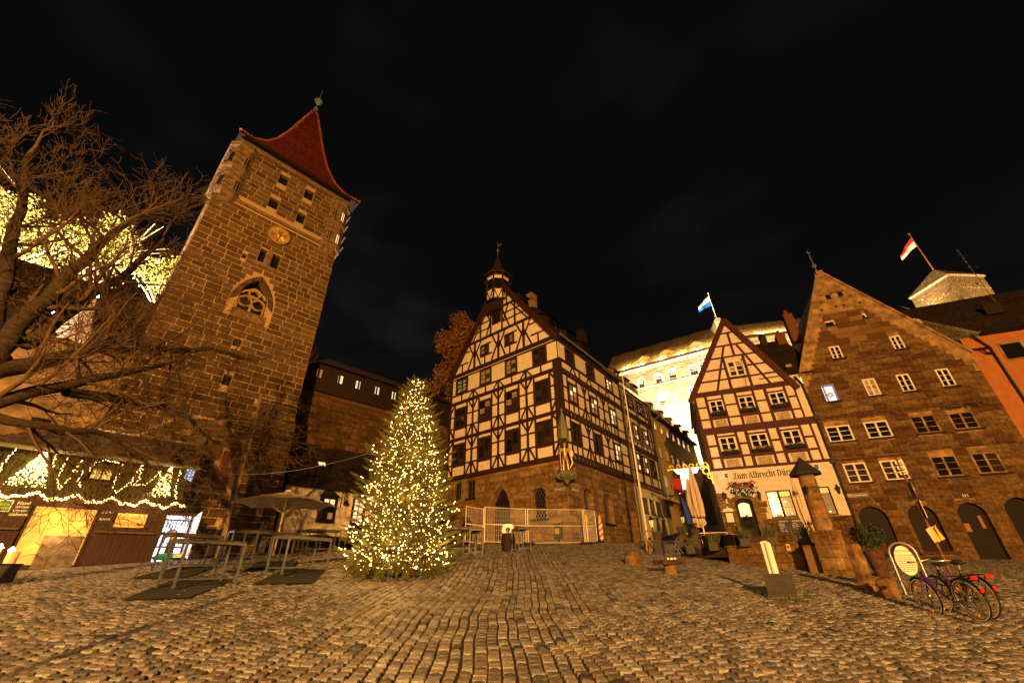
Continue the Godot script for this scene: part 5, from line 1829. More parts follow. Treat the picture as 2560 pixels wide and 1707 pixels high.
func build_corner_statue(base: Transform3D) -> void:
	var s := thing("knight_statue", "gilded armoured knight with striped lance under a green canopy at the house corner", "statue")
	s.transform = base * Transform3D(Basis(Vector3.UP, deg_to_rad(42)), Vector3(0.28, 0, 0.42))
	var c := MB.new()
	c.lathe([Vector2(0.05, 3.55), Vector2(0.22, 3.8), Vector2(0.5, 4.0), Vector2(0.62, 4.3), Vector2(0.4, 4.42), Vector2(0, 4.45)], 10)
	for k in 7:
		var a := -PI * 0.15 + k * PI * 0.22
		c.ball(Vector3(cos(a) * 0.5, 4.16 + 0.06 * sin(k * 2.0), sin(a) * 0.5), 0.15, 7)
		c.tube([Vector3(cos(a) * 0.3, 3.85, sin(a) * 0.3), Vector3(cos(a) * 0.62, 4.0, sin(a) * 0.62), Vector3(cos(a) * 0.68, 4.25, sin(a) * 0.68)], [0.04, 0.06, 0.02], 5)
	part("dragon_console", c.mesh(), M.copper, s)
	var k := MB.new()
	var J := {"hip": Vector3(0, 5.3, 0), "chest": Vector3(0, 5.75, 0), "neck": Vector3(0.0, 5.98, 0.0), "head": Vector3(0.02, 6.14, 0.03)}
	k.tube([J.hip, Vector3(0, 5.45, 0.02), J.chest, J.neck], [0.15, 0.13, 0.19, 0.08], 10)
	k.ball(J.head, 0.115, 10, 1.2)
	k.lathe([Vector2(0.16, 6.18), Vector2(0.12, 6.26), Vector2(0.03, 6.36)], 8, Transform3D(Basis(), Vector3(0.02, 0, 0.03)))
	k.lathe([Vector2(0.24, 5.12), Vector2(0.19, 5.32), Vector2(0.14, 5.42)], 10)
	for sd in [-1, 1]:
		k.tube([Vector3(sd * 0.1, 5.25, 0), Vector3(sd * 0.15, 4.85, 0.05), Vector3(sd * 0.17, 4.46, 0.0)], [0.1, 0.075, 0.055], 8)
		k.ball(Vector3(sd * 0.15, 4.86, 0.07), 0.075, 7)
		k.tube([Vector3(sd * 0.17, 4.48, -0.04), Vector3(sd * 0.18, 4.46, 0.17)], [0.06, 0.04], 6)
		k.ball(Vector3(sd * 0.2, 5.85, 0), 0.1, 8)
	k.tube([Vector3(-0.2, 5.83, 0), Vector3(-0.34, 5.6, 0.06), Vector3(-0.33, 5.5, 0.24)], [0.07, 0.06, 0.05], 7)
	k.tube([Vector3(0.2, 5.83, 0), Vector3(0.36, 5.55, 0.05), Vector3(0.3, 5.35, 0.2)], [0.07, 0.06, 0.05], 7)
	part("armour", k.mesh(), M.gold, s)
	var l := MB.new()
	for i in 22:
		l.tube([Vector3(-0.36, 4.3 + i * 0.08, 0.3), Vector3(-0.355, 4.3 + (i + 0.55) * 0.08, 0.3)], [0.035, 0.035], 6)
	part("lance", l.mesh(), M.chalk, s)
	var l2 := MB.new()
	l2.tube([Vector3(-0.36, 4.28, 0.3), Vector3(-0.35, 6.5, 0.3)], [0.028, 0.025], 6)
	part("lance", l2.mesh(), M.timber_red, s)
	var d := MB.new()
	d.ball(Vector3(0.42, 5.5, 0.15), 0.16, 8, 1.5)
	d.tube([Vector3(0.4, 5.3, 0.12), Vector3(0.48, 4.95, 0.05), Vector3(0.3, 4.6, 0.0)], [0.06, 0.05, 0.02], 6)
	part("dragon", d.mesh(), M.white_paint, s)
	var cn := MB.new()
	cn.lathe([Vector2(0.36, 6.55), Vector2(0.4, 7.1), Vector2(0.44, 7.12), Vector2(0.42, 7.2), Vector2(0.3, 7.6), Vector2(0.1, 8.4), Vector2(0.05, 8.55)], 6, Transform3D(), 0, false)
	cn.ball(Vector3(0, 8.66, 0), 0.13, 8)
	for i in 6:
		var a := TAU * i / 6
		cn.tube([Vector3(cos(a) * 0.38, 6.3, sin(a) * 0.38), Vector3(cos(a) * 0.38, 6.6, sin(a) * 0.38)], [0.01, 0.05], 5)
	part("canopy", cn.mesh(), M.copper, s)

# the narrower timbered house and the yellow house behind it, both along the alley
func build_side_wing(base: Transform3D) -> void:
	var tm: Material = M.timber
	var t := thing("alley_timber_house", "narrow half timbered house with rainpipes and grilled window beside the corner house", "house")
	t.transform = base
	core_wall("wall", 12.0, 19.7, -1.5, 5.5, 0.0, [[13.55, 18.6, 2.85, 4.35, "r"]], M.plaster, t)
	core_wall("plaster", 12.0, 19.7, 5.5, 14.9, 0.06, [], M.plaster, t)
	for y in [[5.55, 0.24], [8.62, 0.16], [9.0, 0.14], [11.95, 0.16], [12.3, 0.12], [14.7, 0.16]]:
		beam("timber_beam", Vector2(12, y[0]), Vector2(19.7, y[0]), y[1], 0.0, 0.2, tm, t)
	for y in [8.8, 12.12]:
		for i in 12:
			beam("joist_end", Vector2(12.4 + i * 0.62, y - 0.14), Vector2(12.4 + i * 0.62, y + 0.14), 0.2, 0.0, 0.24, tm, t)
	for u in [12.3, 13.4, 15.55, 16.0, 18.2, 19.0, 19.55]:
		beam("timber_post", Vector2(u, 9.1), Vector2(u, 11.9), 0.15, 0.0, 0.12, tm, t)
		beam("timber_post", Vector2(u, 12.4), Vector2(u, 14.7), 0.15, 0.0, 0.12, tm, t)
	for u in [12.25, 12.75, 14.55, 14.85, 16.6, 17.0, 18.65, 19.5]:
		beam("timber_post", Vector2(u, 5.6), Vector2(u, 8.6), 0.13, 0.0, 0.12, tm, t)
	for y in [9.6, 10.5, 13.0, 13.7]:
		beam("timber_rail", Vector2(12, y), Vector2(13.6, y), 0.12, 0.0, 0.11, tm, t)
		beam("timber_rail", Vector2(17.8, y), Vector2(19.7, y), 0.12, 0.0, 0.11, tm, t)
	for y in [9.55, 6.55, 12.9]:
		beam("timber_rail", Vector2(12, y), Vector2(19.7, y), 0.12, 0.0, 0.115, tm, t)
	for q in [[12.2, 9.1, 13.2, 11.9], [19.4, 9.1, 18.5, 11.9], [12.2, 12.4, 13.2, 14.7], [19.4, 12.4, 18.6, 14.7], [14.2, 9.1, 14.8, 9.6], [17.4, 9.1, 16.8, 9.6]]:
		beam("timber_brace", Vector2(q[0], q[1]), Vector2(q[2], q[3]), 0.13, 0.0, 0.11, tm, t)
	for w in [[13.72, 15.12, 9.72, 11.4], [16.3, 17.78, 9.72, 11.4], [13.6, 15.0, 13.0, 14.4], [16.15, 17.7, 13.0, 14.4], [12.9, 14.42, 6.65, 8.38], [14.95, 16.45, 6.65, 8.38], [17.1, 18.56, 6.65, 8.38]]:
		var lit: bool = w[2] > 9.0 and w[2] < 12.0 or w[0] < 15.5 and w[2] < 9
		casement(t, w[0], w[1], w[2], w[3], 0.065, 2, [0.34, 0.68], 0.14, 0.05, tm, M.glass_dark, 0.12, 0.08, [M.pane_dim, M.pane_warm, M.pane_dim, M.glass_pale] if lit else [M.glass_pale, M.glass_dark, M.glass_brown])
	fill_opening([13.55, 18.6, 2.85, 4.35, "r"], 0.0, 0.2, M.warm_trim, M.glass_brown, t, "window")
	for k in 3:
		lattice(t, 13.6 + k * 1.7, 15.15 + k * 1.7, 2.86, 4.33, -0.05)
	for u in [15.2, 16.9]:
		boxp("mullion", Vector3(u, 2.85, -0.18), Vector3(u + 0.08, 4.35, 0.02), M.white_paint, t)
	boxp("sill", Vector3(13.3, 2.7, 0.0), Vector3(18.85, 2.82, 0.22), M.white_paint, t)
	boxp("bracket_beam", Vector3(12.2, 5.2, 0.0), Vector3(19.6, 5.36, 0.3), M.warm_trim, t)
	for u in [12.02, 19.75]:
		var b := MB.new()
		b.tube([Vector3(u, 15.1, 0.5), Vector3(u, 14.5, 0.22), Vector3(u, 14.0, 0.2), Vector3(u, 0.3, 0.2)], [0.08, 0.07, 0.07, 0.07], 8)
		part("rainpipe", b.mesh(), M.copper, t)
	var r := MB.new()
	roof_quad(r, Vector3(12, 14.9, 0.5), Vector3(20.0, 14.9, 0.5), Vector3(20.0, 21.0, -5.0), Vector3(12, 21.0, -5.0))
	part("roof", r.mesh(), M.roof_dark, t)
	for u in [13.6, 16.4, 18.7]:
		shed_dormer(t, Vector3(u, 16.2, -0.65), Vector3.RIGHT, Vector3(0, 6.1, -5.5).normalized(), 1.5, 0.9)
	# yellow house
	var y := thing("yellow_house", "ochre yellow alley house with a row of small lit windows and dormers", "house")
	y.transform = base
	core_wall("wall", 19.85, 38.5, -1.0, 14.0, -0.02, [], M.plaster_yellow, y)
	for row in 3:
		for i in 7:
			var u := 21.0 + i * 2.14
			var v: float = [12.42, 9.3, 6.25][row]
			var shut := row == 1 and i < 2 or row == 2 and i < 1
			var fb := MB.new()
			for e in [[u - 0.1, v - 0.1, u + 1.02, v], [u - 0.1, v + 1.12, u + 1.02, v + 1.22], [u - 0.1, v, u, v + 1.12], [u + 0.92, v, u + 1.02, v + 1.12]]:
				fb.span(Vector3(e[0], e[1], -0.03), Vector3(e[2], e[3], 0.04))
			part("window_surround", fb.mesh(), M.plaster_gable, y)
			if shut:
				boxp("shutter", Vector3(u, v, -0.02), Vector3(u + 0.92, v + 1.12, 0.02), M.white_paint, y)
			else:
				var lit := row == 0
				casement(y, u, u + 0.92, v, v + 1.12, -0.015, 2, [0.5], 0.07, 0.04, M.white_paint, M.glass_dark, 0.04, 0.06, [M.pane_warm, M.glass_brown, M.glass_pale, M.glass_brown] if lit else [M.glass_brown, M.glass_pale])
	boxp("ledge", Vector3(19.9, 4.75, -0.02), Vector3(31, 4.95, 0.35), M.plaster_yellow, y)
	for u in [26.6, 27.9, 29.0]:
		boxp("window", Vector3(u, 2.9, -0.01), Vector3(u + 0.5, 4.1, 0.015), M.glass_brown, y)
	var yr := MB.new()
	roof_quad(yr, Vector3(19.6, 14.0, 0.6), Vector3(39.0, 14.0, 0.6), Vector3(39.0, 18.5, -4.5), Vector3(19.6, 18.5, -4.5))
	part("roof", yr.mesh(), M.roof_brown, y)
	boxp("eave_board", Vector3(19.7, 13.85, 0.0), Vector3(39, 14.0, 0.5), M.wood_dark, y)
	for i in 5:
		var u := 22.2 + i * 3.6
		shed_dormer(y, Vector3(u, 14.7, -0.2), Vector3.RIGHT, Vector3(0, 4.5, -5.1).normalized(), 1.3, 1.15)
	for u in [20.15, 20.45]:
		var b := MB.new()
		b.tube([Vector3(u + 1.5, 14.05, 0.6), Vector3(u, 13.2, 0.12), Vector3(u, 0.5, 0.12)], [0.06, 0.06, 0.06], 8)
		part("rainpipe", b.mesh(), M.copper, y)
	# wall lamp that lights the alley
	var l := thing("alley_lamp", "bright wall lamp on a curved bracket over the alley", "lamp")
	l.transform = base
	var br := MB.new()
	br.tube([Vector3(20.6, 5.3, 0.0), Vector3(20.9, 5.15, 0.5), Vector3(21.3, 5.25, 1.0), Vector3(21.4, 5.5, 1.25)], [0.03, 0.03, 0.03, 0.03], 6)
	part("bracket", br.mesh(), M.iron, l)
	var gb := MB.new()
	gb.lathe([Vector2(0.03, 5.42), Vector2(0.14, 5.5), Vector2(0.2, 5.8), Vector2(0.1, 5.92), Vector2(0, 5.94)], 10, Transform3D(Basis(), Vector3(21.4, 0, 1.25)))
	part("lantern", gb.mesh(), M.lamp_glow, l)
	omni("alley_lamp_light", base * Vector3(21.4, 5.68, 1.25), L(1.0, 0.62, 0.24), 30.0, 0.15)
	# flagpole leaning before the alley house
	var fp := thing("bare_flagpole", "bare pale flagpole rising before the alley half timbered house", "flagpole", Vector3(8.52, 1.6, -29.29))
	var pb := MB.new()
	pb.tube([Vector3.ZERO, Vector3(0, 11.6, 0)], [0.07, 0.04], 8)
	part("pole", pb.mesh(), M.white_paint, fp)
const RIGHT_ROW := Vector3(21.228, 0.503, -29.076)

func build_inn() -> void:
	var t := thing("inn_house", "narrow red timbered inn with steep gable and flower boxes", "house", RIGHT_ROW, -21.6)
	var tm: Material = M.timber_red
	var pl: Material = M.plaster_white
	var door := [-5.98, -4.86, 1.3, 3.75, "s"]
	var w1 := [-3.87, -2.36, 2.4, 4.12, "r"]
	var w2 := [-1.55, -0.07, 2.4, 4.17, "r"]
	core_wall("wall", -7.0, 0.62, 2.35, 5.85, 0.02, [door, w1, w2], pl, t)
	core_wall("base_wall", -7.0, 0.62, -1.5, 2.36, -0.03, [door], M.red_mortar, t)
	stonework(t, "stone_block", -7.0, 0.62, -1.0, 2.36, [[-6.2, -4.6, 1.0, 2.5, "r"]], Vector2(0.4, 0.55), Vector2(0.6, 1.2), 0.06, 0.016, red_stones(), 60, 81)
	# rough stone round the door and at the corner
	rng.seed = 82
	for i in 8:
		var v := 1.2 + i * 0.4
		var w := rf(0.35, 0.75)
		part("quoin", unit_blocks[i % 5], M["warm_stone_%d" % (i % 5)], t, scaled(Vector3(-7.0 + w * 0.5, v, 0.03), Vector3(w, 0.38, 0.06)))
	for i in 7:
		var v := 1.4 + i * 0.38
		var w := rf(0.3, 0.62)
		part("quoin", unit_blocks[i % 5], M["warm_stone_%d" % ((i + 2) % 5)], t, scaled(Vector3(-4.6 + w * 0.5, v, 0.03), Vector3(w, 0.36, 0.06)))
		part("quoin", unit_blocks[(i + 1) % 5], M["warm_stone_%d" % ((i + 1) % 5)], t, scaled(Vector3(-6.22 - w * 0.25, v, 0.03), Vector3(w * 0.5, 0.36, 0.06)))
	arch_ring("door_surround", door, 0.28, -0.05, 0.1, [M.warm_stone_0, M.warm_stone_1, M.warm_stone_3], t, 0.008)
	fill_opening(door, 0.0, 0.35, M.warm_trim, M.door_wood, t, "door_panel")
	var dl := MB.new()
	var ip := outline([-5.78, -5.06, 2.6, 3.5, "s"])
	dl.prism(ip, -0.35, -0.33)
	part("door_glass", dl.mesh(), M.pane_warm, t)
	lattice(t, -5.76, -5.08, 2.62, 3.4, -0.32)
	# big ground floor windows, lit inside
	for w in [w1, w2]:
		fill_opening(w, 0.02, 0.2, pl, M.glass_brown, t, "window_back")
		casement(t, w[0], w[1], w[2], w[3], -0.12, 2, [0.78], 0.07, 0.05, M.wood_dark, M.pane_dim, 0.08, 0.13, [M.pane_room, M.pane_room, M.pane_warm, M.pane_amber])
		var gb := MB.new()
		for k in range(1, 4):
			for s in 2:
				var x: float = lerpf(w[0], w[1], (s + k / 4.0) / 2.0)
				gb.span(Vector3(x - 0.008, w[2], -0.11), Vector3(x + 0.008, w[3], -0.09))
		gb.span(Vector3(w[0], w[2] + 0.62, -0.11), Vector3(w[1], w[2] + 0.64, -0.09))
		part("glazing_bars", gb.mesh(), M.wood_dark, t)
		boxp("sill", Vector3(w[0] - 0.08, w[2] - 0.1, 0.0), Vector3(w[1] + 0.08, w[2], 0.14), M.warm_trim, t)
	rng.seed = 83
	for w in [w1, w2]:
		var lf := MB.new()
		for i in 60:
			var x: float = rf(w[0] + 0.1, w[1] - 0.1)
			var y: float = w[2] + 0.07
			lf.tri(Vector3(x - 0.02, y, -0.09), Vector3(x + 0.02, y, -0.09), Vector3(x + rf(-0.1, 0.1), y + rf(0.08, 0.24), -0.085))
		stuff(part("window_plants", lf.mesh(), M.leaf_gold, t))
	for q in [[-3.42, 3.78, 0.2], [-3.3, 3.22, 0.13], [-3.35, 2.62, 0.07], [-2.65, 2.62, 0.07], [-0.45, 2.62, 0.07], [-2.85, 3.38, 0.1]]:
		var gl := MB.new()
		gl.lathe([Vector2(0.02, q[2] * 0.7), Vector2(q[2] * 0.6, q[2] * 0.5), Vector2(q[2], 0), Vector2(q[2] * 0.7, -q[2] * 0.4), Vector2(0, -q[2] * 0.45)], 10, Transform3D(Basis.from_scale(Vector3(1, 1, 0.12)), Vector3(q[0], q[1], -0.08)))
		part("room_lamp", gl.mesh(), M.lamp_soft if q[2] > 0.08 else M.lamp_soft, t)
	# upper floors
	core_wall("plaster", -6.98, 0.62, 5.8, 11.7, 0.02, [], pl, t)
	var ext := func(y: float) -> Array: return [-7.0 + (y - 11.6) / 1.64, -0.05 - (y - 11.6) / 2.02]
	core_wall("plaster", -7.0, 0, 11.7, 17.7, 0.02, [], pl, t, ext, 0.4)
	core_wall("plaster", -0.4, 0.62, 11.5, 12.35, 0.015, [], pl, t)
	var z := 0.07
	beam("timber_beam", Vector2(-7.1, 5.84), Vector2(0.64, 5.84), 0.18, 0.0, 0.1, tm, t)
	beam("timber_beam", Vector2(-7.1, 8.7), Vector2(0.64, 8.7), 0.52, 0.0, 0.14, tm, t)
	beam("timber_beam", Vector2(-7.2, 11.7), Vector2(0.3, 11.7), 0.4, 0.0, 0.14, tm, t)
	for p in [[-6.88, 0.28], [-6.08, 0.2], [-4.68, 0.18], [-3.99, 0.24], [-2.58, 0.18], [-1.88, 0.22], [-0.48, 0.16], [0.2, 0.14]]:
		beam("timber_post", Vector2(p[0], 5.9), Vector2(p[0], 8.45), p[1], 0.0, z, tm, t)
	for p in [[-6.93, 0.2], [-6.12, 0.2], [-4.9, 0.16], [-3.96, 0.18], [-2.72, 0.18], [-1.88, 0.22], [-0.58, 0.16], [0.04, 0.12]]:
		beam("timber_post", Vector2(p[0], 8.9), Vector2(p[0], 11.55), p[1], 0.0, z, tm, t)
	for r in [6.68, 7.57]:
		for s in [[-6.9, -6.1], [-4.7, -4.0], [-2.6, -1.9], [-0.5, 0.2]]:
			beam("timber_rail", Vector2(s[0], r), Vector2(s[1], r), 0.15, 0.0, z - 0.006, tm, t)
	for r in [9.65, 10.63]:
		for s in [[-6.95, -6.1], [-4.9, -4.0], [-2.7, -1.9], [-0.6, 0.05]]:
			beam("timber_rail", Vector2(s[0], r), Vector2(s[1], r), 0.13, 0.0, z - 0.006, tm, t)
	var rows := [[7.15, 8.14, [[-5.92, -4.85], [-3.84, -2.72], [-1.7, -0.62]]], [10.18, 11.1, [[-5.95, -4.97], [-3.87, -2.84], [-1.74, -0.7]]]]
	rng.seed = 84
	for row in rows:
		for w in row[2]:
			beam("timber_rail", Vector2(w[0] - 0.1, row[1] + 0.08), Vector2(w[1] + 0.1, row[1] + 0.08), 0.13, 0.0, z + 0.003, tm, t)
			beam("timber_rail", Vector2(w[0] - 0.15, row[0] - 0.33), Vector2(w[1] + 0.15, row[0] - 0.33), 0.55, 0.0, z - 0.002, tm, t)
			boxp("drip_stain", Vector3(w[0] + 0.1, row[0] - 1.2, 0.0), Vector3(w[1] - 0.1, row[0] - 0.65, 0.023), M.stained_plaster, t)
			casement(t, w[0], w[1], row[0], row[1], 0.03, 2, [0.5], 0.08, 0.045, M.white_paint, M.glass_dark, 0.07, 0.12)
			flower_box(t.transform * Vector3((w[0] + w[1]) * 0.5, row[0] - 0.2, 0.25), -21.6, w[1] - w[0] + 0.15, "flower box with dark hanging foliage under the %s window of the %s row" % [["left", "middle", "right"][row[2].find(w)], "lower" if row[0] < 9 else "upper"])
	# gable timbers
	beam("barge_board", Vector2(-7.3, 11.2), Vector2(-3.18, 18.05), 0.42, 0.0, 0.3, tm, t)
	beam("barge_board", Vector2(0.25, 11.15), Vector2(-3.22, 18.05), 0.42, 0.0, 0.302, tm, t)
	for h in [12.75, 13.66, 14.65, 15.7, 16.83]:
		var e: Array = ext.call(h)
		if h in [13.66, 12.75]:
			beam("timber_rail", Vector2(e[0], h), Vector2(-4.1, h), 0.14, 0.0, z - 0.005, tm, t)
			beam("timber_rail", Vector2(-2.6, h), Vector2(e[1], h), 0.14, 0.0, z - 0.005, tm, t)
		else:
			beam("timber_rail", Vector2(e[0], h), Vector2(e[1], h), 0.14, 0.0, z - 0.005, tm, t)
	beam("timber_post", Vector2(-3.2, 14.65), Vector2(-3.2, 16.8), 0.18, 0.0, z, tm, t)
	beam("timber_post", Vector2(-4.08, 11.9), Vector2(-4.08, 14.6), 0.2, 0.0, z, tm, t)
	beam("timber_post", Vector2(-2.62, 11.9), Vector2(-2.62, 14.6), 0.2, 0.0, z, tm, t)
	for q in [[-5.1, 11.9, -3.75, 15.7], [-1.35, 11.9, -2.85, 15.7]]:
		beam("timber_brace", Vector2(q[0], q[1]), Vector2(q[2], q[3]), 0.17, 0.0, z + 0.008, tm, t)
	casement(t, -3.92, -2.8, 12.86, 14.2, 0.03, 2, [0.33, 0.66], 0.09, 0.045, M.white_paint, M.glass_brown, 0.07, 0.13, [M.glass_brown, M.glass_brown, M.pane_dim])
	boxp("window_rail", Vector3(-4.05, 12.66, 0.0), Vector3(-2.65, 12.86, 0.09), tm, t)
	var ar := MB.new()
	ar.bar(Vector3(-3.05, 11.6, 0.2), Vector3(-2.95, 13.8, 0.95), 0.035, 0.035)
	ar.ball(Vector3(-2.95, 13.85, 0.97), 0.07, 6)
	part("flag_bracket", ar.mesh(), M.iron, t)
	# roof
	var r := MB.new()
	var rk0 := Vector3(-3.2, 18.05, 0.3)
	var rk1 := Vector3(-3.2, 18.05, -9.0)
	roof_quad(r, Vector3(0.35, 11.2, 0.3), Vector3(0.35, 11.2, -9), rk1, rk0)
	roof_quad(r, Vector3(-7.4, 11.15, -9), Vector3(-7.4, 11.15, 0.3), rk0, rk1)
	part("roof", r.mesh(), M.roof_brown, t)
	var lw := MB.new()
	lw.quad(Vector3(-7.0, -1, -9), Vector3(-7.0, -1, 0), Vector3(-7.0, 11.4, 0), Vector3(-7.0, 11.4, -9))
	lw.span(Vector3(-7.18, 11.0, -9), Vector3(-7.02, 11.2, 0.35))
	part("side_wall", lw.mesh(), M.plaster_old, t)
	var dp := MB.new()
	dp.tube([Vector3(0.3, 12.1, 0.25), Vector3(0.62, 11.4, 0.15), Vector3(0.66, 8.9, 0.15), Vector3(0.66, -0.4, 0.15)], [0.07, 0.07, 0.07, 0.07], 8)
	dp.span(Vector3(0.5, 8.6, 0.02), Vector3(0.82, 8.95, 0.3))
	dp.span(Vector3(0.5, 5.6, 0.02), Vector3(0.82, 5.9, 0.28))
	part("rainpipe", dp.mesh(), M.iron, t)
	# house name in black letter over the door, lettering on the wall
	var nm := thing("painted_house_name", "black old-style lettering naming the inn across its white wall", "lettering", RIGHT_ROW, -21.6)
	var tx := text_mesh("Zum Albrecht Dürer Haus", 0.56, "Droid Serif", true, 0.012)
	var ab := tx.get_aabb()
	var kx := 5.05 / ab.size.x
	part("lettering", tx, M.ink, nm, Transform3D(Basis().scaled(Vector3(kx, 1.05, 1)), Vector3(-3.08, 5.28, 0.035)))
	for q in [[-6.28, -5.86, 4.93, 5.57, "left of the painted house name"], [-0.6, -0.14, 5.03, 5.68, "right of the painted house name"]]:
		var p := thing("beer_plaque", "white framed plaque with blue field %s" % q[4], "sign", RIGHT_ROW, -21.6)
		boxp("board", Vector3(q[0], q[2], 0.03), Vector3(q[1], q[3], 0.1), M.white_paint, p)
		boxp("field", Vector3(q[0] + 0.1, q[2] + 0.27, 0.1), Vector3(q[1] - 0.1, q[3] - 0.06, 0.106), M.plate_blue, p)
		var ln := MB.new()
		for i in 3:
			ln.span(Vector3(q[0] + 0.09, q[2] + 0.06 + i * 0.06, 0.1), Vector3(q[1] - 0.09, q[2] + 0.085 + i * 0.06, 0.104))
		part("print", ln.mesh(), M.ink, p)
	for q in [[-6.55, 4.0, "left of the inn door"], [-4.33, 3.9, "right of the inn door"], [0.36, 3.95, "at the right end of the inn wall"]]:
		var l := thing("wall_lantern", "small unlit black wall lantern %s" % q[2], "lantern", t.transform * Vector3(q[0], q[1], 0.18), -21.6, "wall lanterns of the inn")
		var lb := MB.new()
		lb.lathe([Vector2(0.06, -0.3), Vector2(0.13, 0.05), Vector2(0.17, 0.07), Vector2(0.05, 0.2), Vector2(0.02, 0.3), Vector2(0, 0.31)], 6, Transform3D(), 0, false)
		lb.bar(Vector3(0, 0.2, 0), Vector3(0, 0.25, -0.18), 0.03, 0.03)
		part("lantern", lb.mesh(), M.black_paint, l)
	# evergreen with red bows over the door, wreath on the door
	var g := thing("door_greenery", "bush of evergreen with red bows and small lights over the inn door", "greenery", t.transform * Vector3(-5.3, 4.35, 0.25), -21.6)
	leafy(g, Vector3.ZERO, Vector3(0.95, 0.5, 0.35), 420, M.leaf_dark, 0.16, 85)
	rng.seed = 86
	var rb := MB.new()
	var bl := MB.new()
	for i in 26:
		rb.ball(Vector3(rf(-0.9, 0.9), rf(-0.05, 0.5), rf(0.1, 0.38)), rf(0.04, 0.07), 6)
	for i in 45:
		bl.ball(Vector3(rf(-0.85, 0.85), rf(-0.45, 0.4), rf(0.2, 0.4)), 0.016, 5)
	part("bow", rb.mesh(), M.red_paint, g)
	stuff(part("light_bulb", bl.mesh(), M.lamp_soft, g))
	var wr := thing("door_wreath", "dark evergreen wreath with red bow hanging on the inn door", "wreath", t.transform * Vector3(-5.4, 2.2, -0.24), -21.6)
	leafy(wr, Vector3.ZERO, Vector3(0.34, 0.42, 0.12), 200, M.leaf_dark, 0.12, 87)
	var wb := MB.new()
	wb.ball(Vector3(0, 0.4, 0.1), 0.09, 6)
	part("bow", wb.mesh(), M.red_paint, wr)
	# menu case and boards
	var mc := thing("menu_case", "framed menu case with ornate white top beside the inn door", "sign", t.transform * Vector3(-6.52, 2.55, 0.1), -21.6)
	boxp("frame", Vector3(-0.3, -0.42, 0), Vector3(0.3, 0.42, 0.08), M.black_paint, mc)
	boxp("sheet", Vector3(-0.22, -0.3, 0.08), Vector3(0.22, 0.28, 0.088), M.paper, mc)
	var om := MB.new()
	om.prism(outline([-0.34, 0.34, 0.38, 0.62, "s"]), 0.0, 0.09)
	om.ball(Vector3(0, 0.66, 0.05), 0.07, 6)
	part("ornament", om.mesh(), M.white_paint, mc)
	for q in [[-3.35, 1.85, 0.55, "left"], [-2.6, 1.85, 0.55, "right"]]:
		var b := thing("menu_board", "dark chalk menu board under the inn window, the %s one" % q[3], "board", t.transform * Vector3(q[0], q[1], 0.1), -21.6, "chalk boards under the inn window")
		boxp("board", Vector3(-0.36, -0.5, 0), Vector3(0.36, 0.42, 0.03), M.black_paint, b)
		part("lettering", text_mesh("Speisekarte", 0.11, "Droid Sans", false, 0.003), M.chalk, b, Transform3D(Basis(), Vector3(0, 0.3, 0.034)))
		var ln := MB.new()
		for i in 6:
			ln.span(Vector3(-0.3, 0.14 - i * 0.09, 0.03), Vector3(-0.3 + 0.3 + 0.05 * (i % 3), 0.155 - i * 0.09, 0.033))
		part("chalk_lines", ln.mesh(), M.chalk, b)
	# illuminated sign on a wrought bracket over the alley
	var s := thing("hanging_inn_sign", "glowing white inn sign hanging from a scrolled wrought iron bracket", "sign", t.transform * Vector3(-7.05, 5.75, 0.1), -21.6)
	var ir := MB.new()
	ir.bar(Vector3(0, 0.35, 0.1), Vector3(-2.9, 0.35, 0.1), 0.05, 0.05)
	for k in 6:
		ring_arc(ir, Vector2(-0.25 - k * 0.48, 0.52), 0.13, 0.035, -0.6, PI + 1.2, 0.08, 0.12)
	ring_arc(ir, Vector2(-0.3, 0.05), 0.22, 0.05, 0, TAU, 0.08, 0.12)
	ring_arc(ir, Vector2(-0.1, -0.35), 0.16, 0.05, 0, TAU, 0.08, 0.12)
	ir.bar(Vector3(0, -0.9, 0.1), Vector3(-0.1, 0.5, 0.1), 0.05, 0.05)
	ir.ball(Vector3(-3.0, 0.35, 0.1), 0.15, 8)
	part("bracket", ir.mesh(), M.gold, s)
	var tp := MB.new()
	tp.prism(PackedVector2Array([Vector2(-2.55, 0.3), Vector2(-0.75, 0.3), Vector2(-0.95, -0.02), Vector2(-2.3, -0.02)]), 0.02, 0.18)
	part("lamp_housing", tp.mesh(), M.pane_white_lamp, s)
	var bd := MB.new()
	bd.span(Vector3(-2.15, -1.15, 0.04), Vector3(-1.2, -0.06, 0.16))
	part("board", bd.mesh(), M.pane_white_lamp, s)
	part("lettering", text_mesh("Dürer", 0.16, "Droid Serif", false, 0.004), M.pale_print, s, Transform3D(Basis(), Vector3(-1.68, -0.95, 0.164)))
	part("emblem", unit_box, M.pale_print, s, scaled(Vector3(-1.68, -0.55, 0.164), Vector3(0.36, 0.28, 0.004)))
	omni("inn_sign_light", s.transform * Vector3(-1.0, 0.1, 0.6), L(1.0, 0.85, 0.62), 3.2, 0.25)
	# joint house behind, between inn and gable house, and chimneys above it
	var j := thing("rear_roof_house", "dark roofed house set back between the inn and the sandstone gable", "house", RIGHT_ROW, -21.6)
	var jr := MB.new()
	roof_quad(jr, Vector3(-2.0, 12.3, 0.12), Vector3(1.9, 12.3, 0.12), Vector3(1.9, 17.4, -4.5), Vector3(-2.0, 17.4, -4.5))
	part("roof", jr.mesh(), M.roof_dark, j)
	for q in [[-1.4, 17.6, 1.6], [0.2, 17.3, 1.2]]:
		var c := MB.new()
		c.box(Vector3(q[0], q[1] - 0.3, -4.4), Vector3(0.5, q[2], 0.5))
		c.ball(Vector3(q[0], q[1] + q[2] * 0.5 - 0.1, -4.4), 0.33, 8, 1.4)
		part("chimney", c.mesh(), M.slate, j)
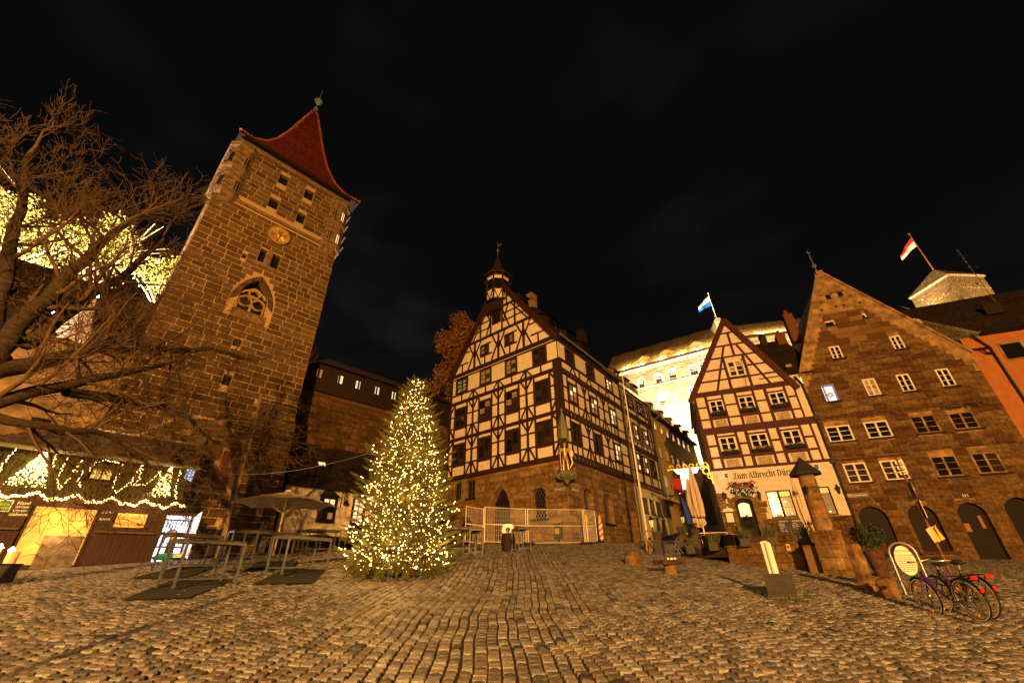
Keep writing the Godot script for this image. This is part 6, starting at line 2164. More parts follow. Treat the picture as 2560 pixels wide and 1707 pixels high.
	boxp("skylight", Vector3(0.1, 13.05, -0.3), Vector3(0.5, 13.3, -0.15), M.plaster_gable, j)

func flower_box(at: Vector3, yaw: float, w: float, label: String) -> void:
	var t := thing("flower_box", label, "flower box", at, yaw, "flower boxes of the inn")
	boxp("box", Vector3(-w / 2, -0.12, -0.12), Vector3(w / 2, 0.08, 0.12), M.wood_dark, t)
	leafy(t, Vector3(0, 0.02, 0.03), Vector3(w * 0.5, 0.24, 0.2), 150, M.leaf_dark, 0.13, int(at.x * 100) + int(at.y * 10))

func leafy(t: Node3D, c: Vector3, r: Vector3, n: int, m: Material, size: float, seed_: int, called := "foliage") -> void:
	rng.seed = seed_
	var b := MB.new()
	if m.vertex_color_use_as_albedo:
		b.colored = true
	for i in n:
		var d := Vector3(rf(-1, 1), rf(-1, 1), rf(-1, 1))
		if d.length() > 1:
			d = d.normalized() * rf(0.75, 1.05)
		var p := c + d * r
		var a := Vector3(rf(-1, 1), rf(-0.3, 1), rf(-1, 1)).normalized() * size
		var s := a.cross(Vector3(rf(-1, 1), rf(-1, 1), rf(-1, 1))).normalized() * size * 0.3
		if b.colored:
			var k := rf(0.6, 1.4)
			b.col = Color(k, k * rf(0.85, 1.1), k * 0.9)
		b.quad(p, p + a * 0.5 + s, p + a, p + a * 0.5 - s)
	stuff(part(called, b.mesh(), m, t))

func build_gable_house() -> void:
	var t := thing("gable_house", "big sandstone gable house with plastered gable rims and white windows", "house", RIGHT_ROW, -21.6)
	var ext := func(y: float) -> Array:
		if y < 12.3:
			return [0.74, 10.78]
		return [0.74 + (y - 12.3) / 2.2, 10.78 - (y - 12.3) / 1.45]
	var arches := [[0.92, 2.45, -1.0, 2.78, "o"], [3.45, 4.88, 0.15, 2.72, "o"], [5.89, 7.22, -1.0, 2.7, "o"], [8.1, 9.6, -1.0, 2.85, "o"]]
	var wins := [[1.0, 2.46, 7.0, 8.12], [3.27, 4.62, 7.0, 8.15], [5.88, 7.2, 7.0, 8.2], [7.88, 9.16, 7.02, 8.15], [1.17, 2.44, 4.26, 5.53], [3.22, 4.48, 4.27, 5.52], [5.88, 7.18, 4.25, 5.54], [7.9, 9.2, 4.26, 5.53],
		[1.75, 2.53, 9.88, 11.15], [4.29, 5.04, 9.9, 11.2], [6.26, 7.0, 9.9, 11.2], [8.47, 9.19, 9.9, 11.2], [3.2, 3.88, 13.04, 14.1], [7.0, 7.65, 13.05, 14.15], [3.68, 4.27, 15.85, 16.25], [6.12, 6.35, 16.0, 16.35]]
	var ops := arches.duplicate()
	for w in wins:
		ops.append([w[0], w[1], w[2], w[3], "r"])
	core_wall("wall", 0.74, 10.78, -1.5, 20.8, -0.03, ops, M.plaster_gable, t, ext, 0.5)
	var inner := func(y: float) -> Array:
		if y < 11.0:
			return [0.76, 10.76]
		return [0.76 + (y - 11.0) * 0.5, 10.7 - (y - 11.0) * 0.72]
	stonework(t, "stone_block", 0.76, 10.76, -0.9, 16.9, ops, Vector2(0.36, 0.5), Vector2(0.5, 1.25), 0.05, 0.012, red_stones() + [M.warm_stone_2, M.red_stone_0], 290, 91, inner)
	# gable hatches and putlog holes
	for q in [[4.45, 18.35], [5.3, 18.45]]:
		boxp("hatch", Vector3(q[0], q[1] - 0.2, -0.02), Vector3(q[0] + 0.32, q[1] + 0.2, 0.0), M.void, t)
		boxp("lintel", Vector3(q[0] - 0.35, q[1] + 0.22, -0.02), Vector3(q[0] + 0.5, q[1] + 0.42, 0.05), M.warm_trim, t)
	for q in [[3.83, 17.33], [4.83, 17.44], [5.35, 17.42], [6.38, 17.38]]:
		var h := MB.new()
		h.lathe([Vector2(0.09, -0.01), Vector2(0.09, 0.0), Vector2(0, 0.001)], 10, Transform3D(Basis(Vector3.RIGHT, PI / 2), Vector3(q[0], q[1], -0.022)))
		part("wall_hole", h.mesh(), M.void, t)
	for i in 4:
		fill_opening(arches[i], 0.0, 0.3, M.red_stone_1, M.door_wood if i != 1 else M.glass_brown, t, "doorway" if i != 1 else "shop_window")
	arch_ring("arch_moulding", arches[1], 0.15, -0.05, 0.04, [M.red_stone_2, M.red_stone_0], t, 0.006)
	for i in [0, 2, 3]:
		arch_ring("arch_moulding", arches[i], 0.24, -0.05, 0.025, [M.red_stone_0, M.red_stone_4, M.red_stone_2], t, 0.008)
	boxp("sill", Vector3(3.2, 0.0, -0.02), Vector3(5.1, 0.15, 0.25), M.red_stone_3, t)
	boxp("lit_glass", Vector3(6.85, 1.3, -0.29), Vector3(7.0, 2.0, -0.27), M.pane_ember, t)
	boxp("lit_glass", Vector3(6.05, 1.15, -0.29), Vector3(6.3, 1.6, -0.27), M.pane_ember, t)
	for i in wins.size():
		var w: Array = wins[i]
		var o := [w[0], w[1], w[2], w[3], "r"]
		var small: bool = i >= 14
		if i == 8:
			# lit attic room with an open casement and a round ceiling lamp
			fill_opening(o, 0.0, 0.45, M.pane_cold_wall, M.pane_cold, t, "lit_window")
			var sash := MB.new()
			for k in 2:
				sash.bar(Vector3(w[0] + 0.1 + k * 0.1, w[2] + 0.04, -0.1 - k * 0.1), Vector3(w[0] + 0.1 + k * 0.1, w[3] - 0.04, -0.1 - k * 0.1), 0.04, 0.03)
			sash.bar(Vector3(w[0] + 0.06, w[2] + 0.55, -0.1), Vector3(w[0] + 0.22, w[2] + 0.55, -0.2), 0.03, 0.03)
			part("casement", sash.mesh(), M.iron, t)
			var cl := MB.new()
			cl.lathe([Vector2(0.0, -0.06), Vector2(0.16, -0.02), Vector2(0.2, 0.04)], 14, Transform3D(Basis(Vector3.RIGHT, PI / 2), Vector3(w[0] + 0.48, w[2] + 0.62, -0.4)))
			part("ceiling_lamp", cl.mesh(), M.lamp_cold, t)
		else:
			fill_opening(o, 0.0, 0.22, M.red_stone_1, M.void, t, "window_back")
			if small:
				var f := MB.new()
				f.span(Vector3(w[0], w[3] - 0.08, -0.1), Vector3(w[1], w[3], 0.02))
				f.span(Vector3(w[1] - 0.07, w[2], -0.1), Vector3(w[1], w[3] - 0.08, 0.02))
				part("window_frame", f.mesh(), M.white_paint, t)
			else:
				var wide: bool = i < 8
				var fm: Material = M.white_paint if not (i in [2, 3, 6, 7]) else M.plaster_gable
				var rows := [0.34, 0.67] if not (i in [2, 3, 6, 7]) else [0.33, 0.68]
				var g := [M.glass_dark]
				if i == 9:
					g = [M.glass_pale, M.pane_dim, M.glass_pale]
				elif i in [4, 5]:
					g = [M.glass_brown]
				elif i == 7:
					g = [M.glass_dark, M.glass_brown]
				casement(t, w[0], w[1], w[2], w[3], -0.08, 2, rows, 0.09, 0.028, fm, M.glass_dark, 0.08, 0.11 if wide else 0.1, g)
		boxp("sill", Vector3(w[0] - 0.06, w[2] - 0.09, -0.02), Vector3(w[1] + 0.12, w[2], 0.2 if not small else 0.06), M.iron, t)
	# ledges
	boxp("string_course", Vector3(0.74, 8.62, -0.02), Vector3(10.6, 8.8, 0.14), M.red_stone_3, t)
	for u in [3.1, 5.0, 7.7, 9.8]:
		boxp("string_course_block", Vector3(u, 8.45, -0.02), Vector3(u + 0.3, 8.62, 0.13), M.red_stone_3, t)
	boxp("string_course", Vector3(0.9, 5.72, -0.02), Vector3(4.85, 5.86, 0.13), M.red_stone_3, t)
	boxp("string_course_block", Vector3(2.6, 5.5, -0.02), Vector3(2.9, 5.72, 0.12), M.red_stone_3, t)
	for q in [[5.2, 6.3], [5.25, 5.5]]:
		boxp("vent_grille", Vector3(q[0], q[1], -0.02), Vector3(q[0] + 0.35, q[1] + 0.24, 0.03), M.iron, t)
	# roof behind the gable, coping and finial
	var r := MB.new()
	var a0 := Vector3(4.75, 20.75, -0.05)
	var a1 := Vector3(4.75, 20.75, -12)
	roof_quad(r, Vector3(10.95, 12.1, -0.05), Vector3(10.95, 12.1, -12), a1, a0)
	roof_quad(r, Vector3(0.6, 12.1, -12), Vector3(0.6, 12.1, -0.05), a0, a1)
	part("roof", r.mesh(), M.roof_dark, t)
	beam("coping", Vector2(0.66, 12.1), Vector2(4.55, 20.66), 0.16, -0.25, 0.06, M.plaster_gable, t)
	beam("coping", Vector2(10.9, 12.1), Vector2(4.9, 20.8), 0.16, -0.25, 0.061, M.plaster_gable, t)
	var pk := MB.new()
	pk.span(Vector3(4.5, 20.3, -0.3), Vector3(5.0, 20.95, 0.12))
	part("gable_stone", pk.mesh(), M.plaster_gable, t)
	var fi := MB.new()
	fi.lathe([Vector2(0.06, 20.9), Vector2(0.05, 21.4), Vector2(0.2, 21.6), Vector2(0.05, 21.85), Vector2(0.03, 23.3), Vector2(0, 23.31)], 8, Transform3D(Basis(), Vector3(4.7, 0, -0.1)))
	fi.span(Vector3(4.55, 23.0, -0.11), Vector3(4.85, 23.06, -0.09))
	part("finial", fi.mesh(), M.copper, t)
	for q in [[1.5, 17.2, -4.2, 1.4], [2.35, 18.4, -3.2, 1.7]]:
		var c := MB.new()
		c.box(Vector3(q[0], q[1] - 0.7, q[2]), Vector3(0.7, q[3] + 1.0, 0.7))
		c.tube([Vector3(q[0], q[1] + q[3] * 0.5 - 0.2, q[2]), Vector3(q[0], q[1] + q[3] * 0.5 + 0.3, q[2])], [0.26, 0.14], 8)
		part("chimney", c.mesh(), M.brick, t)
	street_plate("blue enamel street name plate on the gable house beside the rainpipe", t.transform, 0.72, 1.92, 3.38, 3.62, "Obere Schmiedgasse")
	var nb := thing("house_number", "small plate with the number 121 above the third arch", "sign", RIGHT_ROW, -21.6)
	boxp("plate", Vector3(6.45, 2.98, 0.03), Vector3(6.85, 3.22, 0.045), M.plate_dark, nb)
	part("lettering", text_mesh("121", 0.2, "Droid Sans", true, 0.004), M.chalk, nb, Transform3D(Basis(), Vector3(6.65, 3.1, 0.048)))
	var an := thing("wall_inscription", "dark wrought inscription Anno 1711 high on the gable house", "lettering", RIGHT_ROW, -21.6)
	part("lettering", text_mesh("Anno 1711", 0.34, "Droid Serif", true, 0.03), M.ink, an, Transform3D(Basis(), Vector3(8.7, 8.45, 0.15)))

func build_orange_house() -> void:
	var t := thing("orange_house", "orange plastered house with dark roof at the right edge", "house", RIGHT_ROW, -21.6)
	core_wall("wall", 10.8, 24.0, -2.0, 13.25, -0.25, [[12.5, 13.6, 11.3, 12.4, "r"], [15.5, 16.6, 11.3, 12.4, "r"]], M.plaster_orange, t)
	for u in [12.5, 15.5]:
		fill_opening([u, u + 1.1, 11.3, 12.4, "r"], -0.25, 0.2, M.white_paint, M.glass_dark, t, "window_back")
		casement(t, u - 0.08, u + 1.18, 11.22, 12.48, -0.26, 1, [], 0.1, 0.03, M.plaster_gable, M.glass_dark, 0.05)
	boxp("eave_board", Vector3(11.9, 13.2, -0.3), Vector3(24, 13.4, 0.2), M.wood_dark, t)
	var r := MB.new()
	roof_quad(r, Vector3(11.6, 13.35, 0.3), Vector3(24, 13.35, 0.3), Vector3(24, 17.8, -3.6), Vector3(9.4, 17.8, -3.6))
	part("roof", r.mesh(), M.roof_dark, t)
	boxp("skylight", Vector3(13.4, 15.0, -1.05), Vector3(14.4, 15.9, -0.9), M.wood_dark, t)
	var lr := MB.new()
	roof_quad(lr, Vector3(10.4, 12.2, 0.0), Vector3(12.0, 12.2, 0.0), Vector3(12.0, 13.9, -2.2), Vector3(9.6, 13.9, -2.2))
	part("low_roof", lr.mesh(), M.roof_dark, t)
	var gw := MB.new()
	gw.prism(PackedVector2Array([Vector2(8.4, 15.3), Vector2(10.2, 13.7), Vector2(12.2, 12.7), Vector2(12.2, 13.6), Vector2(11.0, 14.6), Vector2(9.4, 15.5)]), -2.6, -2.3)
	part("side_gable", gw.mesh(), M.plaster_gable, t)
	var b := MB.new()
	b.tube([Vector3(11.3, 13.3, 0.1), Vector3(11.6, 12.9, -0.05), Vector3(11.95, 12.3, -0.12), Vector3(12.0, 0.0, -0.12)], [0.06, 0.07, 0.07, 0.07], 8)
	b.tube([Vector3(11.3, 12.25, 0.1), Vector3(11.6, 11.85, 0.0), Vector3(11.95, 11.8, -0.1)], [0.06, 0.06, 0.06], 8)
	b.tube([Vector3(11.9, 13.3, 0.3), Vector3(24, 13.3, 0.3)], [0.08, 0.08], 8)
	part("rainpipe", b.mesh(), M.iron, t)
	var an := thing("roof_antenna", "thin television antenna on the dark roof at the right edge", "antenna", t.transform * Vector3(15.2, 16.6, -2.4), -21.6)
	var ab := MB.new()
	ab.tube([Vector3(0, -0.5, 0), Vector3(-0.1, 5.2, 0)], [0.03, 0.02], 5)
	for k in 5:
		ab.tube([Vector3(-0.7 + 0.05 * k, 2.0 + k * 0.62, 0.25), Vector3(0.6 - 0.05 * k, 2.0 + k * 0.62, -0.2)], [0.013, 0.013], 4)
	part("mast", ab.mesh(), M.steel, an)
func build_hut() -> void:
	var o := Vector3(-16.425, 0.602, -20.796)
	var t := thing("cafe_hut", "wooden cafe hut with shingled roof, glowing hatch and dark plank walls", "hut", o, 46)
	# walls of upright planks round a hatch
	rng.seed = 101
	var x := -7.6
	while x < 0.0:
		var w := rf(0.13, 0.18)
		for seg in [[-0.7, 2.25], [2.25, 4.1]]:
			if x + w > -4.32 and x < -2.42 and seg[0] < 2.0:
				boxp("plank", Vector3(x, -0.7, -0.02), Vector3(x + w - 0.008, -0.15, rf(0.0, 0.015)), M.wood_hut, t)
				boxp("plank", Vector3(x, 1.98, -0.02), Vector3(x + w - 0.008, 2.25, rf(0.0, 0.015)), M.wood_hut, t)
			elif seg[0] > 2.0 and x + w > -3.22 and x < -2.44:
				boxp("plank", Vector3(x, 2.25, -0.02), Vector3(x + w - 0.008, 3.1, rf(0.0, 0.015)), M.wood_hut, t)
			else:
				boxp("plank", Vector3(x, seg[0], -0.02), Vector3(x + w - 0.008, seg[1], rf(0.0, 0.015)), M.wood_hut, t)
		x += w
	var sh := MB.new()
	sh.span(Vector3(-7.6, -0.7, -4.2), Vector3(0.0, 4.1, -4.05))
	sh.span(Vector3(-7.6, -0.7, -4.1), Vector3(-7.5, 4.1, -0.03))
	sh.span(Vector3(-0.08, -0.7, -4.1), Vector3(-0.01, 4.1, -0.03))
	part("back_wall", sh.mesh(), M.wood_hut, t)
	# the hatch behind a lit plastic sheet, a gray counter box in front of it
	part("hatch_sheet", unit_box, M.pane_hatch, t, scaled(Vector3(-3.37, 0.9, -0.05), Vector3(1.95, 2.1, 0.02)))
	boxp("counter_box", Vector3(-3.66, -0.3, -0.03), Vector3(-2.48, 0.9, 0.03), M.hatch_gray, t)
	for e in [[-4.38, -4.3], [-2.44, -2.36]]:
		boxp("hatch_post", Vector3(e[0], -0.3, -0.06), Vector3(e[1], 2.0, 0.06), M.timber, t)
	boxp("hatch_lintel", Vector3(-4.5, 1.95, -0.06), Vector3(-2.3, 2.1, 0.12), M.timber, t)
	boxp("shelf", Vector3(-2.25, 1.05, 0.0), Vector3(-0.22, 1.11, 0.26), M.wood_table, t)
	boxp("shelf", Vector3(-6.6, 1.05, 0.0), Vector3(-4.5, 1.11, 0.26), M.wood_table, t)
	boxp("fascia", Vector3(-7.6, 2.12, 0.0), Vector3(0.5, 2.36, 0.05), M.timber, t)
	omni("hatch_light", t.transform * Vector3(-3.4, 1.0, 0.35), L(1.0, 0.5, 0.12), 2.6, 0.5)
	# roof with its rows of shingles
	var r := MB.new()
	roof_quad(r, Vector3(-6.9, 4.1, 0.55), Vector3(0.5, 4.1, 0.55), Vector3(0.3, 5.7, -2.2), Vector3(-4.15, 5.7, -2.2))
	roof_quad(r, Vector3(-6.9, 4.1, -4.6), Vector3(-6.9, 4.1, 0.55), Vector3(-4.15, 5.7, -2.2), Vector3(-4.15, 5.7, -2.25))
	roof_quad(r, Vector3(0.5, 4.1, -4.6), Vector3(-6.9, 4.1, -4.6), Vector3(-4.15, 5.7, -2.25), Vector3(0.3, 5.7, -2.25))
	part("roof", r.mesh(), M.slate, t)
	rng.seed = 102
	var sg := MB.new()
	sg.colored = true
	var rows := 18
	for j in rows:
		var f := float(j) / rows
		var a := Vector3(-6.9, 4.12, 0.57).lerp(Vector3(-4.15, 5.72, -2.2), f)
		var b := Vector3(0.5, 4.12, 0.57).lerp(Vector3(0.3, 5.72, -2.2), f)
		var up := Vector3(0, 1.6, -2.77).normalized()
		var nn := Vector3(0, 2.77, 1.6).normalized()
		var u := a.x + (0.0 if j % 2 else 0.08)
		while u < b.x:
			var w := rf(0.13, 0.18)
			var c := rf(0.55, 1.3)
			sg.col = Color(0.13 * c, 0.085 * c, 0.06 * c) if rng.randf() > 0.12 else Color(0.09, 0.095, 0.03)
			var p := Vector3(u + w * 0.5, a.y, a.z) + up * 0.11 + nn * rf(0.012, 0.03)
			sg.box(p, Vector3(w - 0.012, 0.24, 0.022), Basis(Vector3.RIGHT, up, nn) * Basis(Vector3.RIGHT, -0.07))
			u += w
	stuff(part("shingle", sg.mesh(), M.stone_vc, t))
	boxp("ridge_cap", Vector3(-4.2, 5.68, -2.35), Vector3(0.35, 5.78, -2.1), M.steel, t)
	var gt := MB.new()
	gt.tube([Vector3(-6.95, 4.02, 0.66), Vector3(0.55, 4.02, 0.66)], [0.09, 0.09], 8)
	part("gutter", gt.mesh(), M.copper, t)
	# small window under the eave
	casement(t, -3.2, -2.46, 3.14, 3.64, 0.01, 2, [], 0.04, 0.04, M.wood_dark, M.pane_gold, 0.1, 0.05)
	# garland of fir twigs on the upper wall
	var g := thing("fir_garland", "thick hanging curtain of green fir twigs under the hut eave", "garland", o, 46)
	rng.seed = 103
	var tw := twig_mesh(0.34, 26, 104)
	var xf := []
	var col := []
	for i in 1500:
		var u := rf(-6.9, 0.2)
		var v := rf(2.5, 3.98)
		if u > -3.3 and u < -2.36 and v > 3.05 and v < 3.74:
			continue
		if v < 2.75 and rng.randf() < 0.6:
			continue
		var d := Vector3(rf(-0.5, 0.5), -1.0, rf(0.0, 0.6)).normalized()
		var s := rf(0.8, 1.3)
		xf.append(along(Vector3(u, v, rf(0.03, 0.16)), d, rf(0, TAU), s))
		var k := rf(0.7, 1.3)
		col.append(Color(k, k, k * 0.9))
	scatter("foliage", tw, M.needle_vc, xf, col, g)
	# light strings on it
	var ls := thing("garland_lights", "strings of warm lights looped and zigzagged over the fir garland", "string lights", o, 46)
	rng.seed = 105
	var lines := [[[-5.63, 4.07], [-5.8, 3.3], [-5.75, 2.9]], [[-4.5, 3.99], [-4.39, 3.34]], [[-4.08, 3.92], [-4.15, 3.06], [-3.92, 2.61], [-3.75, 3.1]], [[-3.66, 3.85], [-3.75, 3.34], [-3.47, 3.4], [-3.45, 2.95], [-3.3, 2.72]],
		[[-3.26, 3.4], [-3.25, 3.75], [-2.97, 3.96], [-2.4, 3.9]], [[-2.24, 3.87], [-2.33, 2.97], [-2.1, 2.63], [-1.74, 3.22], [-1.6, 3.96]], [[-1.6, 3.9], [-1.5, 3.3], [-1.7, 3.05], [-1.2, 3.1], [-0.95, 3.5], [-0.9, 3.85]], [[-0.1, 3.91], [-0.12, 3.3], [0.08, 2.6]], [[-6.3, 4.0], [-6.5, 2.8]], [[-0.9, 3.85], [-0.75, 3.2], [-0.6, 2.75]]]
	var pts := []
	for ln in lines:
		for i in ln.size() - 1:
			var a := Vector2(ln[i][0], ln[i][1])
			var b := Vector2(ln[i + 1][0], ln[i + 1][1])
			var n := int(a.distance_to(b) / 0.062)
			for k in n:
				var p := a.lerp(b, (k + 0.5) / n)
				pts.append(Vector3(p.x + rf(-0.04, 0.04), p.y + rf(-0.02, 0.02), rf(0.24, 0.32)))
	string_bulbs(ls, pts, 150)
	# two small lit trees made of lights and one string along the edge
	for q in [[-4.85, 0.62, 0, "left"], [-0.55, 0.42, 1, "right"]]:
		var lt := thing("lit_bough", "dense bright cluster of lights on a fir bough at the %s of the hut" % q[3], "string lights", t.transform * Vector3(q[0], 2.6, 0.3), 46)
		rng.seed = 106 + int(q[2])
		var pp := []
		for i in (420 if q[2] == 0 else 260):
			var h := rf(0.0, 1.4)
			var w: float = q[1] * (1.0 - h / 1.5) * rf(-1, 1)
			pp.append(Vector3(w + (h - 0.7) * 0.05, h, rf(0.0, 0.22)))
		string_bulbs(lt, pp, 60)
		var lf := []
		var lc := []
		for i in 160:
			lf.append(along(Vector3(rf(-1, 1) * q[1], rf(-0.1, 1.1), rf(-0.05, 0.2)), Vector3(rf(-1, 1), rf(-0.8, 0.5), 0.5).normalized(), rf(0, TAU), rf(0.7, 1.1)))
			lc.append(Color(1, 1, 1))
		scatter("foliage", tw, M.needle_vc, lf, lc, lt)
		omni("bough_light", lt.transform * Vector3(0, 0.7, 0.55), L(1.0, 0.68, 0.28), 2.4 if q[2] == 0 else 1.6, 0.4)
	var ed := thing("hut_light_string", "bright wavy string of lights along the lower edge of the fir garland", "string lights", o, 46)
	rng.seed = 108
	var ep := []
	var u := -7.2
	while u < 0.55:
		var v := 2.3 + 0.1 * sin(u * 5.2) + 0.05 * sin(u * 11.0)
		for k in 2:
			ep.append(Vector3(u + rf(-0.02, 0.02), v + rf(-0.06, 0.06), rf(0.12, 0.2)))
		u += 0.036
	string_bulbs(ed, ep, 200)
	for q in [-5.8, -3.4, -1.2]:
		omni("hut_string_light", t.transform * Vector3(q, 2.25, 0.5), L(1.0, 0.6, 0.24), 1.0, 0.3)
	# boards on the planks
	var s1 := thing("cafe_sign", "cream cafe bar sign with brown letters and cup on the hut wall", "sign", o, 46)
	boxp("board", Vector3(-1.72, 1.31, 0.02), Vector3(-0.68, 1.87, 0.05), M.sign_cream, s1)
	part("lettering", text_mesh("CAFÉ-BAR", 0.2, "Droid Sans", false, 0.004), M.sign_brown, s1, Transform3D(Basis().scaled(Vector3(0.86, 1.1, 1)), Vector3(-1.3, 1.7, 0.053)))
	part("lettering", text_mesh("WANDERER", 0.17, "Droid Sans", false, 0.004), M.sign_brown, s1, Transform3D(Basis().scaled(Vector3(0.82, 1.1, 1)), Vector3(-1.33, 1.46, 0.053)))
	var cu := MB.new()
	cu.prism(PackedVector2Array([Vector2(-0.98, 1.5), Vector2(-0.94, 1.4), Vector2(-0.84, 1.37), Vector2(-0.76, 1.44), Vector2(-0.74, 1.52), Vector2(-0.85, 1.47)]), 0.05, 0.055)
	part("cup_emblem", cu.mesh(), M.sign_brown, s1)
	var s2 := thing("green_sign", "small green and white printed poster at the left end of the hut", "sign", o, 46)
	boxp("board", Vector3(-5.36, 1.68, 0.02), Vector3(-4.98, 2.1, 0.04), M.chalk, s2)
	boxp("print", Vector3(-5.34, 1.7, 0.04), Vector3(-5.0, 2.08, 0.044), M.sign_green, s2)
	part("lettering", text_mesh("BITTE", 0.1, "Droid Sans", true, 0.003), M.gold_paint, s2, Transform3D(Basis(), Vector3(-5.17, 1.93, 0.046)))
	part("lettering", text_mesh("MASKE", 0.1, "Droid Sans", true, 0.003), M.gold_paint, s2, Transform3D(Basis(), Vector3(-5.17, 1.8, 0.046)))
	chalk_board("chalk price board left of the glowing hatch with handwritten lines", t, -4.95, -4.42, 1.48, 2.12, ["Pfand", "Weißer", "Winzer-", "Glühwein"])
	chalk_board("chalk price board right of the glowing hatch", t, -2.34, -1.82, 1.4, 1.98, ["Pfand", "", "Altstadt"])
	# lit doorway at the right end with a slatted gate
	var d := thing("lit_doorway", "white lit doorway with barred gate at the right end of the hut", "doorway", o, 46)
	part("light_panel", unit_box, M.pane_cold_bright, d, scaled(Vector3(0.6, 0.9, -0.55), Vector3(1.2, 2.2, 0.03)))
	for i in 9:
		boxp("bar", Vector3(0.08 + i * 0.115, 0.55, -0.42), Vector3(0.115 + i * 0.115, 1.75, -0.4), M.black_paint, d)
	for v in [0.55, 1.15, 1.72]:
		boxp("rail", Vector3(0.05, v, -0.4), Vector3(1.1, v + 0.06, -0.37), M.wood_hut, d)
	for e in [[-0.02, 0.05], [1.08, 1.16]]:
		boxp("post", Vector3(e[0], -0.3, -0.5), Vector3(e[1], 2.0, -0.36), M.wood_hut, d)
	boxp("lintel", Vector3(-0.05, 1.95, -0.55), Vector3(1.3, 2.08, -0.2), M.wood_hut, d)
	var dl := MB.new()
	dl.quad(Vector3(1.18, 0.1, -0.5), Vector3(1.34, 0.1, 0.25), Vector3(1.34, 2.15, 0.25), Vector3(1.18, 1.95, -0.5))
	part("glass_leaf", dl.mesh(), M.pane_white_dim, d)
	omni("doorway_light", t.transform * Vector3(0.6, 1.2, -0.25), L(0.85, 0.9, 1.0), 1.1, 0.3)
	# green sack on the step
	var gs := thing("green_sack", "green plastic sack lying before the lit doorway", "sack", t.transform * Vector3(0.6, 0.02, 0.35), 46)
	var gb := MB.new()
	gb.lathe([Vector2(0.38, 0.0), Vector2(0.48, 0.1), Vector2(0.3, 0.26), Vector2(0.0, 0.3)], 9, Transform3D(Basis.from_scale(Vector3(1.4, 1, 0.7))))
	part("sack", gb.mesh(), M.green_plastic, gs)
	boxp("label", Vector3(0.1, 0.1, 0.3), Vector3(0.4, 0.26, 0.345), M.paper, gs)
	var cr := thing("small_crate", "small pale crate standing right of the green sack", "crate", t.transform * Vector3(1.55, 0.05, 0.25), 46)
	for i in 4:
		boxp("slat", Vector3(-0.2, 0.02 + i * 0.1, -0.15), Vector3(0.2, 0.1 + i * 0.1, 0.15), M.wood_pale, cr)
	# floor lamp like spot on the garland
	var sp := thing("garland_spot", "small rectangular lamp sticking out of the garland above the sign", "lamp", t.transform * Vector3(-0.98, 2.68, 0.3), 46)
	boxp("housing", Vector3(-0.2, -0.06, -0.1), Vector3(0.2, 0.03, 0.16), M.copper, sp)
	part("glass", unit_box, M.pane_white_lamp, sp, scaled(Vector3(0, 0.036, 0.03), Vector3(0.34, 0.01, 0.2)))
	# dark block with candles at the left edge of the photograph
	var cb := thing("candle_table", "dark square stand with white lanterns and burning candles at the left edge", "stand", on_ground(-13.5, -12.1), 46)
	boxp("stand", Vector3(-0.55, 0, -0.35), Vector3(0.42, 0.38, 0.35), M.black_paint, cb)
	boxp("top", Vector3(-0.6, 0.38, -0.4), Vector3(0.46, 0.42, 0.4), M.wood_dark, cb)
	for q in [[-0.2, 0.13, 0.34], [0.18, 0.12, 0.28]]:
		var cl := MB.new()
		cl.lathe([Vector2(q[1], 0.42), Vector2(q[1], 0.42 + q[2]), Vector2(q[1] * 0.3, 0.42 + q[2] - 0.02)], 12, Transform3D(Basis(), Vector3(q[0], 0, 0)))
		part("candle", cl.mesh(), M.wax, cb)
		var fl := MB.new()
		fl.lathe([Vector2(0.0, 0.42 + q[2] - 0.02), Vector2(0.05, 0.42 + q[2] + 0.03), Vector2(0.02, 0.42 + q[2] + 0.1), Vector2(0, 0.42 + q[2] + 0.14)], 8, Transform3D(Basis.from_scale(Vector3(1.6, 1, 1)), Vector3(q[0] * 0.63, 0, 0)))
		part("flame", fl.mesh(), M.flame, cb)
	omni("candle_light", cb.transform * Vector3(0, 0.95, 0.1), L(1.0, 0.5, 0.14), 1.5, 0.08)
	# wire across the square
	var wi := thing("overhead_wire", "thin wire sagging from the tower across towards the fir tree", "wire")
	var wp := []
	for i in 21:
		var f := i / 20.0
		var p := Vector3(-17.8, 5.25, -23.5).lerp(Vector3(-6.0, 3.9, -17.0), f)
		wp.append(p - Vector3(0, 1.1 * 4.0 * f * (1 - f) * 0.5 - 0.4 * f, 0))
	var wr := []
	for i in 21:
		wr.append(0.014)
	var wb := MB.new()
	wb.tube(wp, wr, 4)
	part("wire", wb.mesh(), M.steel, wi)

func chalk_board(label: String, t: Node3D, u0: float, u1: float, v0: float, v1: float, lines: Array) -> void:
	var b := thing("chalk_board", label, "board", t.position, 46)
	boxp("board", Vector3(u0, v0, 0.02), Vector3(u1, v1, 0.04), M.black_paint, b)
	for i in lines.size():
		if lines[i] == "":
			continue
		var tm := text_mesh(lines[i], 0.15 if i == 0 else 0.12, "Droid Serif", false, 0.003)
		part("chalk_line", tm, M.chalk, b, Transform3D(Basis(Vector3.BACK, 0.06) * Basis.from_scale(Vector3(0.9, 1, 1)), Vector3((u0 + u1) * 0.5, v1 - 0.1 - i * 0.14, 0.043)))

func along(at: Vector3, d: Vector3, roll: float, s: float) -> Transform3D:  # y axis along d
	var x := d.cross(Vector3.UP if absf(d.y) < 0.9 else Vector3.RIGHT).normalized()
	var z := x.cross(d)
	var b := Basis(x, d, z) * Basis(Vector3.UP, roll)
	return Transform3D(b.scaled_local(Vector3(s, s, s)), at)

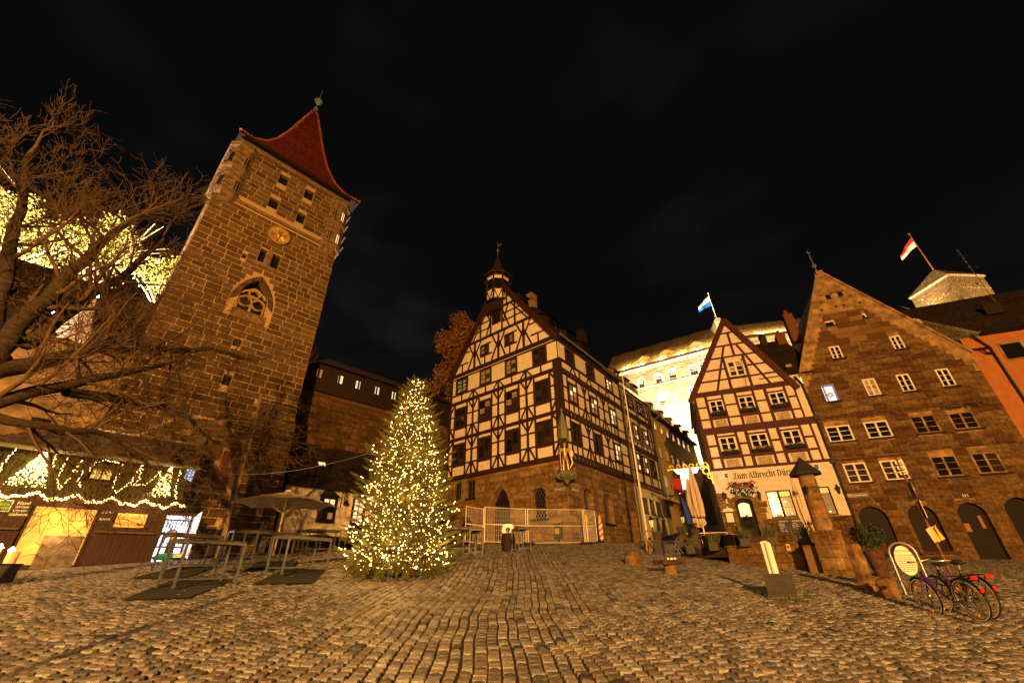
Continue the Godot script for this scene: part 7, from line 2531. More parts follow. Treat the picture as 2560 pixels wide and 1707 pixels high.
func twig_mesh(len_: float, n: int, seed_: int) -> ArrayMesh:  # a twig along y with needles
	rng.seed = seed_
	var b := MB.new()
	b.tri(Vector3(-0.004, 0, 0), Vector3(0.004, 0, 0), Vector3(0, len_, 0))
	b.tri(Vector3(0, 0, -0.004), Vector3(0, 0, 0.004), Vector3(0, len_, 0))
	for i in n:
		var y := len_ * (0.05 + 0.95 * i / n)
		for s in 2:
			var a := rf(0, TAU)
			var d := Vector3(cos(a), rf(0.5, 1.1), sin(a)).normalized()
			var l := rf(0.045, 0.07)
			var w := d.cross(Vector3(rf(-1, 1), rf(-1, 1), rf(-1, 1))).normalized() * 0.0045
			var p := Vector3(0, y, 0)
			b.tri(p - w, p + w, p + d * l)
	return b.mesh()

func string_bulbs(t: Node3D, pts: Array, singles: int) -> void:
	var bm := SphereMesh.new()
	bm.radius = 0.021
	bm.height = 0.042
	bm.radial_segments = 6
	bm.rings = 3
	var rest := []
	for i in pts.size():
		if i < singles:
			part("light_bulb", bm, M.bulb_soft, t, Transform3D(Basis(), pts[i]))
		else:
			rest.append(Transform3D(Basis(), pts[i]))
	if rest.size():
		scatter("light_bulb", bm, M.bulb_soft, rest, [], t)
func build_fir() -> void:
	var at := Vector3(-3.75, gy(-3.75, -14.95), -14.95)
	var t := thing("christmas_tree", "tall fir tree covered in warm white lights on the cobbles", "fir tree", at)
	rng.seed = 121
	var H := 6.75
	var tr := MB.new()
	tr.tube([Vector3(0, -0.1, 0), Vector3(0.03, 2.5, 0), Vector3(0, 5.0, 0), Vector3(0.02, H - 0.1, 0)], [0.13, 0.1, 0.05, 0.012], 8)
	part("trunk", tr.mesh(), M.bark, t)
	var br := MB.new()
	var tw := twig_mesh(0.27, 24, 122)
	var xf := []
	var col := []
	var bulbs := []
	var h := 0.22
	var whorl := 0
	while h < H - 0.15:
		var f := h / H
		var reach := 1.86 * pow(1.0 - f, 0.82) + 0.06
		if f < 0.12:
			reach *= 0.82 + f
		var n := int(lerpf(15, 5, f))
		for k in n:
			var a := TAU * (k + rf(-0.3, 0.3)) / n + whorl * 0.9
			var l := reach * (rf(0.74, 1.04) if rng.randf() < 0.75 else rf(1.05, 1.25))
			var rise := lerpf(-0.12, 0.85, f) + rf(-0.1, 0.1)
			var dirv := Vector3(cos(a), 0, sin(a))
			var p0 := Vector3(0, h, 0)
			var p1 := p0 + dirv * l * 0.5 + Vector3(0, l * rise * 0.28, 0)
			var p2 := p0 + dirv * l + Vector3(0, l * rise * 0.5 + 0.14 * l, 0)
			br.tube([p0, p1, p2], [0.02 * (1.2 - f), 0.013, 0.004], 4, false)
			var m := int(l / 0.075)
			for i in range(1, m + 1):
				var s := float(i) / m
				if s < 0.22:
					continue
				var p := p0.lerp(p1, s * 2.0) if s < 0.5 else p1.lerp(p2, s * 2.0 - 1.0)
				var tang := (p2 - p1).normalized() if s > 0.5 else (p1 - p0).normalized()
				var side := tang.cross(Vector3.UP).normalized()
				for e in [-1, 1]:
					var d: Vector3 = (tang * rf(0.6, 1.0) + side * e * rf(0.5, 1.0) + Vector3(0, rf(-0.35, 0.15), 0)).normalized()
					var sl := rf(0.8, 1.25) * lerpf(1.25, 0.75, s)
					xf.append(along(p, d, rf(0, TAU), sl))
					var g := rf(0.75, 1.3)
					col.append(Color(g, g, g))
				if s > 0.3 and rng.randf() < 0.36:
					bulbs.append(p + side * rf(-0.2, 0.2) + Vector3(0, rf(-0.03, 0.07), 0))
			xf.append(along(p2, (p2 - p1).normalized(), 0, 1.1))
			xf.append(along(p2 - (p2 - p1).normalized() * 0.1, (p2 - p1).normalized(), 1, 1.1))
			col.append(Color(1.2, 1.2, 1.1))
			col.append(Color(1.2, 1.2, 1.1))
			if rng.randf() < 0.8:
				bulbs.append(p2 - (p2 - p1).normalized() * rf(0.05, 0.2) + Vector3(0, 0.03, 0))
		h += lerpf(0.17, 0.14, f)
		whorl += 1
	# ragged skirt at the foot
	for i in 420:
		var a := rf(0, TAU)
		var r := rf(0.7, 1.55)
		xf.append(along(Vector3(cos(a) * r, rf(0.12, 0.5), sin(a) * r), Vector3(cos(a) * 0.6, rf(-0.9, -0.2), sin(a) * 0.6).normalized(), rf(0, TAU), rf(0.9, 1.4)))
		col.append(Color(0.9, 0.9, 0.8))
	for i in 5:
		xf.append(along(Vector3(0, H - 0.45 + i * 0.09, 0), Vector3(rf(-0.1, 0.1), 1, rf(-0.1, 0.1)).normalized(), i * 1.3, 0.9))
		col.append(Color(1, 1, 1))
	stuff(part("branch", br.mesh(), M.bark, t))
	scatter("needle_twig", tw, M.needle_vc, xf, col, t)
	for i in 10:
		bulbs.append(Vector3(rf(-0.06, 0.06), H - 0.12 * i, rf(0.0, 0.1)))
	# bulbs: those on the near side first
	bulbs.sort_custom(func(p, q): return p.z > q.z)
	var bm := SphereMesh.new()
	bm.radius = 0.017
	bm.height = 0.034
	bm.radial_segments = 6
	bm.rings = 3
	var rest := []
	for i in bulbs.size():
		if i < 300:
			part("light_bulb", bm, M.bulb, t, Transform3D(Basis(), bulbs[i]))
		else:
			rest.append(Transform3D(Basis(), bulbs[i]))
	scatter("light_bulb", bm, M.bulb, rest, [], t)
	for q in [[0.9, 1.3], [2.3, 1.0], [3.7, 0.75], [5.0, 0.5]]:
		for k in 4:
			var a: float = TAU * k / 4 + q[0] + 0.6
			omni("fir_light", at + Vector3(cos(a) * q[1] * 1.05, q[0], sin(a) * q[1] * 1.05), L(1.0, 0.55, 0.14), 1.5 * q[1] + 0.2, 0.25)

func limb(b: MB, p: Array, r: Array, sides: int) -> void:
	b.tube(p, r, sides, false)

func grow(b: MB, p: Vector3, d: Vector3, l: float, r: float, level: int, up: float) -> void:
	# one shoot that bends as it goes, with shoots of its own
	var n := 5 if level < 2 else 4
	var pts := [p]
	var rad := [r]
	var dirs := [d]
	var q := p
	var dd := d
	for i in n:
		dd = (dd + Vector3(rf(-1, 1), rf(-1, 1) + up, rf(-1, 1)) * (0.22 if level < 2 else 0.3)).normalized()
		q += dd * l / n
		pts.append(q)
		dirs.append(dd)
		rad.append(maxf(r * (1.0 - 0.75 * (i + 1) / n), 0.005))
	b.tube(pts, rad, 6 if level == 0 else 4 if level == 1 else 3, false)
	if level >= 4:
		return
	var kids: int = [7, 6, 5, 3][level]
	for k in kids:
		var f := rf(0.25, 1.0)
		var i := mini(int(f * n), n - 1)
		var at: Vector3 = (pts[i] as Vector3).lerp(pts[i + 1], f * n - i)
		var side := (dirs[i] as Vector3).cross(Vector3(rf(-1, 1), rf(-1, 1), rf(-1, 1))).normalized()
		var nd := ((dirs[i] as Vector3) * rf(0.5, 1.0) + side * rf(0.6, 1.0) + Vector3(0, up * 0.3, 0)).normalized()
		grow(b, at, nd, l * rf(0.45, 0.68), maxf(rad[i] * rf(0.34, 0.5), 0.005), level + 1, up)

func build_trees() -> void:
	# bare tree that leans in from the left
	var base := on_ground(-11.2, -6.0)
	var t := thing("bare_tree", "large leafless tree reaching in from the left before the tower", "tree", base)
	var o := -base
	rng.seed = 131
	var tk := MB.new()
	tk.tube([Vector3(0, -0.2, 0), o + Vector3(-11.0, 1.2, -6.3), o + Vector3(-10.6, 2.8, -6.8), o + Vector3(-10.4, 4.0, -7.3)], [0.42, 0.33, 0.3, 0.27], 10)
	part("trunk", tk.mesh(), M.bark, t)
	var big := MB.new()
	var tw := MB.new()
	# main limbs, each a bent line of points with the radius at its foot
	var limbs := [
		[[-10.5, 3.2, -7.0], [-10.1, 4.2, -8.0], [-10.0, 5.0, -8.8], [-10.1, 6.1, -9.4], 0.2],
		[[-10.5, 2.4, -6.8], [-9.7, 3.0, -7.4], [-9.3, 3.9, -8.4], [-9.3, 4.9, -9.8], 0.17],
		[[-10.4, 3.9, -7.2], [-10.5, 5.6, -7.6], [-10.8, 7.5, -8.1], [-11.0, 9.2, -8.7], 0.2],
		[[-10.4, 3.8, -7.2], [-10.9, 5.6, -7.0], [-11.6, 7.6, -6.9], [-12.2, 9.4, -6.7], 0.17],
		[[-10.3, 4.3, -7.6], [-10.6, 6.2, -8.4], [-10.9, 7.6, -9.2], [-11.2, 9.4, -9.9], 0.16],
		[[-10.0, 5.0, -8.8], [-9.7, 5.6, -10.2], [-9.5, 6.3, -11.6], [-9.4, 6.6, -12.8], 0.12],
		[[-9.4, 3.4, -8.0], [-9.2, 3.8, -9.6], [-9.2, 3.9, -11.0], [-9.2, 3.6, -12.2], 0.11],
		[[-9.8, 2.7, -7.2], [-9.2, 2.6, -7.8], [-8.9, 2.7, -8.8], [-8.8, 2.4, -9.8], 0.1],
		[[-10.8, 5.0, -7.2], [-11.6, 5.6, -6.6], [-12.2, 6.3, -6.2], [-12.8, 7.2, -6.0], 0.12],
	]
	for lm in limbs:
		var pts := []
		for i in 4:
			pts.append(o + Vector3(lm[i][0], lm[i][1], lm[i][2]))
		var r: float = lm[4]
		var fine := []
		var fr_ := []
		for i in 13:
			var f := i / 12.0 * 3.0
			var k := mini(int(f), 2)
			var p: Vector3 = (pts[k] as Vector3).cubic_interpolate(pts[k + 1], pts[maxi(k - 1, 0)], pts[mini(k + 2, 3)], f - k)
			fine.append(p + Vector3(rf(-0.04, 0.04), rf(-0.04, 0.04), rf(-0.04, 0.04)))
			fr_.append(r * (1.0 - 0.68 * i / 12.0))
		limb(big, fine, fr_, 8)
		var up := 0.35 if pts[3].y - pts[0].y > 1.5 else -0.05
		for k in 11:
			var i := 3 + int(k * 9 / 11.0)
			var d: Vector3 = ((fine[i] as Vector3) - fine[i - 1]).normalized()
			var side := d.cross(Vector3(rf(-1, 1), rf(-1, 1), rf(-1, 1))).normalized()
			grow(tw, fine[i], (d * rf(0.3, 0.9) + side * rf(0.7, 1.0) + Vector3(0, up * 0.5, 0)).normalized(), rf(1.3, 2.1), fr_[i] * rf(0.3, 0.5), 1, up * 0.5)
		grow(tw, fine[12], ((fine[12] as Vector3) - fine[10]).normalized(), 1.9, fr_[12], 1, up)
	part("limb", big.mesh(), M.bark, t)
	stuff(part("twig", tw.mesh(), M.bark_twig, t))
	# floodlit trees on the bastion behind
	var kinds := [["bright", Vector3(-47.0, 29.0, -29.0), 4.6], ["middle", Vector3(-43.5, 30.5, -34.0), 4.2], ["right", Vector3(-38.0, 29.0, -37.5), 3.6]]
	for i in 3:
		var k: Array = kinds[i]
		var p: Vector3 = k[1]
		var tr := thing("floodlit_tree", "tree with pale floodlit leaves behind the roofs at the left, %s of three" % ["leftmost", "middle", "rightmost"][i], "tree", Vector3(p.x, 2.0, p.z), 0, "floodlit trees behind the roofs")
		rng.seed = 140 + i
		var tb := MB.new()
		tb.tube([Vector3(0, 0, 0), Vector3(0.3, p.y - 6.0, 0.2), Vector3(0, p.y - 1, 0)], [0.5, 0.35, 0.1], 8)
		for s in 16:
			var a := rf(0, TAU)
			tb.tube([Vector3(0.2, p.y - 7.5 + s * 0.35, 0.1), Vector3(cos(a) * 2.2, p.y - 5.0 + s * 0.4, sin(a) * 2.2), Vector3(cos(a + 0.3) * k[2], p.y - 3.2 + s * 0.35, sin(a + 0.3) * k[2])], [0.14, 0.09, 0.03], 5)
		part("trunk", tb.mesh(), M.bark_pale, tr)
		leaf_cloud(tr, Vector3(0, p.y - 2.0, 0), Vector3(k[2], 3.4, k[2]), 1500, 0.3, M.leaf_pale)
		flood("floodlight", "floodlight below the floodlit tree behind the roofs, %s one" % ["left", "middle", "right"][i], Vector3(p.x + 2.5, 18.0, p.z + 5.5), Vector3(p.x, p.y - 1, p.z), L(1.0, 0.86, 0.45), 2000.0, 46.0)
	# autumn trees beside the corner house
	for q in [[Vector3(-6.0, 21.5, -42.5), Vector3(3.6, 6.5, 3.2), 5200, 0.3, "broad tree with dim orange foliage behind the left eave of the half timbered house", 150], [Vector3(-9.6, 15.0, -41.0), Vector3(2.4, 5.2, 2.4), 1500, 0.24, "thin half bare tree between town wall and half timbered house", 151]]:
		var p: Vector3 = q[0]
		var tr := thing("autumn_tree", q[4], "tree", Vector3(p.x, 1.0, p.z))
		rng.seed = q[5]
		var tb := MB.new()
		var top: float = p.y + q[1].y * 0.6 - 1.0
		tb.tube([Vector3(0, -0.5, 0), Vector3(0.3, top * 0.5, 0.1), Vector3(0, top, 0)], [0.35, 0.22, 0.04], 8)
		for s in 14:
			var a := rf(0, TAU)
			var y0 := rf(0.35, 0.9) * top
			tb.tube([Vector3(0.15, y0, 0), Vector3(cos(a) * q[1].x * 0.5, y0 + 1.2, sin(a) * q[1].x * 0.5), Vector3(cos(a) * q[1].x * 0.9, y0 + 2.6, sin(a) * q[1].x * 0.9)], [0.09, 0.05, 0.02], 5)
		part("trunk", tb.mesh(), M.bark, tr)
		leaf_cloud(tr, Vector3(0, p.y - 1.0, 0), q[1], q[2], q[3], M.leaf_autumn)

func leaf_cloud(t: Node3D, c: Vector3, r: Vector3, n: int, size: float, m: Material) -> void:
	var lm := MB.new()
	for k in 3:
		var b := Basis(Vector3(0.3, 1, 0.2).normalized(), k * 2.1)
		var off := b * Vector3(0.5, 0.1 * k, 0.0)
		lm.quad(off, off + b * Vector3(0.35, 0.2, 0.25), off + b * Vector3(0.8, 0.0, 0.0), off + b * Vector3(0.35, -0.2, -0.2))
	var mesh := lm.mesh()
	var blobs := []
	for i in 34:
		var d := Vector3(rf(-1, 1), rf(-1, 1), rf(-1, 1))
		d = d.normalized() * pow(rng.randf(), 0.4)
		blobs.append([c + d * r * 0.85, rf(0.18, 0.34)])
	var xf := []
	var col := []
	for i in n:
		var q: Array = blobs[rng.randi() % blobs.size()]
		var d := Vector3(rf(-1, 1), rf(-1, 1), rf(-1, 1)).normalized() * pow(rng.randf(), 0.35)
		var p: Vector3 = q[0] + d * r.x * q[1] * 1.25
		var s := size * rf(0.6, 1.3)
		xf.append(Transform3D(Basis(Vector3(rf(-1, 1), rf(-1, 1), rf(-1, 1)).normalized(), rf(0, TAU)).scaled_local(Vector3(s, s, s)), p))
		var g := rf(0.55, 1.35)
		col.append(Color(g, g * rf(0.8, 1.1), g * 0.8))
	scatter("crown", mesh, m, xf, col, t)
func table_shape(t: Node3D, l: float, w: float, h: float) -> void:  # tall bar table, x along its length
	boxp("table_top", Vector3(-l / 2, h - 0.05, -w / 2), Vector3(l / 2, h, w / 2), M.wood_table, t)
	var f := MB.new()
	var e := 0.045
	f.span(Vector3(-l / 2 + 0.005, h - 0.1, -w / 2 + 0.005), Vector3(l / 2 - 0.005, h - 0.052, -w / 2 + e))
	f.span(Vector3(-l / 2 + 0.005, h - 0.1, w / 2 - e), Vector3(l / 2 - 0.005, h - 0.052, w / 2 - 0.005))
	f.span(Vector3(-l / 2 + 0.005, h - 0.099, -w / 2 + e), Vector3(-l / 2 + e, h - 0.053, w / 2 - e))
	f.span(Vector3(l / 2 - e, h - 0.099, -w / 2 + e), Vector3(l / 2 - 0.005, h - 0.053, w / 2 - e))
	f.span(Vector3(-l / 2 + 0.06, 0.17, -w / 2 + 0.008), Vector3(l / 2 - 0.06, 0.205, -w / 2 + 0.04))
	f.span(Vector3(-l / 2 + 0.06, 0.17, w / 2 - 0.04), Vector3(l / 2 - 0.06, 0.205, w / 2 - 0.008))
	part("frame", f.mesh(), M.table_steel, t)
	for sx in [-1, 1]:
		for sz in [-1, 1]:
			var b := MB.new()
			b.box(Vector3(sx * (l / 2 - 0.028), (h - 0.1) / 2 + 0.0, sz * (w / 2 - 0.028)), Vector3(0.048, h - 0.1, 0.048))
			part("leg", b.mesh(), M.table_steel, t)

func bar_table(a: Vector2, yaw: float, l: float, w: float, label: String) -> void:  # a is the middle of the table on the ground
	var y := gy(a.x, a.y)
	var t := thing("bar_table", label, "table", Vector3(a.x, y - 0.01, a.y), yaw, "tall bar tables on the cobbles")
	table_shape(t, l, w, 1.1)

func mat_sheet(pts: Array, label: String) -> void:
	var t := thing("rubber_mat", label, "mat", on_ground(pts[0].x, pts[0].y), 0, "rubber mats under the tables")
	var b := MB.new()
	var n := 14
	var g := func(u: float, v: float) -> Vector3:
		var p: Vector2 = (pts[0] as Vector2).lerp(pts[1], u).lerp((pts[3] as Vector2).lerp(pts[2], u), v)
		return Vector3(p.x, gy(p.x, p.y) + 0.022, p.y) - t.position
	for j in n:
		for i in n:
			var u0 := float(i) / n
			var u1 := float(i + 1) / n
			var v0 := float(j) / n
			var v1 := float(j + 1) / n
			b.quad(g.call(u0, v0), g.call(u1, v0), g.call(u1, v1), g.call(u0, v1))
	part("sheet", b.mesh(), M.rubber, t)
	var r := MB.new()
	for k in 34:
		var f := (k + 0.5) / 34.0
		for s in 5:
			r.bar(g.call(s / 5.0, f) + Vector3(0, 0.004, 0), g.call((s + 1) / 5.0, f) + Vector3(0, 0.004, 0), 0.012, 0.014)
	stuff(part("rib", r.mesh(), M.rubber, t))

func leaf_at(p: Vector2, m: Material, label: String, yaw: float, s := 0.06) -> void:
	var b := MB.new()
	b.tri(Vector3(-s, 0, 0), Vector3(0, 0.012, s * 0.5), Vector3(s, 0.004, 0))
	b.tri(Vector3(-s, 0, 0), Vector3(s, 0.004, 0), Vector3(0, 0.015, -s * 0.5))
	var o := MeshInstance3D.new()
	o.name = numbered("fallen_leaf")
	o.mesh = b.mesh()
	o.material_override = m
	add_child(o)
	o.position = on_ground(p.x, p.y) + Vector3(0, 0.03, 0)
	o.rotation_degrees.y = yaw
	tag(o, label, "leaf", "fallen leaves on the square")

func build_square() -> void:
	# bar tables
	bar_table(Vector2(-8.32, -12.45), 72, 1.75, 0.62, "long bar table nearest the left edge, front of its pair on rubber mat")
	bar_table(Vector2(-11.05, -15.6), 72, 1.75, 0.62, "bar table behind the frontmost one, before the lit doorway")
	bar_table(Vector2(-7.15, -15.4), 72, 2.0, 0.68, "bar table nearest to the fir tree on its left, on a dark mat")
	bar_table(Vector2(-9.7, -18.0), 72, 1.9, 0.68, "bar table right below the open parasol")
	bar_table(Vector2(-12.1, -20.7), 50, 1.7, 0.66, "bar table beside the person in the hooded jacket")
	bar_table(Vector2(-10.2, -24.0), 45, 1.7, 0.66, "dark bar table against the whitewashed tavern wall")
	bar_table(Vector2(-11.2, -24.6), 45, 1.2, 0.6, "dark bar table farthest back by the tower buttress")
	bar_table(Vector2(-1.85, -19.95), 15, 0.62, 1.75, "bar table just right of the fir tree")
	bar_table(Vector2(0.28, -22.2), 15, 0.62, 1.35, "small bar table in front of the pointed gate")
	bar_table(Vector2(-2.6, -21.9), 15, 1.5, 0.62, "dark bar table behind the fir tree by the low arch")
	# barrel table with baskets before the gate
	var ba := thing("barrel_stand", "dark stand with shopping basket between the two bar tables", "stand", on_ground(-0.35, -23.0))
	var bb := MB.new()
	bb.lathe([Vector2(0.3, 0), Vector2(0.36, 0.4), Vector2(0.3, 0.8), Vector2(0, 0.81)], 12)
	part("barrel", bb.mesh(), M.wood_dark, ba)
	var bk := MB.new()
	for k in 4:
		ring_arc(bk, Vector2(0.0, 0.95), 0.3 - k * 0.05, 0.02, 0, TAU, -0.1 + k * 0.06, -0.08 + k * 0.06)
	part("basket", bk.mesh(), M.steel, ba)
	mat_sheet([Vector2(-8.27, -10.07), Vector2(-7.3, -10.74), Vector2(-8.29, -13.96), Vector2(-9.86, -13.78)], "ribbed rubber mat under the frontmost bar table, nearest the camera")
	mat_sheet([Vector2(-10.8, -13.15), Vector2(-9.65, -13.85), Vector2(-10.69, -16.76), Vector2(-11.9, -16.4)], "ribbed rubber mat under the second bar table at the left")
	mat_sheet([Vector2(-7.29, -13.11), Vector2(-5.74, -13.49), Vector2(-6.53, -16.13), Vector2(-8.05, -16.6)], "ribbed rubber mat closest to the fir tree")
	mat_sheet([Vector2(-9.08, -15.7), Vector2(-7.67, -16.13), Vector2(-8.68, -18.54), Vector2(-10.2, -18.5)], "ribbed rubber mat below the parasol")
	rng.seed = 161
	for q in [[-8.0, -11.5, "on the frontmost mat"], [-7.7, -11.0, "at the front corner of the frontmost mat"], [-8.5, -12.6, "on the frontmost mat beside a table leg"], [-6.9, -14.6, "on the mat closest to the fir tree"], [-6.6, -13.9, "at the edge of the mat by the fir tree"]]:
		leaf_at(Vector2(q[0], q[1]), M.paper, "pale fallen leaf %s" % q[2], rf(0, 360), 0.07)
	for q in [[-4.6, -9.6, "left of the picture's middle"], [-2.75, -7.05, "in the left foreground"], [-1.9, -6.3, "in the foreground, nearest the camera"], [-0.3, -13.3, "right of the fir tree"]]:
		leaf_at(Vector2(q[0], q[1]), M.yellow_paint, "yellow fallen leaf on the cobbles %s" % q[2], rf(0, 360))
	open_parasol()
	build_fence()
	build_planter_board()
	# stone table and bollard
	var st := thing("stone_table", "round stone drum table with thick dark slab top on the cobbles", "table", on_ground(5.62, -17.1), 18)
	var sb := MB.new()
	sb.lathe([Vector2(0.24, -0.05), Vector2(0.235, 0.1), Vector2(0.22, 0.28)], 14)
	part("drum", sb.mesh(), M.warm_stone_1, st)
	boxp("slab", Vector3(-0.49, 0.28, -0.32), Vector3(0.49, 0.43, 0.32), M.tower_stone_2, st)
	var gl := MB.new()
	for k in 4:
		gl.lathe([Vector2(0.04, 0.43), Vector2(0.035, 0.5), Vector2(0, 0.5)], 8, Transform3D(Basis(), Vector3(0.05 + k * 0.09, 0, -0.1 + 0.05 * (k % 2))))
	part("glass_jar", gl.mesh(), M.white_plastic, st)
	var bo := thing("stone_bollard", "low round sandstone bollard on the dark cobbles", "bollard", on_ground(5.05, -20.0))
	var bm := MB.new()
	bm.lathe([Vector2(0.37, -0.05), Vector2(0.355, 0.2), Vector2(0.34, 0.42), Vector2(0.3, 0.47), Vector2(0, 0.48)], 16)
	part("drum", bm.mesh(), M.warm_stone_2, bo)
	build_stone_column()
	# two slabs on end
	for q in [[9.55, -13.05, 1.12, 0.32, 0.2, "tall worn sandstone post standing before the round stone column", 12], [9.24, -11.95, 0.44, 0.3, 0.26, "short sandstone block standing beside the bicycles", 20]]:
		var s := thing("stone_post", q[5], "stone", on_ground(q[0], q[1]), q[6])
		var m := MB.new()
		var w: float = q[3]
		var h: float = q[2]
		var d: float = q[4]
		m.prism(PackedVector2Array([Vector2(-w * 0.5, -0.1), Vector2(w * 0.52, -0.1), Vector2(w * 0.5, h * 0.5), Vector2(w * 0.42, h * 0.97), Vector2(w * 0.3, h), Vector2(-w * 0.38, h * 0.99), Vector2(-w * 0.46, h * 0.9)]), -d / 2, d / 2)
		part("stone", m.mesh(), M.warm_stone_2, s)
	build_signs()
	build_bikes()

func open_parasol() -> void:
	var at := on_ground(-10.79, -20.57)
	var t := thing("open_parasol", "large open cream parasol on a slim white pole", "parasol", at, 24)
	var b := MB.new()
	b.tube([Vector3(0, 0, 0), Vector3(0, 2.78, 0)], [0.045, 0.04], 10)
	part("pole", b.mesh(), M.canvas, t)
	boxp("foot", Vector3(-0.45, 0, -0.45), Vector3(0.45, 0.07, 0.45), M.planter_gray, t)
	var r := 2.2
	var ye := 2.22
	var c := MB.new()
	var top := Vector3(0, 2.8, 0)
	for k in 8:
		var a := TAU * k / 8
		var a2 := TAU * (k + 1) / 8
		var p := Vector3(cos(a) * r, ye, sin(a) * r)
		var q := Vector3(cos(a2) * r, ye, sin(a2) * r)
		var m := (p + q) * 0.5 + Vector3(0, 0.05, 0)
		var n := 4
		for i in n:
			var f0 := float(i) / n
			var f1 := float(i + 1) / n
			var sag := func(f: float) -> float: return 0.0
			c.quad(top.lerp(p, f0), top.lerp(p, f1), top.lerp(m, f1) - Vector3(0, 0.07 * sin(f1 * PI), 0), top.lerp(m, f0) - Vector3(0, 0.07 * sin(f0 * PI), 0))
			c.quad(top.lerp(m, f0) - Vector3(0, 0.07 * sin(f0 * PI), 0), top.lerp(m, f1) - Vector3(0, 0.07 * sin(f1 * PI), 0), top.lerp(q, f1), top.lerp(q, f0))
		var rb := MB.new()
		rb.bar(top.lerp(p, 0.05) - Vector3(0, 0.05, 0), p - Vector3(0, 0.03, 0), 0.035, 0.03)
		part("rib", rb.mesh(), M.canvas, t)
		var sb := MB.new()
		sb.bar(Vector3(0, 1.83, 0) + Vector3(cos(a), 0, sin(a)) * 0.07, top.lerp(p, 0.55) - Vector3(0, 0.06, 0), 0.03, 0.025)
		part("strut", sb.mesh(), M.canvas, t)
	part("canopy", c.mesh(), M.canvas, t)
	var cap := MB.new()
	cap.lathe([Vector2(0.16, 2.76), Vector2(0.12, 2.86), Vector2(0, 2.88)], 10)
	cap.lathe([Vector2(0.07, 1.76), Vector2(0.08, 1.9), Vector2(0.04, 1.92)], 10)
	part("hub", cap.mesh(), M.canvas, t)
	var a3 := TAU * 1.5 / 8
	var nrm := Vector3(cos(a3), 0.25, sin(a3)).normalized()
	part("lettering", text_mesh("WANDERER", 0.22, "Droid Sans", true, 0.004), M.iron, t, Transform3D(Basis(Vector3.UP, PI / 2 - a3 + PI) * Basis(Vector3.RIGHT, 0.9), Vector3(cos(a3) * 1.6, 2.31, sin(a3) * 1.6)))

func closed_parasol(at: Vector3, h: float, w: float, foot: float, label: String, lean: float) -> void:
	var t := thing("closed_parasol", label, "parasol", at, 20, "folded cream parasols on the inn terrace")
	var b := MB.new()
	b.tube([Vector3.ZERO, Vector3(lean, h, 0)], [0.04, 0.035], 8)
	part("pole", b.mesh(), M.white_paint, t)
	var c := MB.new()
	var rings := []
	var prof := [[foot, w * 0.5], [foot + 0.12, w * 0.85], [foot + 0.4, w * 0.62], [foot + 0.55, w * 0.9], [foot + 1.2, w], [h * 0.75, w * 0.75], [h - 0.1, w * 0.25], [h + 0.05, 0.03]]
	for q in prof:
		var ring := []
		for k in 20:
			var a := TAU * k / 20
			var r: float = q[1] * (1.0 + 0.28 * cos(a * 7.0 + q[0]))
			ring.append(Vector3(lean * q[0] / h + cos(a) * r, q[0], -sin(a) * r))
		rings.append(ring)
	for i in rings.size() - 1:
		for k in 20:
			var m := (k + 1) % 20
			c.quad(rings[i][k], rings[i][m], rings[i + 1][m], rings[i + 1][k])
	part("folded_cloth", c.mesh(), M.canvas, t)
	var s := MB.new()
	s.lathe([Vector2(w * 0.75, foot + 0.38), Vector2(w * 0.78, foot + 0.43), Vector2(w * 0.75, foot + 0.48)], 14, Transform3D(Basis(), Vector3(lean * foot / h, 0, 0)))
	part("strap", s.mesh(), M.iron, t)

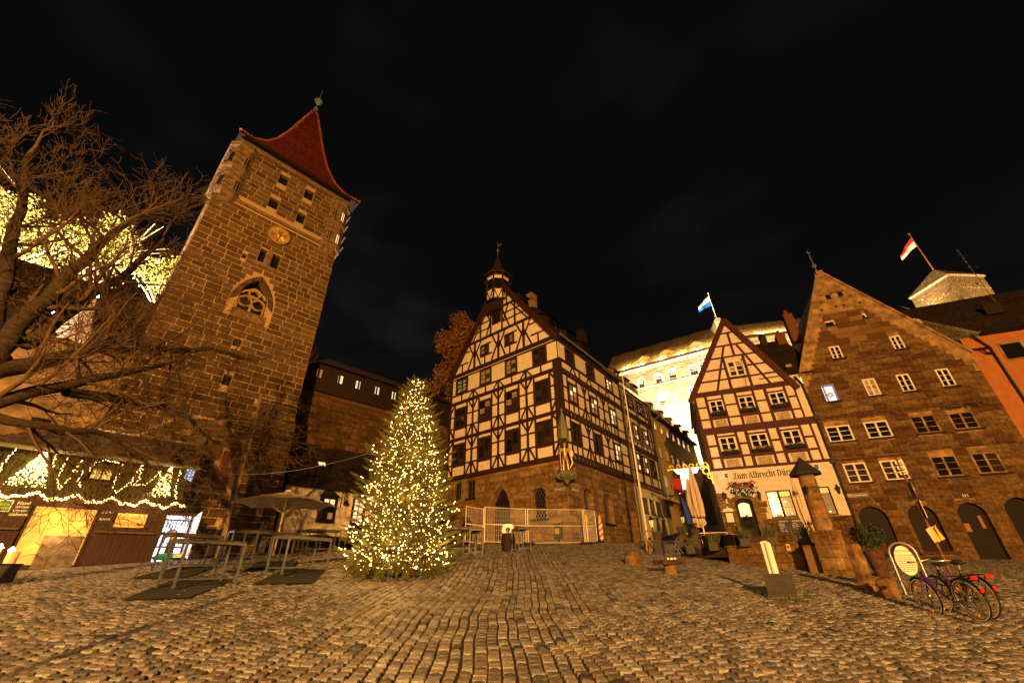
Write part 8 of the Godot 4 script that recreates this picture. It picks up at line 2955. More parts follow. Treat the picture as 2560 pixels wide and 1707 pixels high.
func build_fence() -> void:
	var p := [Vector3(-2.9, 0.0, -26.2), Vector3(-1.83, 0, -26.44), Vector3(0.71, 0, -26.99), Vector3(4.33, 0, -27.97), Vector3(5.52, 0, -30.5)]
	var names := ["behind the fir tree", "before the pointed gate", "along the house front", "at the house corner"]
	for i in 4:
		var a: Vector3 = p[i]
		var b: Vector3 = p[i + 1]
		a.y = gy(a.x, a.z)
		b.y = gy(b.x, b.z)
		if i < 2:
			a.y = 1.38 if i == 1 else 1.4
		var t := thing("mesh_fence", "mobile wire mesh fence panel %s" % names[i], "fence", a, 0, "mobile fence panels round the house corner")
		var d := b - a
		var st := d.normalized()
		a += st * 0.05
		var rail: Material = M.white_paint
		for e in [0.0, 1.0]:
			var q: Vector3 = d * lerpf(0.02, 0.98, e)
			var pb := MB.new()
			pb.tube([q + Vector3(0, 0.05, 0), q + Vector3(0, 2.02, 0)], [0.025, 0.025], 6)
			part("post", pb.mesh(), rail, t)
		for y in [0.12, 1.05, 1.98]:
			var rb := MB.new()
			rb.tube([d * 0.02 + Vector3(0, y, 0), d * 0.98 + Vector3(0, y, 0)], [0.017, 0.017], 5)
			part("rail", rb.mesh(), rail, t)
		var wm := MB.new()
		var n := int(d.length() / 0.14)
		for k in n:
			var q: Vector3 = d * (0.03 + 0.94 * k / n)
			wm.bar(q + Vector3(0, 0.13, 0), q + Vector3(0, 1.97, 0), 0.005, 0.005)
		for k in 7:
			var y := 0.2 + k * 0.27
			wm.bar(d * 0.03 + Vector3(0, y, 0.004), d * 0.97 + Vector3(0, y, 0.004), 0.005, 0.005)
		stuff(part("wire", wm.mesh(), M.steel, t))
	for q in [[4.3, -27.9, "left fence foot block at the house corner"], [5.5, -30.3, "right fence foot block beside the red striped beacon"], [0.72, -26.95, "fence foot block before the barred window"]]:
		var f := thing("fence_foot", "dark rubber %s" % q[2], "foot block", on_ground(q[0], q[1]), -15)
		boxp("block", Vector3(-0.42, 0, -0.11), Vector3(0.42, 0.14, 0.11), M.rubber, f)
	for q in [[4.45, -27.8, true, "left"], [5.75, -30.2, false, "right"]]:
		var b := thing("barrier_beacon", "%s warning beacon with yellow lamp at the fence corner" % ("slim white" if q[2] else "red and white striped"), "beacon", on_ground(q[0], q[1]), -20)
		boxp("post", Vector3(-0.03, 0, -0.03), Vector3(0.03, 1.3, 0.03), M.white_paint, b)
		if not q[2]:
			boxp("board", Vector3(-0.12, 0.25, 0.03), Vector3(0.12, 1.3, 0.05), M.white_paint, b)
			var sm := MB.new()
			for k in 3:
				sm.prism(PackedVector2Array([Vector2(-0.12, 0.3 + k * 0.36), Vector2(0.12, 0.48 + k * 0.36), Vector2(0.12, 0.64 + k * 0.36), Vector2(-0.12, 0.46 + k * 0.36)]), 0.05, 0.055)
			part("red_stripe", sm.mesh(), M.red_paint, b)
		var lb := MB.new()
		lb.lathe([Vector2(0.06, 1.3), Vector2(0.11, 1.32), Vector2(0.11, 1.5), Vector2(0.08, 1.52), Vector2(0.09, 1.68), Vector2(0, 1.72)], 10)
		part("warning_lamp", lb.mesh(), M.yellow_paint, b)

func build_planter_board() -> void:
	var at := on_ground(6.62, -12.0)
	var t := thing("carved_box", "square dark metal bin with ornament and moss at its foot", "bin", at, -28)
	boxp("body", Vector3(-0.3, -0.05, -0.27), Vector3(0.3, 0.5, 0.27), M.dark_bronze, t)
	boxp("rim", Vector3(-0.32, 0.49, -0.29), Vector3(0.32, 0.53, 0.29), M.iron, t)
	boxp("corner", Vector3(-0.32, -0.05, 0.25), Vector3(-0.28, 0.49, 0.29), M.iron, t)
	rng.seed = 171
	var orn := MB.new()
	for k in 9:
		ring_arc(orn, Vector2(rf(-0.2, 0.2), rf(0.1, 0.38)), rf(0.04, 0.09), 0.015, rf(0, 3), rf(4, 7), 0.265, 0.282)
	part("ornament", orn.mesh(), M.iron, t)
	var gr := MB.new()
	for i in 160:
		var a := rf(0, TAU)
		var x := clampf(cos(a) * 0.45, -0.33, 0.36)
		var z := clampf(sin(a) * 0.45, -0.3, 0.33)
		gr.tri(Vector3(x - 0.012, 0, z), Vector3(x + 0.012, 0, z), Vector3(x + rf(-0.05, 0.05), rf(0.03, 0.09), z + rf(-0.04, 0.04)))
	stuff(part("moss", gr.mesh(), M.leaf_olive_plain, t))
	var b := thing("leaning_board", "tall pale narrow board with sloping top leaning out of the dark bin", "board", at, -28)
	var m := MB.new()
	m.prism(PackedVector2Array([Vector2(-0.11, 0.3), Vector2(0.11, 0.3), Vector2(0.09, 1.22), Vector2(0.0, 1.28), Vector2(-0.13, 1.26)]), -0.16, -0.1, Transform3D(Basis(Vector3.UP, -0.5), Vector3(-0.12, 0, 0.12)))
	part("board", m.mesh(), M.white_plastic, b)
	var m2 := MB.new()
	m2.prism(PackedVector2Array([Vector2(-0.1, 0.3), Vector2(0.04, 0.3), Vector2(0.03, 1.2), Vector2(-0.03, 1.24), Vector2(-0.1, 1.25)]), -0.03, 0.03, Transform3D(Basis(Vector3.UP, 0.95), Vector3(0.0, 0, 0.03)))
	part("side_board", m2.mesh(), M.white_plastic, b)

func build_stone_column() -> void:
	var at := on_ground(11.55, -16.9)
	var t := thing("stone_column", "thick round sandstone column with conical slate hat on a stepped square base", "column", Vector3(at.x, -0.28, at.z), 18)
	rng.seed = 172
	for j in 4:
		for i in 2:
			var w := 0.35 - j * 0.005
			boxp("stone_block", Vector3(-w + i * w + 0.008, -0.25 + j * 0.4, -0.32), Vector3(-w + i * w + w - 0.008, 0.14 + j * 0.4, 0.32 + rf(-0.01, 0.01)), M["warm_stone_%d" % ((i * 2 + j * 3) % 5)], t)
	boxp("plinth", Vector3(-0.38, 1.35, -0.36), Vector3(0.38, 1.43, 0.36), M.warm_stone_2, t)
	var y := 1.43
	for k in 4:
		var h: float = [0.55, 0.5, 0.45, 0.42][k]
		var b := MB.new()
		b.lathe([Vector2(0.315 - k * 0.008, y + 0.006), Vector2(0.31 - k * 0.008, y + h - 0.006)], 20)
		part("drum", b.mesh(), M["warm_stone_%d" % [1, 4, 2, 0][k]], t)
		y += h
	var cp := MB.new()
	cp.lathe([Vector2(0.29, y), Vector2(0.33, y + 0.04), Vector2(0.33, y + 0.1), Vector2(0.0, y + 0.1)], 20)
	part("capital", cp.mesh(), M.warm_trim, t)
	var rf_ := MB.new()
	rf_.lathe([Vector2(0.0, y + 0.08), Vector2(0.56, y + 0.06), Vector2(0.58, y + 0.12), Vector2(0.25, y + 0.48), Vector2(0.06, y + 0.72), Vector2(0.0, y + 0.8)], 8, Transform3D(), 0.2, false)
	part("slate_hat", rf_.mesh(), M.slate, t)
	var l := MB.new()
	l.lathe([Vector2(0.04, 2.72), Vector2(0.07, 2.9), Vector2(0.03, 3.0), Vector2(0, 3.01)], 8, Transform3D(Basis(), Vector3(-0.36, 0, 0.12)))
	part("hook", l.mesh(), M.iron, t)

func build_signs() -> void:
	# oval information board in a bent tube frame
	var o := thing("oval_board", "oval information board with many text lines in a bent metal frame", "sign", on_ground(10.12, -12.15), -44)
	var f := MB.new()
	var pts := []
	var rr := []
	pts.append(Vector3(-0.27, 0, 0))
	for k in 13:
		var a := PI - PI * k / 12
		pts.append(Vector3(cos(a) * 0.27, 0.92 + sin(a) * 0.27, 0))
	pts.append(Vector3(0.27, 0, 0))
	for k in pts.size():
		rr.append(0.028)
	f.tube(pts, rr, 8)
	part("frame", f.mesh(), M.steel, o)
	var ov := PackedVector2Array()
	for k in 24:
		var a := TAU * k / 24
		ov.append(Vector2(cos(a) * 0.2, 0.78 + sin(a) * 0.34))
	var b := MB.new()
	b.prism(ov, -0.012, 0.012)
	part("board", b.mesh(), M.paper, o)
	part("lettering", text_mesh("Platz beim", 0.075, "Droid Serif", false, 0.003), M.ink, o, Transform3D(Basis(), Vector3(0, 1.0, 0.015)))
	part("lettering", text_mesh("Tiergärtnertor", 0.055, "Droid Serif", false, 0.003), M.ink, o, Transform3D(Basis(), Vector3(0, 0.9, 0.015)))
	var ln := MB.new()
	rng.seed = 173
	for i in 8:
		var y := 0.84 - i * 0.043
		var w: float = 0.17 * sqrt(maxf(0.05, 1.0 - pow((y - 0.78) / 0.33, 2)))
		var x := -w
		while x < w - 0.02:
			var s := minf(rf(0.02, 0.06), w - x)
			ln.span(Vector3(x, y - 0.008, 0.012), Vector3(x + s, y + 0.008, 0.0145))
			x += s + 0.014
	part("print", ln.mesh(), M.ink, o)
	# sign post
	var at := Vector3(11.15, gy(11.15, -12.17), -12.17)
	var p := thing("sign_post", "metal sign post carrying several signs behind the bicycles", "sign post", at, -21)
	var pb := MB.new()
	pb.tube([Vector3.ZERO, Vector3(-0.03, 3.42, 0)], [0.036, 0.034], 10)
	part("post", pb.mesh(), M.rust, p)
	var ht := 3.0
	var a := thing("arrow_sign", "white pointed direction sign to the cellar passages at the top of the post", "sign", at + Vector3(0, ht, 0), 44)
	var am := MB.new()
	am.prism(PackedVector2Array([Vector2(0.02, -0.075), Vector2(0.7, -0.075), Vector2(0.79, 0.0), Vector2(0.7, 0.075), Vector2(0.02, 0.075)]), 0.035, 0.05)
	part("plate", am.mesh(), M.white_paint, a)
	part("lettering", text_mesh("Historische Felsengänge", 0.062, "Droid Sans", false, 0.003), M.sign_brown, a, Transform3D(Basis.from_scale(Vector3(0.66, 1.1, 1)), Vector3(0.3, 0, 0.052)))
	var ar := MB.new()
	ar.bar(Vector3(0.62, 0, 0.053), Vector3(0.72, 0, 0.053), 0.014, 0.004)
	ar.bar(Vector3(0.72, 0, 0.053), Vector3(0.68, 0.035, 0.053), 0.014, 0.004)
	ar.bar(Vector3(0.72, 0, 0.053), Vector3(0.68, -0.035, 0.053), 0.014, 0.004)
	ar.ball(Vector3(0.57, 0.035, 0.053), 0.012, 6)
	ar.bar(Vector3(0.57, 0.025, 0.053), Vector3(0.57, -0.01, 0.053), 0.014, 0.004)
	ar.bar(Vector3(0.57, -0.01, 0.053), Vector3(0.553, -0.04, 0.053), 0.01, 0.004)
	ar.bar(Vector3(0.57, -0.01, 0.053), Vector3(0.59, -0.04, 0.053), 0.01, 0.004)
	part("symbol", ar.mesh(), M.ink, a)
	for k in 3:
		var s := thing("guide_plate", "small pale guide plate stacked on the sign post, %s of three" % ["lowest", "middle", "topmost"][k], "sign", at + Vector3(0, 2.98 + k * 0.14, 0), -62)
		boxp("plate", Vector3(-0.09, -0.05, 0.03), Vector3(0.09, 0.05, 0.045), M.paper, s)
		boxp("print", Vector3(-0.06, -0.02, 0.045), Vector3(0.06, 0.005, 0.049), M.ink, s)
	var d := thing("round_sign", "round traffic sign seen from its gray back with stickers on it", "sign", at + Vector3(0.03, 2.5, -0.02), 55)
	var dm := MB.new()
	dm.lathe([Vector2(0, -0.01), Vector2(0.26, -0.01), Vector2(0.26, 0.01), Vector2(0, 0.012)], 24, Transform3D(Basis(Vector3.RIGHT, PI / 2)))
	part("disc", dm.mesh(), M.sign_back, d)
	for q in [[-0.1, 0.04, M.red_paint], [0.1, -0.06, M.paper], [0.12, 0.1, M.paper], [-0.12, -0.1, M.paper]]:
		boxp("sticker", Vector3(q[0] - 0.03, q[1] - 0.03, 0.011), Vector3(q[0] + 0.03, q[1] + 0.03, 0.014), q[2], d)
	var e := thing("lower_sign", "rectangular gray sign back with colourful stickers on the post", "sign", at + Vector3(0.05, 2.0, -0.02), 55)
	boxp("plate", Vector3(-0.2, -0.22, -0.01), Vector3(0.2, 0.22, 0.01), M.sign_back, e)
	for q in [[-0.12, 0.12, M.blue_paint, 0.06], [0.1, -0.1, M.paper, 0.05], [-0.1, -0.12, M.yellow_paint, 0.04], [0.02, 0.02, M.paper, 0.03]]:
		boxp("sticker", Vector3(q[0] - q[3], q[1] - q[3], 0.011), Vector3(q[0] + q[3], q[1] + q[3], 0.014), q[2], e)
	var n := thing("paper_notice", "crumpled paper notices in clear sleeves tied to the sign post", "notice", at + Vector3(0, 1.42, 0), 10)
	for q in [[-0.08, 0.0, 0.12, M.paper_plain], [0.03, 0.02, -0.25, M.paper_yellow], [0.1, 0.05, 0.5, M.paper_plain]]:
		part("sheet", unit_box, q[3], n, scaled(Vector3(q[0], q[1] - 0.05, 0.06 + q[0] * 0.2), Vector3(0.22, 0.34, 0.006), Basis(Vector3.UP, q[2]) * Basis(Vector3.BACK, 0.35)))

func wheel(t: Node3D, c: Vector3, r: float, refl: bool) -> void:
	var ty := MB.new()
	var ri := MB.new()
	var n := 28
	for k in n:
		var a := TAU * k / n
		var b := TAU * (k + 1) / n
		ty.tube([c + Vector3(cos(a), sin(a), 0) * (r - 0.02), c + Vector3(cos(b), sin(b), 0) * (r - 0.02)], [0.021, 0.021], 6, false)
		ri.tube([c + Vector3(cos(a), sin(a), 0) * (r - 0.046), c + Vector3(cos(b), sin(b), 0) * (r - 0.046)], [0.012, 0.012], 5, false)
	var w := part("wheel", ty.mesh(), M.rubber, t)
	part("rim", ri.mesh(), M.rim_steel, w, Transform3D(), false)
	var st := MB.new()
	for k in n:
		var a := TAU * k / n
		var b := TAU * (k + 1) / n
		for s in [-1, 1]:
			st.quad(c + Vector3(cos(a) * (r - 0.026), sin(a) * (r - 0.026), s * 0.0215), c + Vector3(cos(b) * (r - 0.026), sin(b) * (r - 0.026), s * 0.0215), c + Vector3(cos(b) * (r - 0.014), sin(b) * (r - 0.014), s * 0.021), c + Vector3(cos(a) * (r - 0.014), sin(a) * (r - 0.014), s * 0.021))
	part("reflective_stripe", st.mesh(), M.rim_white, w, Transform3D(), false)
	var sp := MB.new()
	for k in 32:
		var a := TAU * k / 32
		var e := 0.028 if k % 2 else -0.028
		sp.bar(c + Vector3(cos(a + 0.5) * 0.02, sin(a + 0.5) * 0.02, e), c + Vector3(cos(a) * (r - 0.05), sin(a) * (r - 0.05), 0), 0.0028, 0.0028)
	stuff(part("spoke", sp.mesh(), M.steel, w, Transform3D(), false))
	var hb := MB.new()
	hb.tube([c - Vector3(0, 0, 0.055), c + Vector3(0, 0, 0.055)], [0.022, 0.022], 8)
	part("hub", hb.mesh(), M.rim_steel, w, Transform3D(), false)
	for k in 3:
		var a := TAU * k / 3 + 0.7
		var rb := MB.new()
		rb.box(c + Vector3(cos(a) * r * 0.72, sin(a) * r * 0.72, 0.0), Vector3(0.09, 0.035, 0.022), Basis(Vector3.BACK, a + PI / 2))
		part("spoke_reflector", rb.mesh(), M.amber, w, Transform3D(), false)
	if refl:
		pass

func bicycle(at: Vector3, yaw: float, label: String, frame: Material, tilt: float) -> void:
	# x runs towards the front wheel
	var t := thing("bicycle", label, "bicycle", at, yaw)
	t.rotation_degrees.x = tilt
	var r := 0.345
	var rw := Vector3(-0.52, r, 0)
	var fw := Vector3(0.54, r, 0)
	wheel(t, rw, r, true)
	wheel(t, fw, r, false)
	var bb := Vector3(-0.08, 0.29, 0)
	var seat := Vector3(-0.24, 0.78, 0)
	var h0 := Vector3(0.33, 0.83, 0)
	var h1 := Vector3(0.37, 0.68, 0)
	var f := MB.new()
	f.tube([bb, seat + Vector3(-0.01, 0.05, 0)], [0.017, 0.016], 8)
	f.tube([bb, h1 + Vector3(0, 0.02, 0)], [0.021, 0.02], 8)
	f.tube([bb.lerp(seat, 0.55), bb.lerp(h0, 0.5) + Vector3(0.05, 0.06, 0), h0 - Vector3(0, 0.05, 0)], [0.016, 0.016, 0.016], 8)
	f.tube([h0, h1], [0.021, 0.021], 8)
	for s in [-1, 1]:
		f.tube([bb + Vector3(0, 0, s * 0.03), rw + Vector3(0, 0, s * 0.06)], [0.011, 0.01], 6)
		f.tube([seat.lerp(bb, 0.12) + Vector3(0, 0, s * 0.02), rw + Vector3(0, 0, s * 0.06)], [0.009, 0.009], 6)
		f.tube([h1 + Vector3(0, 0, s * 0.045), fw + Vector3(-0.04, 0.1, s * 0.055), fw + Vector3(0, 0, s * 0.055)], [0.013, 0.012, 0.01], 6)
	f.tube([h1 + Vector3(0, 0, -0.05), h1 + Vector3(0, 0, 0.05)], [0.016, 0.016], 6)
	part("frame", f.mesh(), frame, t)
	var hb := MB.new()
	hb.tube([h0, h0 + Vector3(-0.04, 0.16, 0)], [0.013, 0.012], 6)
	hb.tube([h0 + Vector3(-0.2, 0.2, -0.28), h0 + Vector3(-0.05, 0.19, -0.2), h0 + Vector3(-0.02, 0.16, 0), h0 + Vector3(-0.05, 0.19, 0.2), h0 + Vector3(-0.2, 0.2, 0.28)], [0.012, 0.011, 0.012, 0.011, 0.012], 6)
	part("handlebar", hb.mesh(), M.rim_steel, t)
	for s in [-1, 1]:
		var g := MB.new()
		g.tube([h0 + Vector3(-0.12, 0.197, s * 0.245), h0 + Vector3(-0.24, 0.203, s * 0.3)], [0.018, 0.018], 7)
		part("grip", g.mesh(), M.rubber, t)
	var sd := MB.new()
	sd.lathe([Vector2(0.0, 0.0), Vector2(0.1, 0.02), Vector2(0.11, 0.05), Vector2(0.0, 0.075)], 12, Transform3D(Basis.from_scale(Vector3(1.35, 1, 0.9)), seat + Vector3(-0.05, 0.14, 0)))
	sd.tube([seat + Vector3(0, 0.17, 0), seat + Vector3(0.15, 0.18, 0)], [0.05, 0.02], 7)
	part("saddle", sd.mesh(), M.black_paint, t)
	var pt := MB.new()
	pt.tube([seat, seat + Vector3(-0.03, 0.16, 0)], [0.013, 0.013], 6)
	part("seat_post", pt.mesh(), M.rim_steel, t)
	var gu := MB.new()
	for q in [[rw, 0.35, 3.2], [fw, 0.9, 2.7]]:
		for k in 9:
			var a: float = lerpf(q[1], q[2], k / 9.0)
			var b: float = lerpf(q[1], q[2], (k + 1) / 9.0)
			gu.bar(q[0] + Vector3(cos(a), sin(a), 0) * (r + 0.015), q[0] + Vector3(cos(b), sin(b), 0) * (r + 0.015), 0.006, 0.05)
	part("mudguard", gu.mesh(), M.black_paint, t)
	var ck := MB.new()
	ck.tube([bb - Vector3(0, 0, 0.05), bb + Vector3(0, 0, 0.05)], [0.03, 0.03], 8)
	ck.lathe([Vector2(0.09, -0.003), Vector2(0.09, 0.003)], 18, Transform3D(Basis(Vector3.RIGHT, PI / 2), bb + Vector3(0, 0, 0.045)))
	ck.bar(bb + Vector3(0, 0, 0.06), bb + Vector3(0.12, -0.12, 0.06), 0.02, 0.014)
	ck.bar(bb - Vector3(0, 0, 0.06), bb + Vector3(-0.12, 0.12, -0.06), 0.02, 0.014)
	part("crank", ck.mesh(), M.rim_steel, t)
	var ch := MB.new()
	ch.bar(bb + Vector3(0, 0.085, 0.045), rw + Vector3(0, 0.03, 0.045), 0.008, 0.006)
	ch.bar(bb + Vector3(0, -0.085, 0.045), rw + Vector3(0, -0.03, 0.045), 0.008, 0.006)
	part("chain", ch.mesh(), M.iron, t)
	for s in [-1, 1]:
		var pd := MB.new()
		pd.box(bb + Vector3(s * 0.12, -s * 0.12, s * 0.11), Vector3(0.09, 0.022, 0.07))
		part("pedal", pd.mesh(), M.black_paint, t)
	var ca := MB.new()
	ca.bar(Vector3(-0.32, 0.74, -0.05), Vector3(-0.82, 0.75, -0.05), 0.012, 0.012)
	ca.bar(Vector3(-0.32, 0.74, 0.05), Vector3(-0.82, 0.75, 0.05), 0.012, 0.012)
	ca.bar(Vector3(-0.6, 0.74, -0.06), Vector3(-0.6, 0.74, 0.06), 0.012, 0.012)
	ca.bar(Vector3(-0.8, 0.75, -0.06), Vector3(-0.8, 0.75, 0.06), 0.012, 0.012)
	for s in [-1, 1]:
		ca.bar(Vector3(-0.7, 0.74, s * 0.055), rw + Vector3(0, 0.02, s * 0.065), 0.009, 0.009)
	part("carrier", ca.mesh(), M.iron, t)
	var tl := MB.new()
	tl.box(Vector3(-0.85, 0.72, 0), Vector3(0.03, 0.05, 0.11))
	tl.box(Vector3(-0.87, 0.52, 0), Vector3(0.02, 0.07, 0.045))
	part("tail_light", tl.mesh(), M.red_reflector, t)
	var hl := MB.new()
	hl.tube([h1 + Vector3(0.05, 0.06, 0), h1 + Vector3(0.12, 0.06, 0)], [0.03, 0.038], 10)
	part("headlight", hl.mesh(), M.rim_steel, t)
	var kb := MB.new()
	kb.bar(bb + Vector3(-0.1, 0.0, 0.05), bb + Vector3(-0.18, -0.28, 0.17), 0.014, 0.014)
	part("kickstand", kb.mesh(), M.iron, t)

func build_bikes() -> void:
	var g := gy(8.72, -9.9)
	bicycle(Vector3(8.74, g + 0.0, -9.82), 86, "purple framed bicycle in front, leaning at the sign post", M.purple_frame, -6)
	bicycle(Vector3(9.12, gy(9.12, -10.05), -10.02), 84, "black bicycle behind the purple one", M.black_paint, 5)

func build_terrace() -> void:
	# low sandstone wall round the inn terrace
	var wa := Vector3(9.9, 0.0, -21.6)
	var we := Vector3(11.45, 0.0, -18.6)
	var w := thing("terrace_wall", "low sandstone wall of the inn terrace with yellow notice", "wall", Vector3(wa.x, 0.35, wa.z), rad_to_deg(atan2(-(we.z - wa.z), we.x - wa.x)))
	var l := Vector2(we.x - wa.x, we.z - wa.z).length()
	core_wall("wall", 0, l, -0.7, 0.5, -0.03, [], M.warm_mortar, w)
	boxp("core", Vector3(0, -0.7, -0.4), Vector3(l, 0.48, -0.04), M.warm_mortar, w)
	stonework(w, "stone_block", 0, l, -0.6, 0.45, [], Vector2(0.32, 0.4), Vector2(0.5, 0.9), 0.05, 0.014, [M.warm_stone_0, M.warm_stone_2, M.red_stone_2], 60, 181)
	boxp("coping", Vector3(-0.05, 0.45, -0.42), Vector3(l + 0.05, 0.53, 0.06), M.warm_stone_2, w)
	var ys := thing("yellow_notice", "small yellow notice fixed to the terrace wall", "sign", w.transform * Vector3(l * 0.88, 0.33, 0.06), w.rotation_degrees.y)
	boxp("plate", Vector3(-0.08, -0.13, 0), Vector3(0.08, 0.13, 0.015), M.yellow_sign, ys)
	boxp("print", Vector3(-0.05, -0.02, 0.015), Vector3(0.05, 0.05, 0.018), M.sign_brown, ys)
	var w2 := thing("terrace_pier", "rough sandstone pier between terrace steps and round stone column", "wall", Vector3(11.75, -0.25, -17.75), 60)
	stonework(w2, "stone_block", -0.45, 0.45, -0.3, 0.85, [], Vector2(0.36, 0.42), Vector2(0.4, 0.6), 0.06, 0.014, [M.warm_stone_2, M.red_stone_1], 20, 182)
	boxp("core", Vector3(-0.45, -0.3, -0.6), Vector3(0.45, 0.9, -0.03), M.warm_mortar, w2)
	boxp("coping", Vector3(-0.48, 0.88, -0.62), Vector3(0.48, 0.95, 0.04), M.red_stone_1, w2)
	# terrace floor behind it
	var fl := structure("terrace_floor", Vector3(13.5, 0, -24.5))
	var fb := MB.new()
	fb.prism(PackedVector2Array([Vector2(-5.0, 2.6), Vector2(-3.55, -2.8), Vector2(-2.0, -5.8), Vector2(2.2, -5.0), Vector2(3.6, 4.0), Vector2(-1.0, 6.0)]), -0.3, 0.12, Transform3D(Basis(Vector3(1, 0, 0), Vector3(0, 0, -1), Vector3(0, 1, 0)), Vector3(0, 0.72, 0)))
	part("floor", fb.mesh(), M.tower_stone_2, fl)
	# planters with plants along the edge
	var pl := [[7.75, 0.72, -24.75, 0.62, 0.75, "square planter with tall grasses at the left end of the terrace"], [8.95, 0.62, -23.4, 0.95, 0.42, "gray trough with dry round bush beside the folding chair"], [9.7, 0.72, -22.4, 1.15, 0.42, "long gray trough with lavender bush left of the terrace wall"], [10.45, 0.82, -20.8, 1.1, 0.36, "gray trough with tall herbs on the terrace wall"], [11.15, 0.82, -19.85, 1.0, 0.36, "gray trough with low leafy plants on the terrace wall"], [11.75, 0.78, -18.6, 0.7, 0.32, "small dark trough with bushy shrub next to the round column"],
		[9.6, 1.1, -26.0, 0.7, 0.6, "planter with green shrub below the terrace lantern"], [10.6, 1.15, -26.6, 0.7, 0.6, "planter with flowering plant behind the folded parasol"]]
	for i in pl.size():
		var q: Array = pl[i]
		var t := thing("planter", q[5], "planter", Vector3(q[0], q[1], q[2]), 62, "planters round the terrace")
		boxp("trough", Vector3(-q[3] * 0.5, -0.02 if q[4] < 0.5 else -0.3, -0.2), Vector3(q[3] * 0.5, q[4] - 0.08, 0.2), M.planter_gray, t)
		bush(t, Vector3(0, q[4] - 0.1, 0), q[3] * 0.55, rf(0.35, 0.6), 190 + i)
	var big := thing("shrub_pot", "dark leafy shrub in a tall pot before the first arch", "shrub", on_ground(12.5, -16.2), 0)
	var pb := MB.new()
	pb.lathe([Vector2(0.16, -0.05), Vector2(0.22, 0.2), Vector2(0.3, 0.75), Vector2(0.27, 0.78), Vector2(0, 0.76)], 12)
	part("pot", pb.mesh(), M.terracotta, big)
	leafy(big, Vector3(0, 1.25, 0), Vector3(0.5, 0.42, 0.45), 620, M.leaf_dark, 0.1, 189)
	# wagon wheels stood on end
	var wh := [[7.37, 1.42, -24.94, 0.42, "large old wagon wheel standing at the terrace corner"], [7.2, 1.0, -25.0, 0.36, "wagon wheel seen almost edge-on at the terrace corner"], [7.3, 0.72, -24.8, 0.3, "small wagon wheel at the foot of the larger one"]]
	for i in 3:
		var q: Array = wh[i]
		var t := thing("wagon_wheel", q[4], "wheel", Vector3(q[0], q[1], q[2]), [30.0, 66.0, 60.0][i])
		var b := MB.new()
		ring_arc(b, Vector2.ZERO, q[3], 0.05, 0, TAU, -0.03, 0.03)
		part("rim", b.mesh(), M.wood_pale, t)
		for k in 10:
			var a := TAU * k / 10
			var s := MB.new()
			s.bar(Vector3(cos(a) * 0.06, sin(a) * 0.06, 0), Vector3(cos(a) * q[3], sin(a) * q[3], 0), 0.025, 0.025)
			part("spoke", s.mesh(), M.wood_pale, t)
		var h := MB.new()
		h.tube([Vector3(0, 0, -0.07), Vector3(0, 0, 0.07)], [0.08, 0.07], 10)
		part("hub", h.mesh(), M.wood_dark, t)
	# lantern posts of the terrace
	for q in [[7.87, -25.82, 2.3, "lantern on a slim post beside the wagon wheels"], [11.62, -30.9, 2.95, "lantern on a slim post in front of the bright alley wall"]]:
		var y: float = gy(q[0], q[1])
		var t := thing("post_lantern", q[3], "lantern", Vector3(q[0], y, q[1]))
		var h: float = q[2] - y
		var b := MB.new()
		b.tube([Vector3.ZERO, Vector3(0, h - 0.24, 0)], [0.03, 0.025], 6)
		part("post", b.mesh(), M.iron, t)
		var g := MB.new()
		g.lathe([Vector2(0.08, h - 0.22), Vector2(0.15, h + 0.12)], 6, Transform3D(), 0, false)
		part("glass", g.mesh(), M.pane_gold, t)
		var c := MB.new()
		c.lathe([Vector2(0.2, h + 0.12), Vector2(0.06, h + 0.28), Vector2(0.03, h + 0.36), Vector2(0, h + 0.37)], 6, Transform3D(), 0, false)
		for k in 6:
			var a := TAU * k / 6
			c.bar(Vector3(cos(a) * 0.085, h - 0.22, sin(a) * 0.085), Vector3(cos(a) * 0.155, h + 0.12, sin(a) * 0.155), 0.015, 0.015)
		part("hood", c.mesh(), M.iron, t)
	closed_parasol(Vector3(10.8, 0.85, -25.85), 4.6, 0.26, 1.25, "tall folded cream parasol in front of the alley", -0.05)
	closed_parasol(Vector3(12.85, 0.85, -19.7), 2.75, 0.2, 0.35, "folded cream parasol leaning beside the round stone column", -0.1)
	closed_parasol(Vector3(11.9, 1.2, -29.6), 4.2, 0.3, 1.3, "folded parasol deeper in the alley with blue cover", 0.1)
	# blue cloth and red pennant in the alley
	var bc := thing("blue_cover", "blue cloth cover hanging beside the folded parasol", "cloth", Vector3(10.35, 2.25, -26.6), 10)
	var cm := MB.new()
	cm.prism(PackedVector2Array([Vector2(-0.12, 0.0), Vector2(0.14, 0.1), Vector2(0.06, 0.9), Vector2(-0.14, 1.5), Vector2(-0.22, 1.5)]), -0.02, 0.02)
	part("cloth", cm.mesh(), M.blue_paint, bc)
	var rp := thing("red_banner", "red banner hanging in the dark alley below the balcony", "banner", Vector3(15.2, 6.9, -40.0), -20)
	boxp("cloth", Vector3(-0.4, -0.9, 0), Vector3(0.4, 0.4, 0.03), M.red_banner, rp)
	# dark house and balcony deep in the alley
	var dh := thing("alley_back_house", "dark house with plant covered balcony closing the alley", "house", Vector3(31.0, 2.5, -58.0), -30)
	boxp("wall", Vector3(-4.5, -1, -3), Vector3(5, 6.8, 0), M.wood_dark, dh)
	boxp("balcony", Vector3(-4.5, 6.8, -2), Vector3(5, 7.5, 1.0), M.plaster_old, dh)
	boxp("balcony_parapet", Vector3(-4.5, 7.5, 0.8), Vector3(5, 8.2, 1.0), M.castle_wall, dh)
	leafy(dh, Vector3(0.5, 7.4, 1.1), Vector3(3.2, 0.6, 0.3), 420, M.leaf_dark, 0.3, 201)
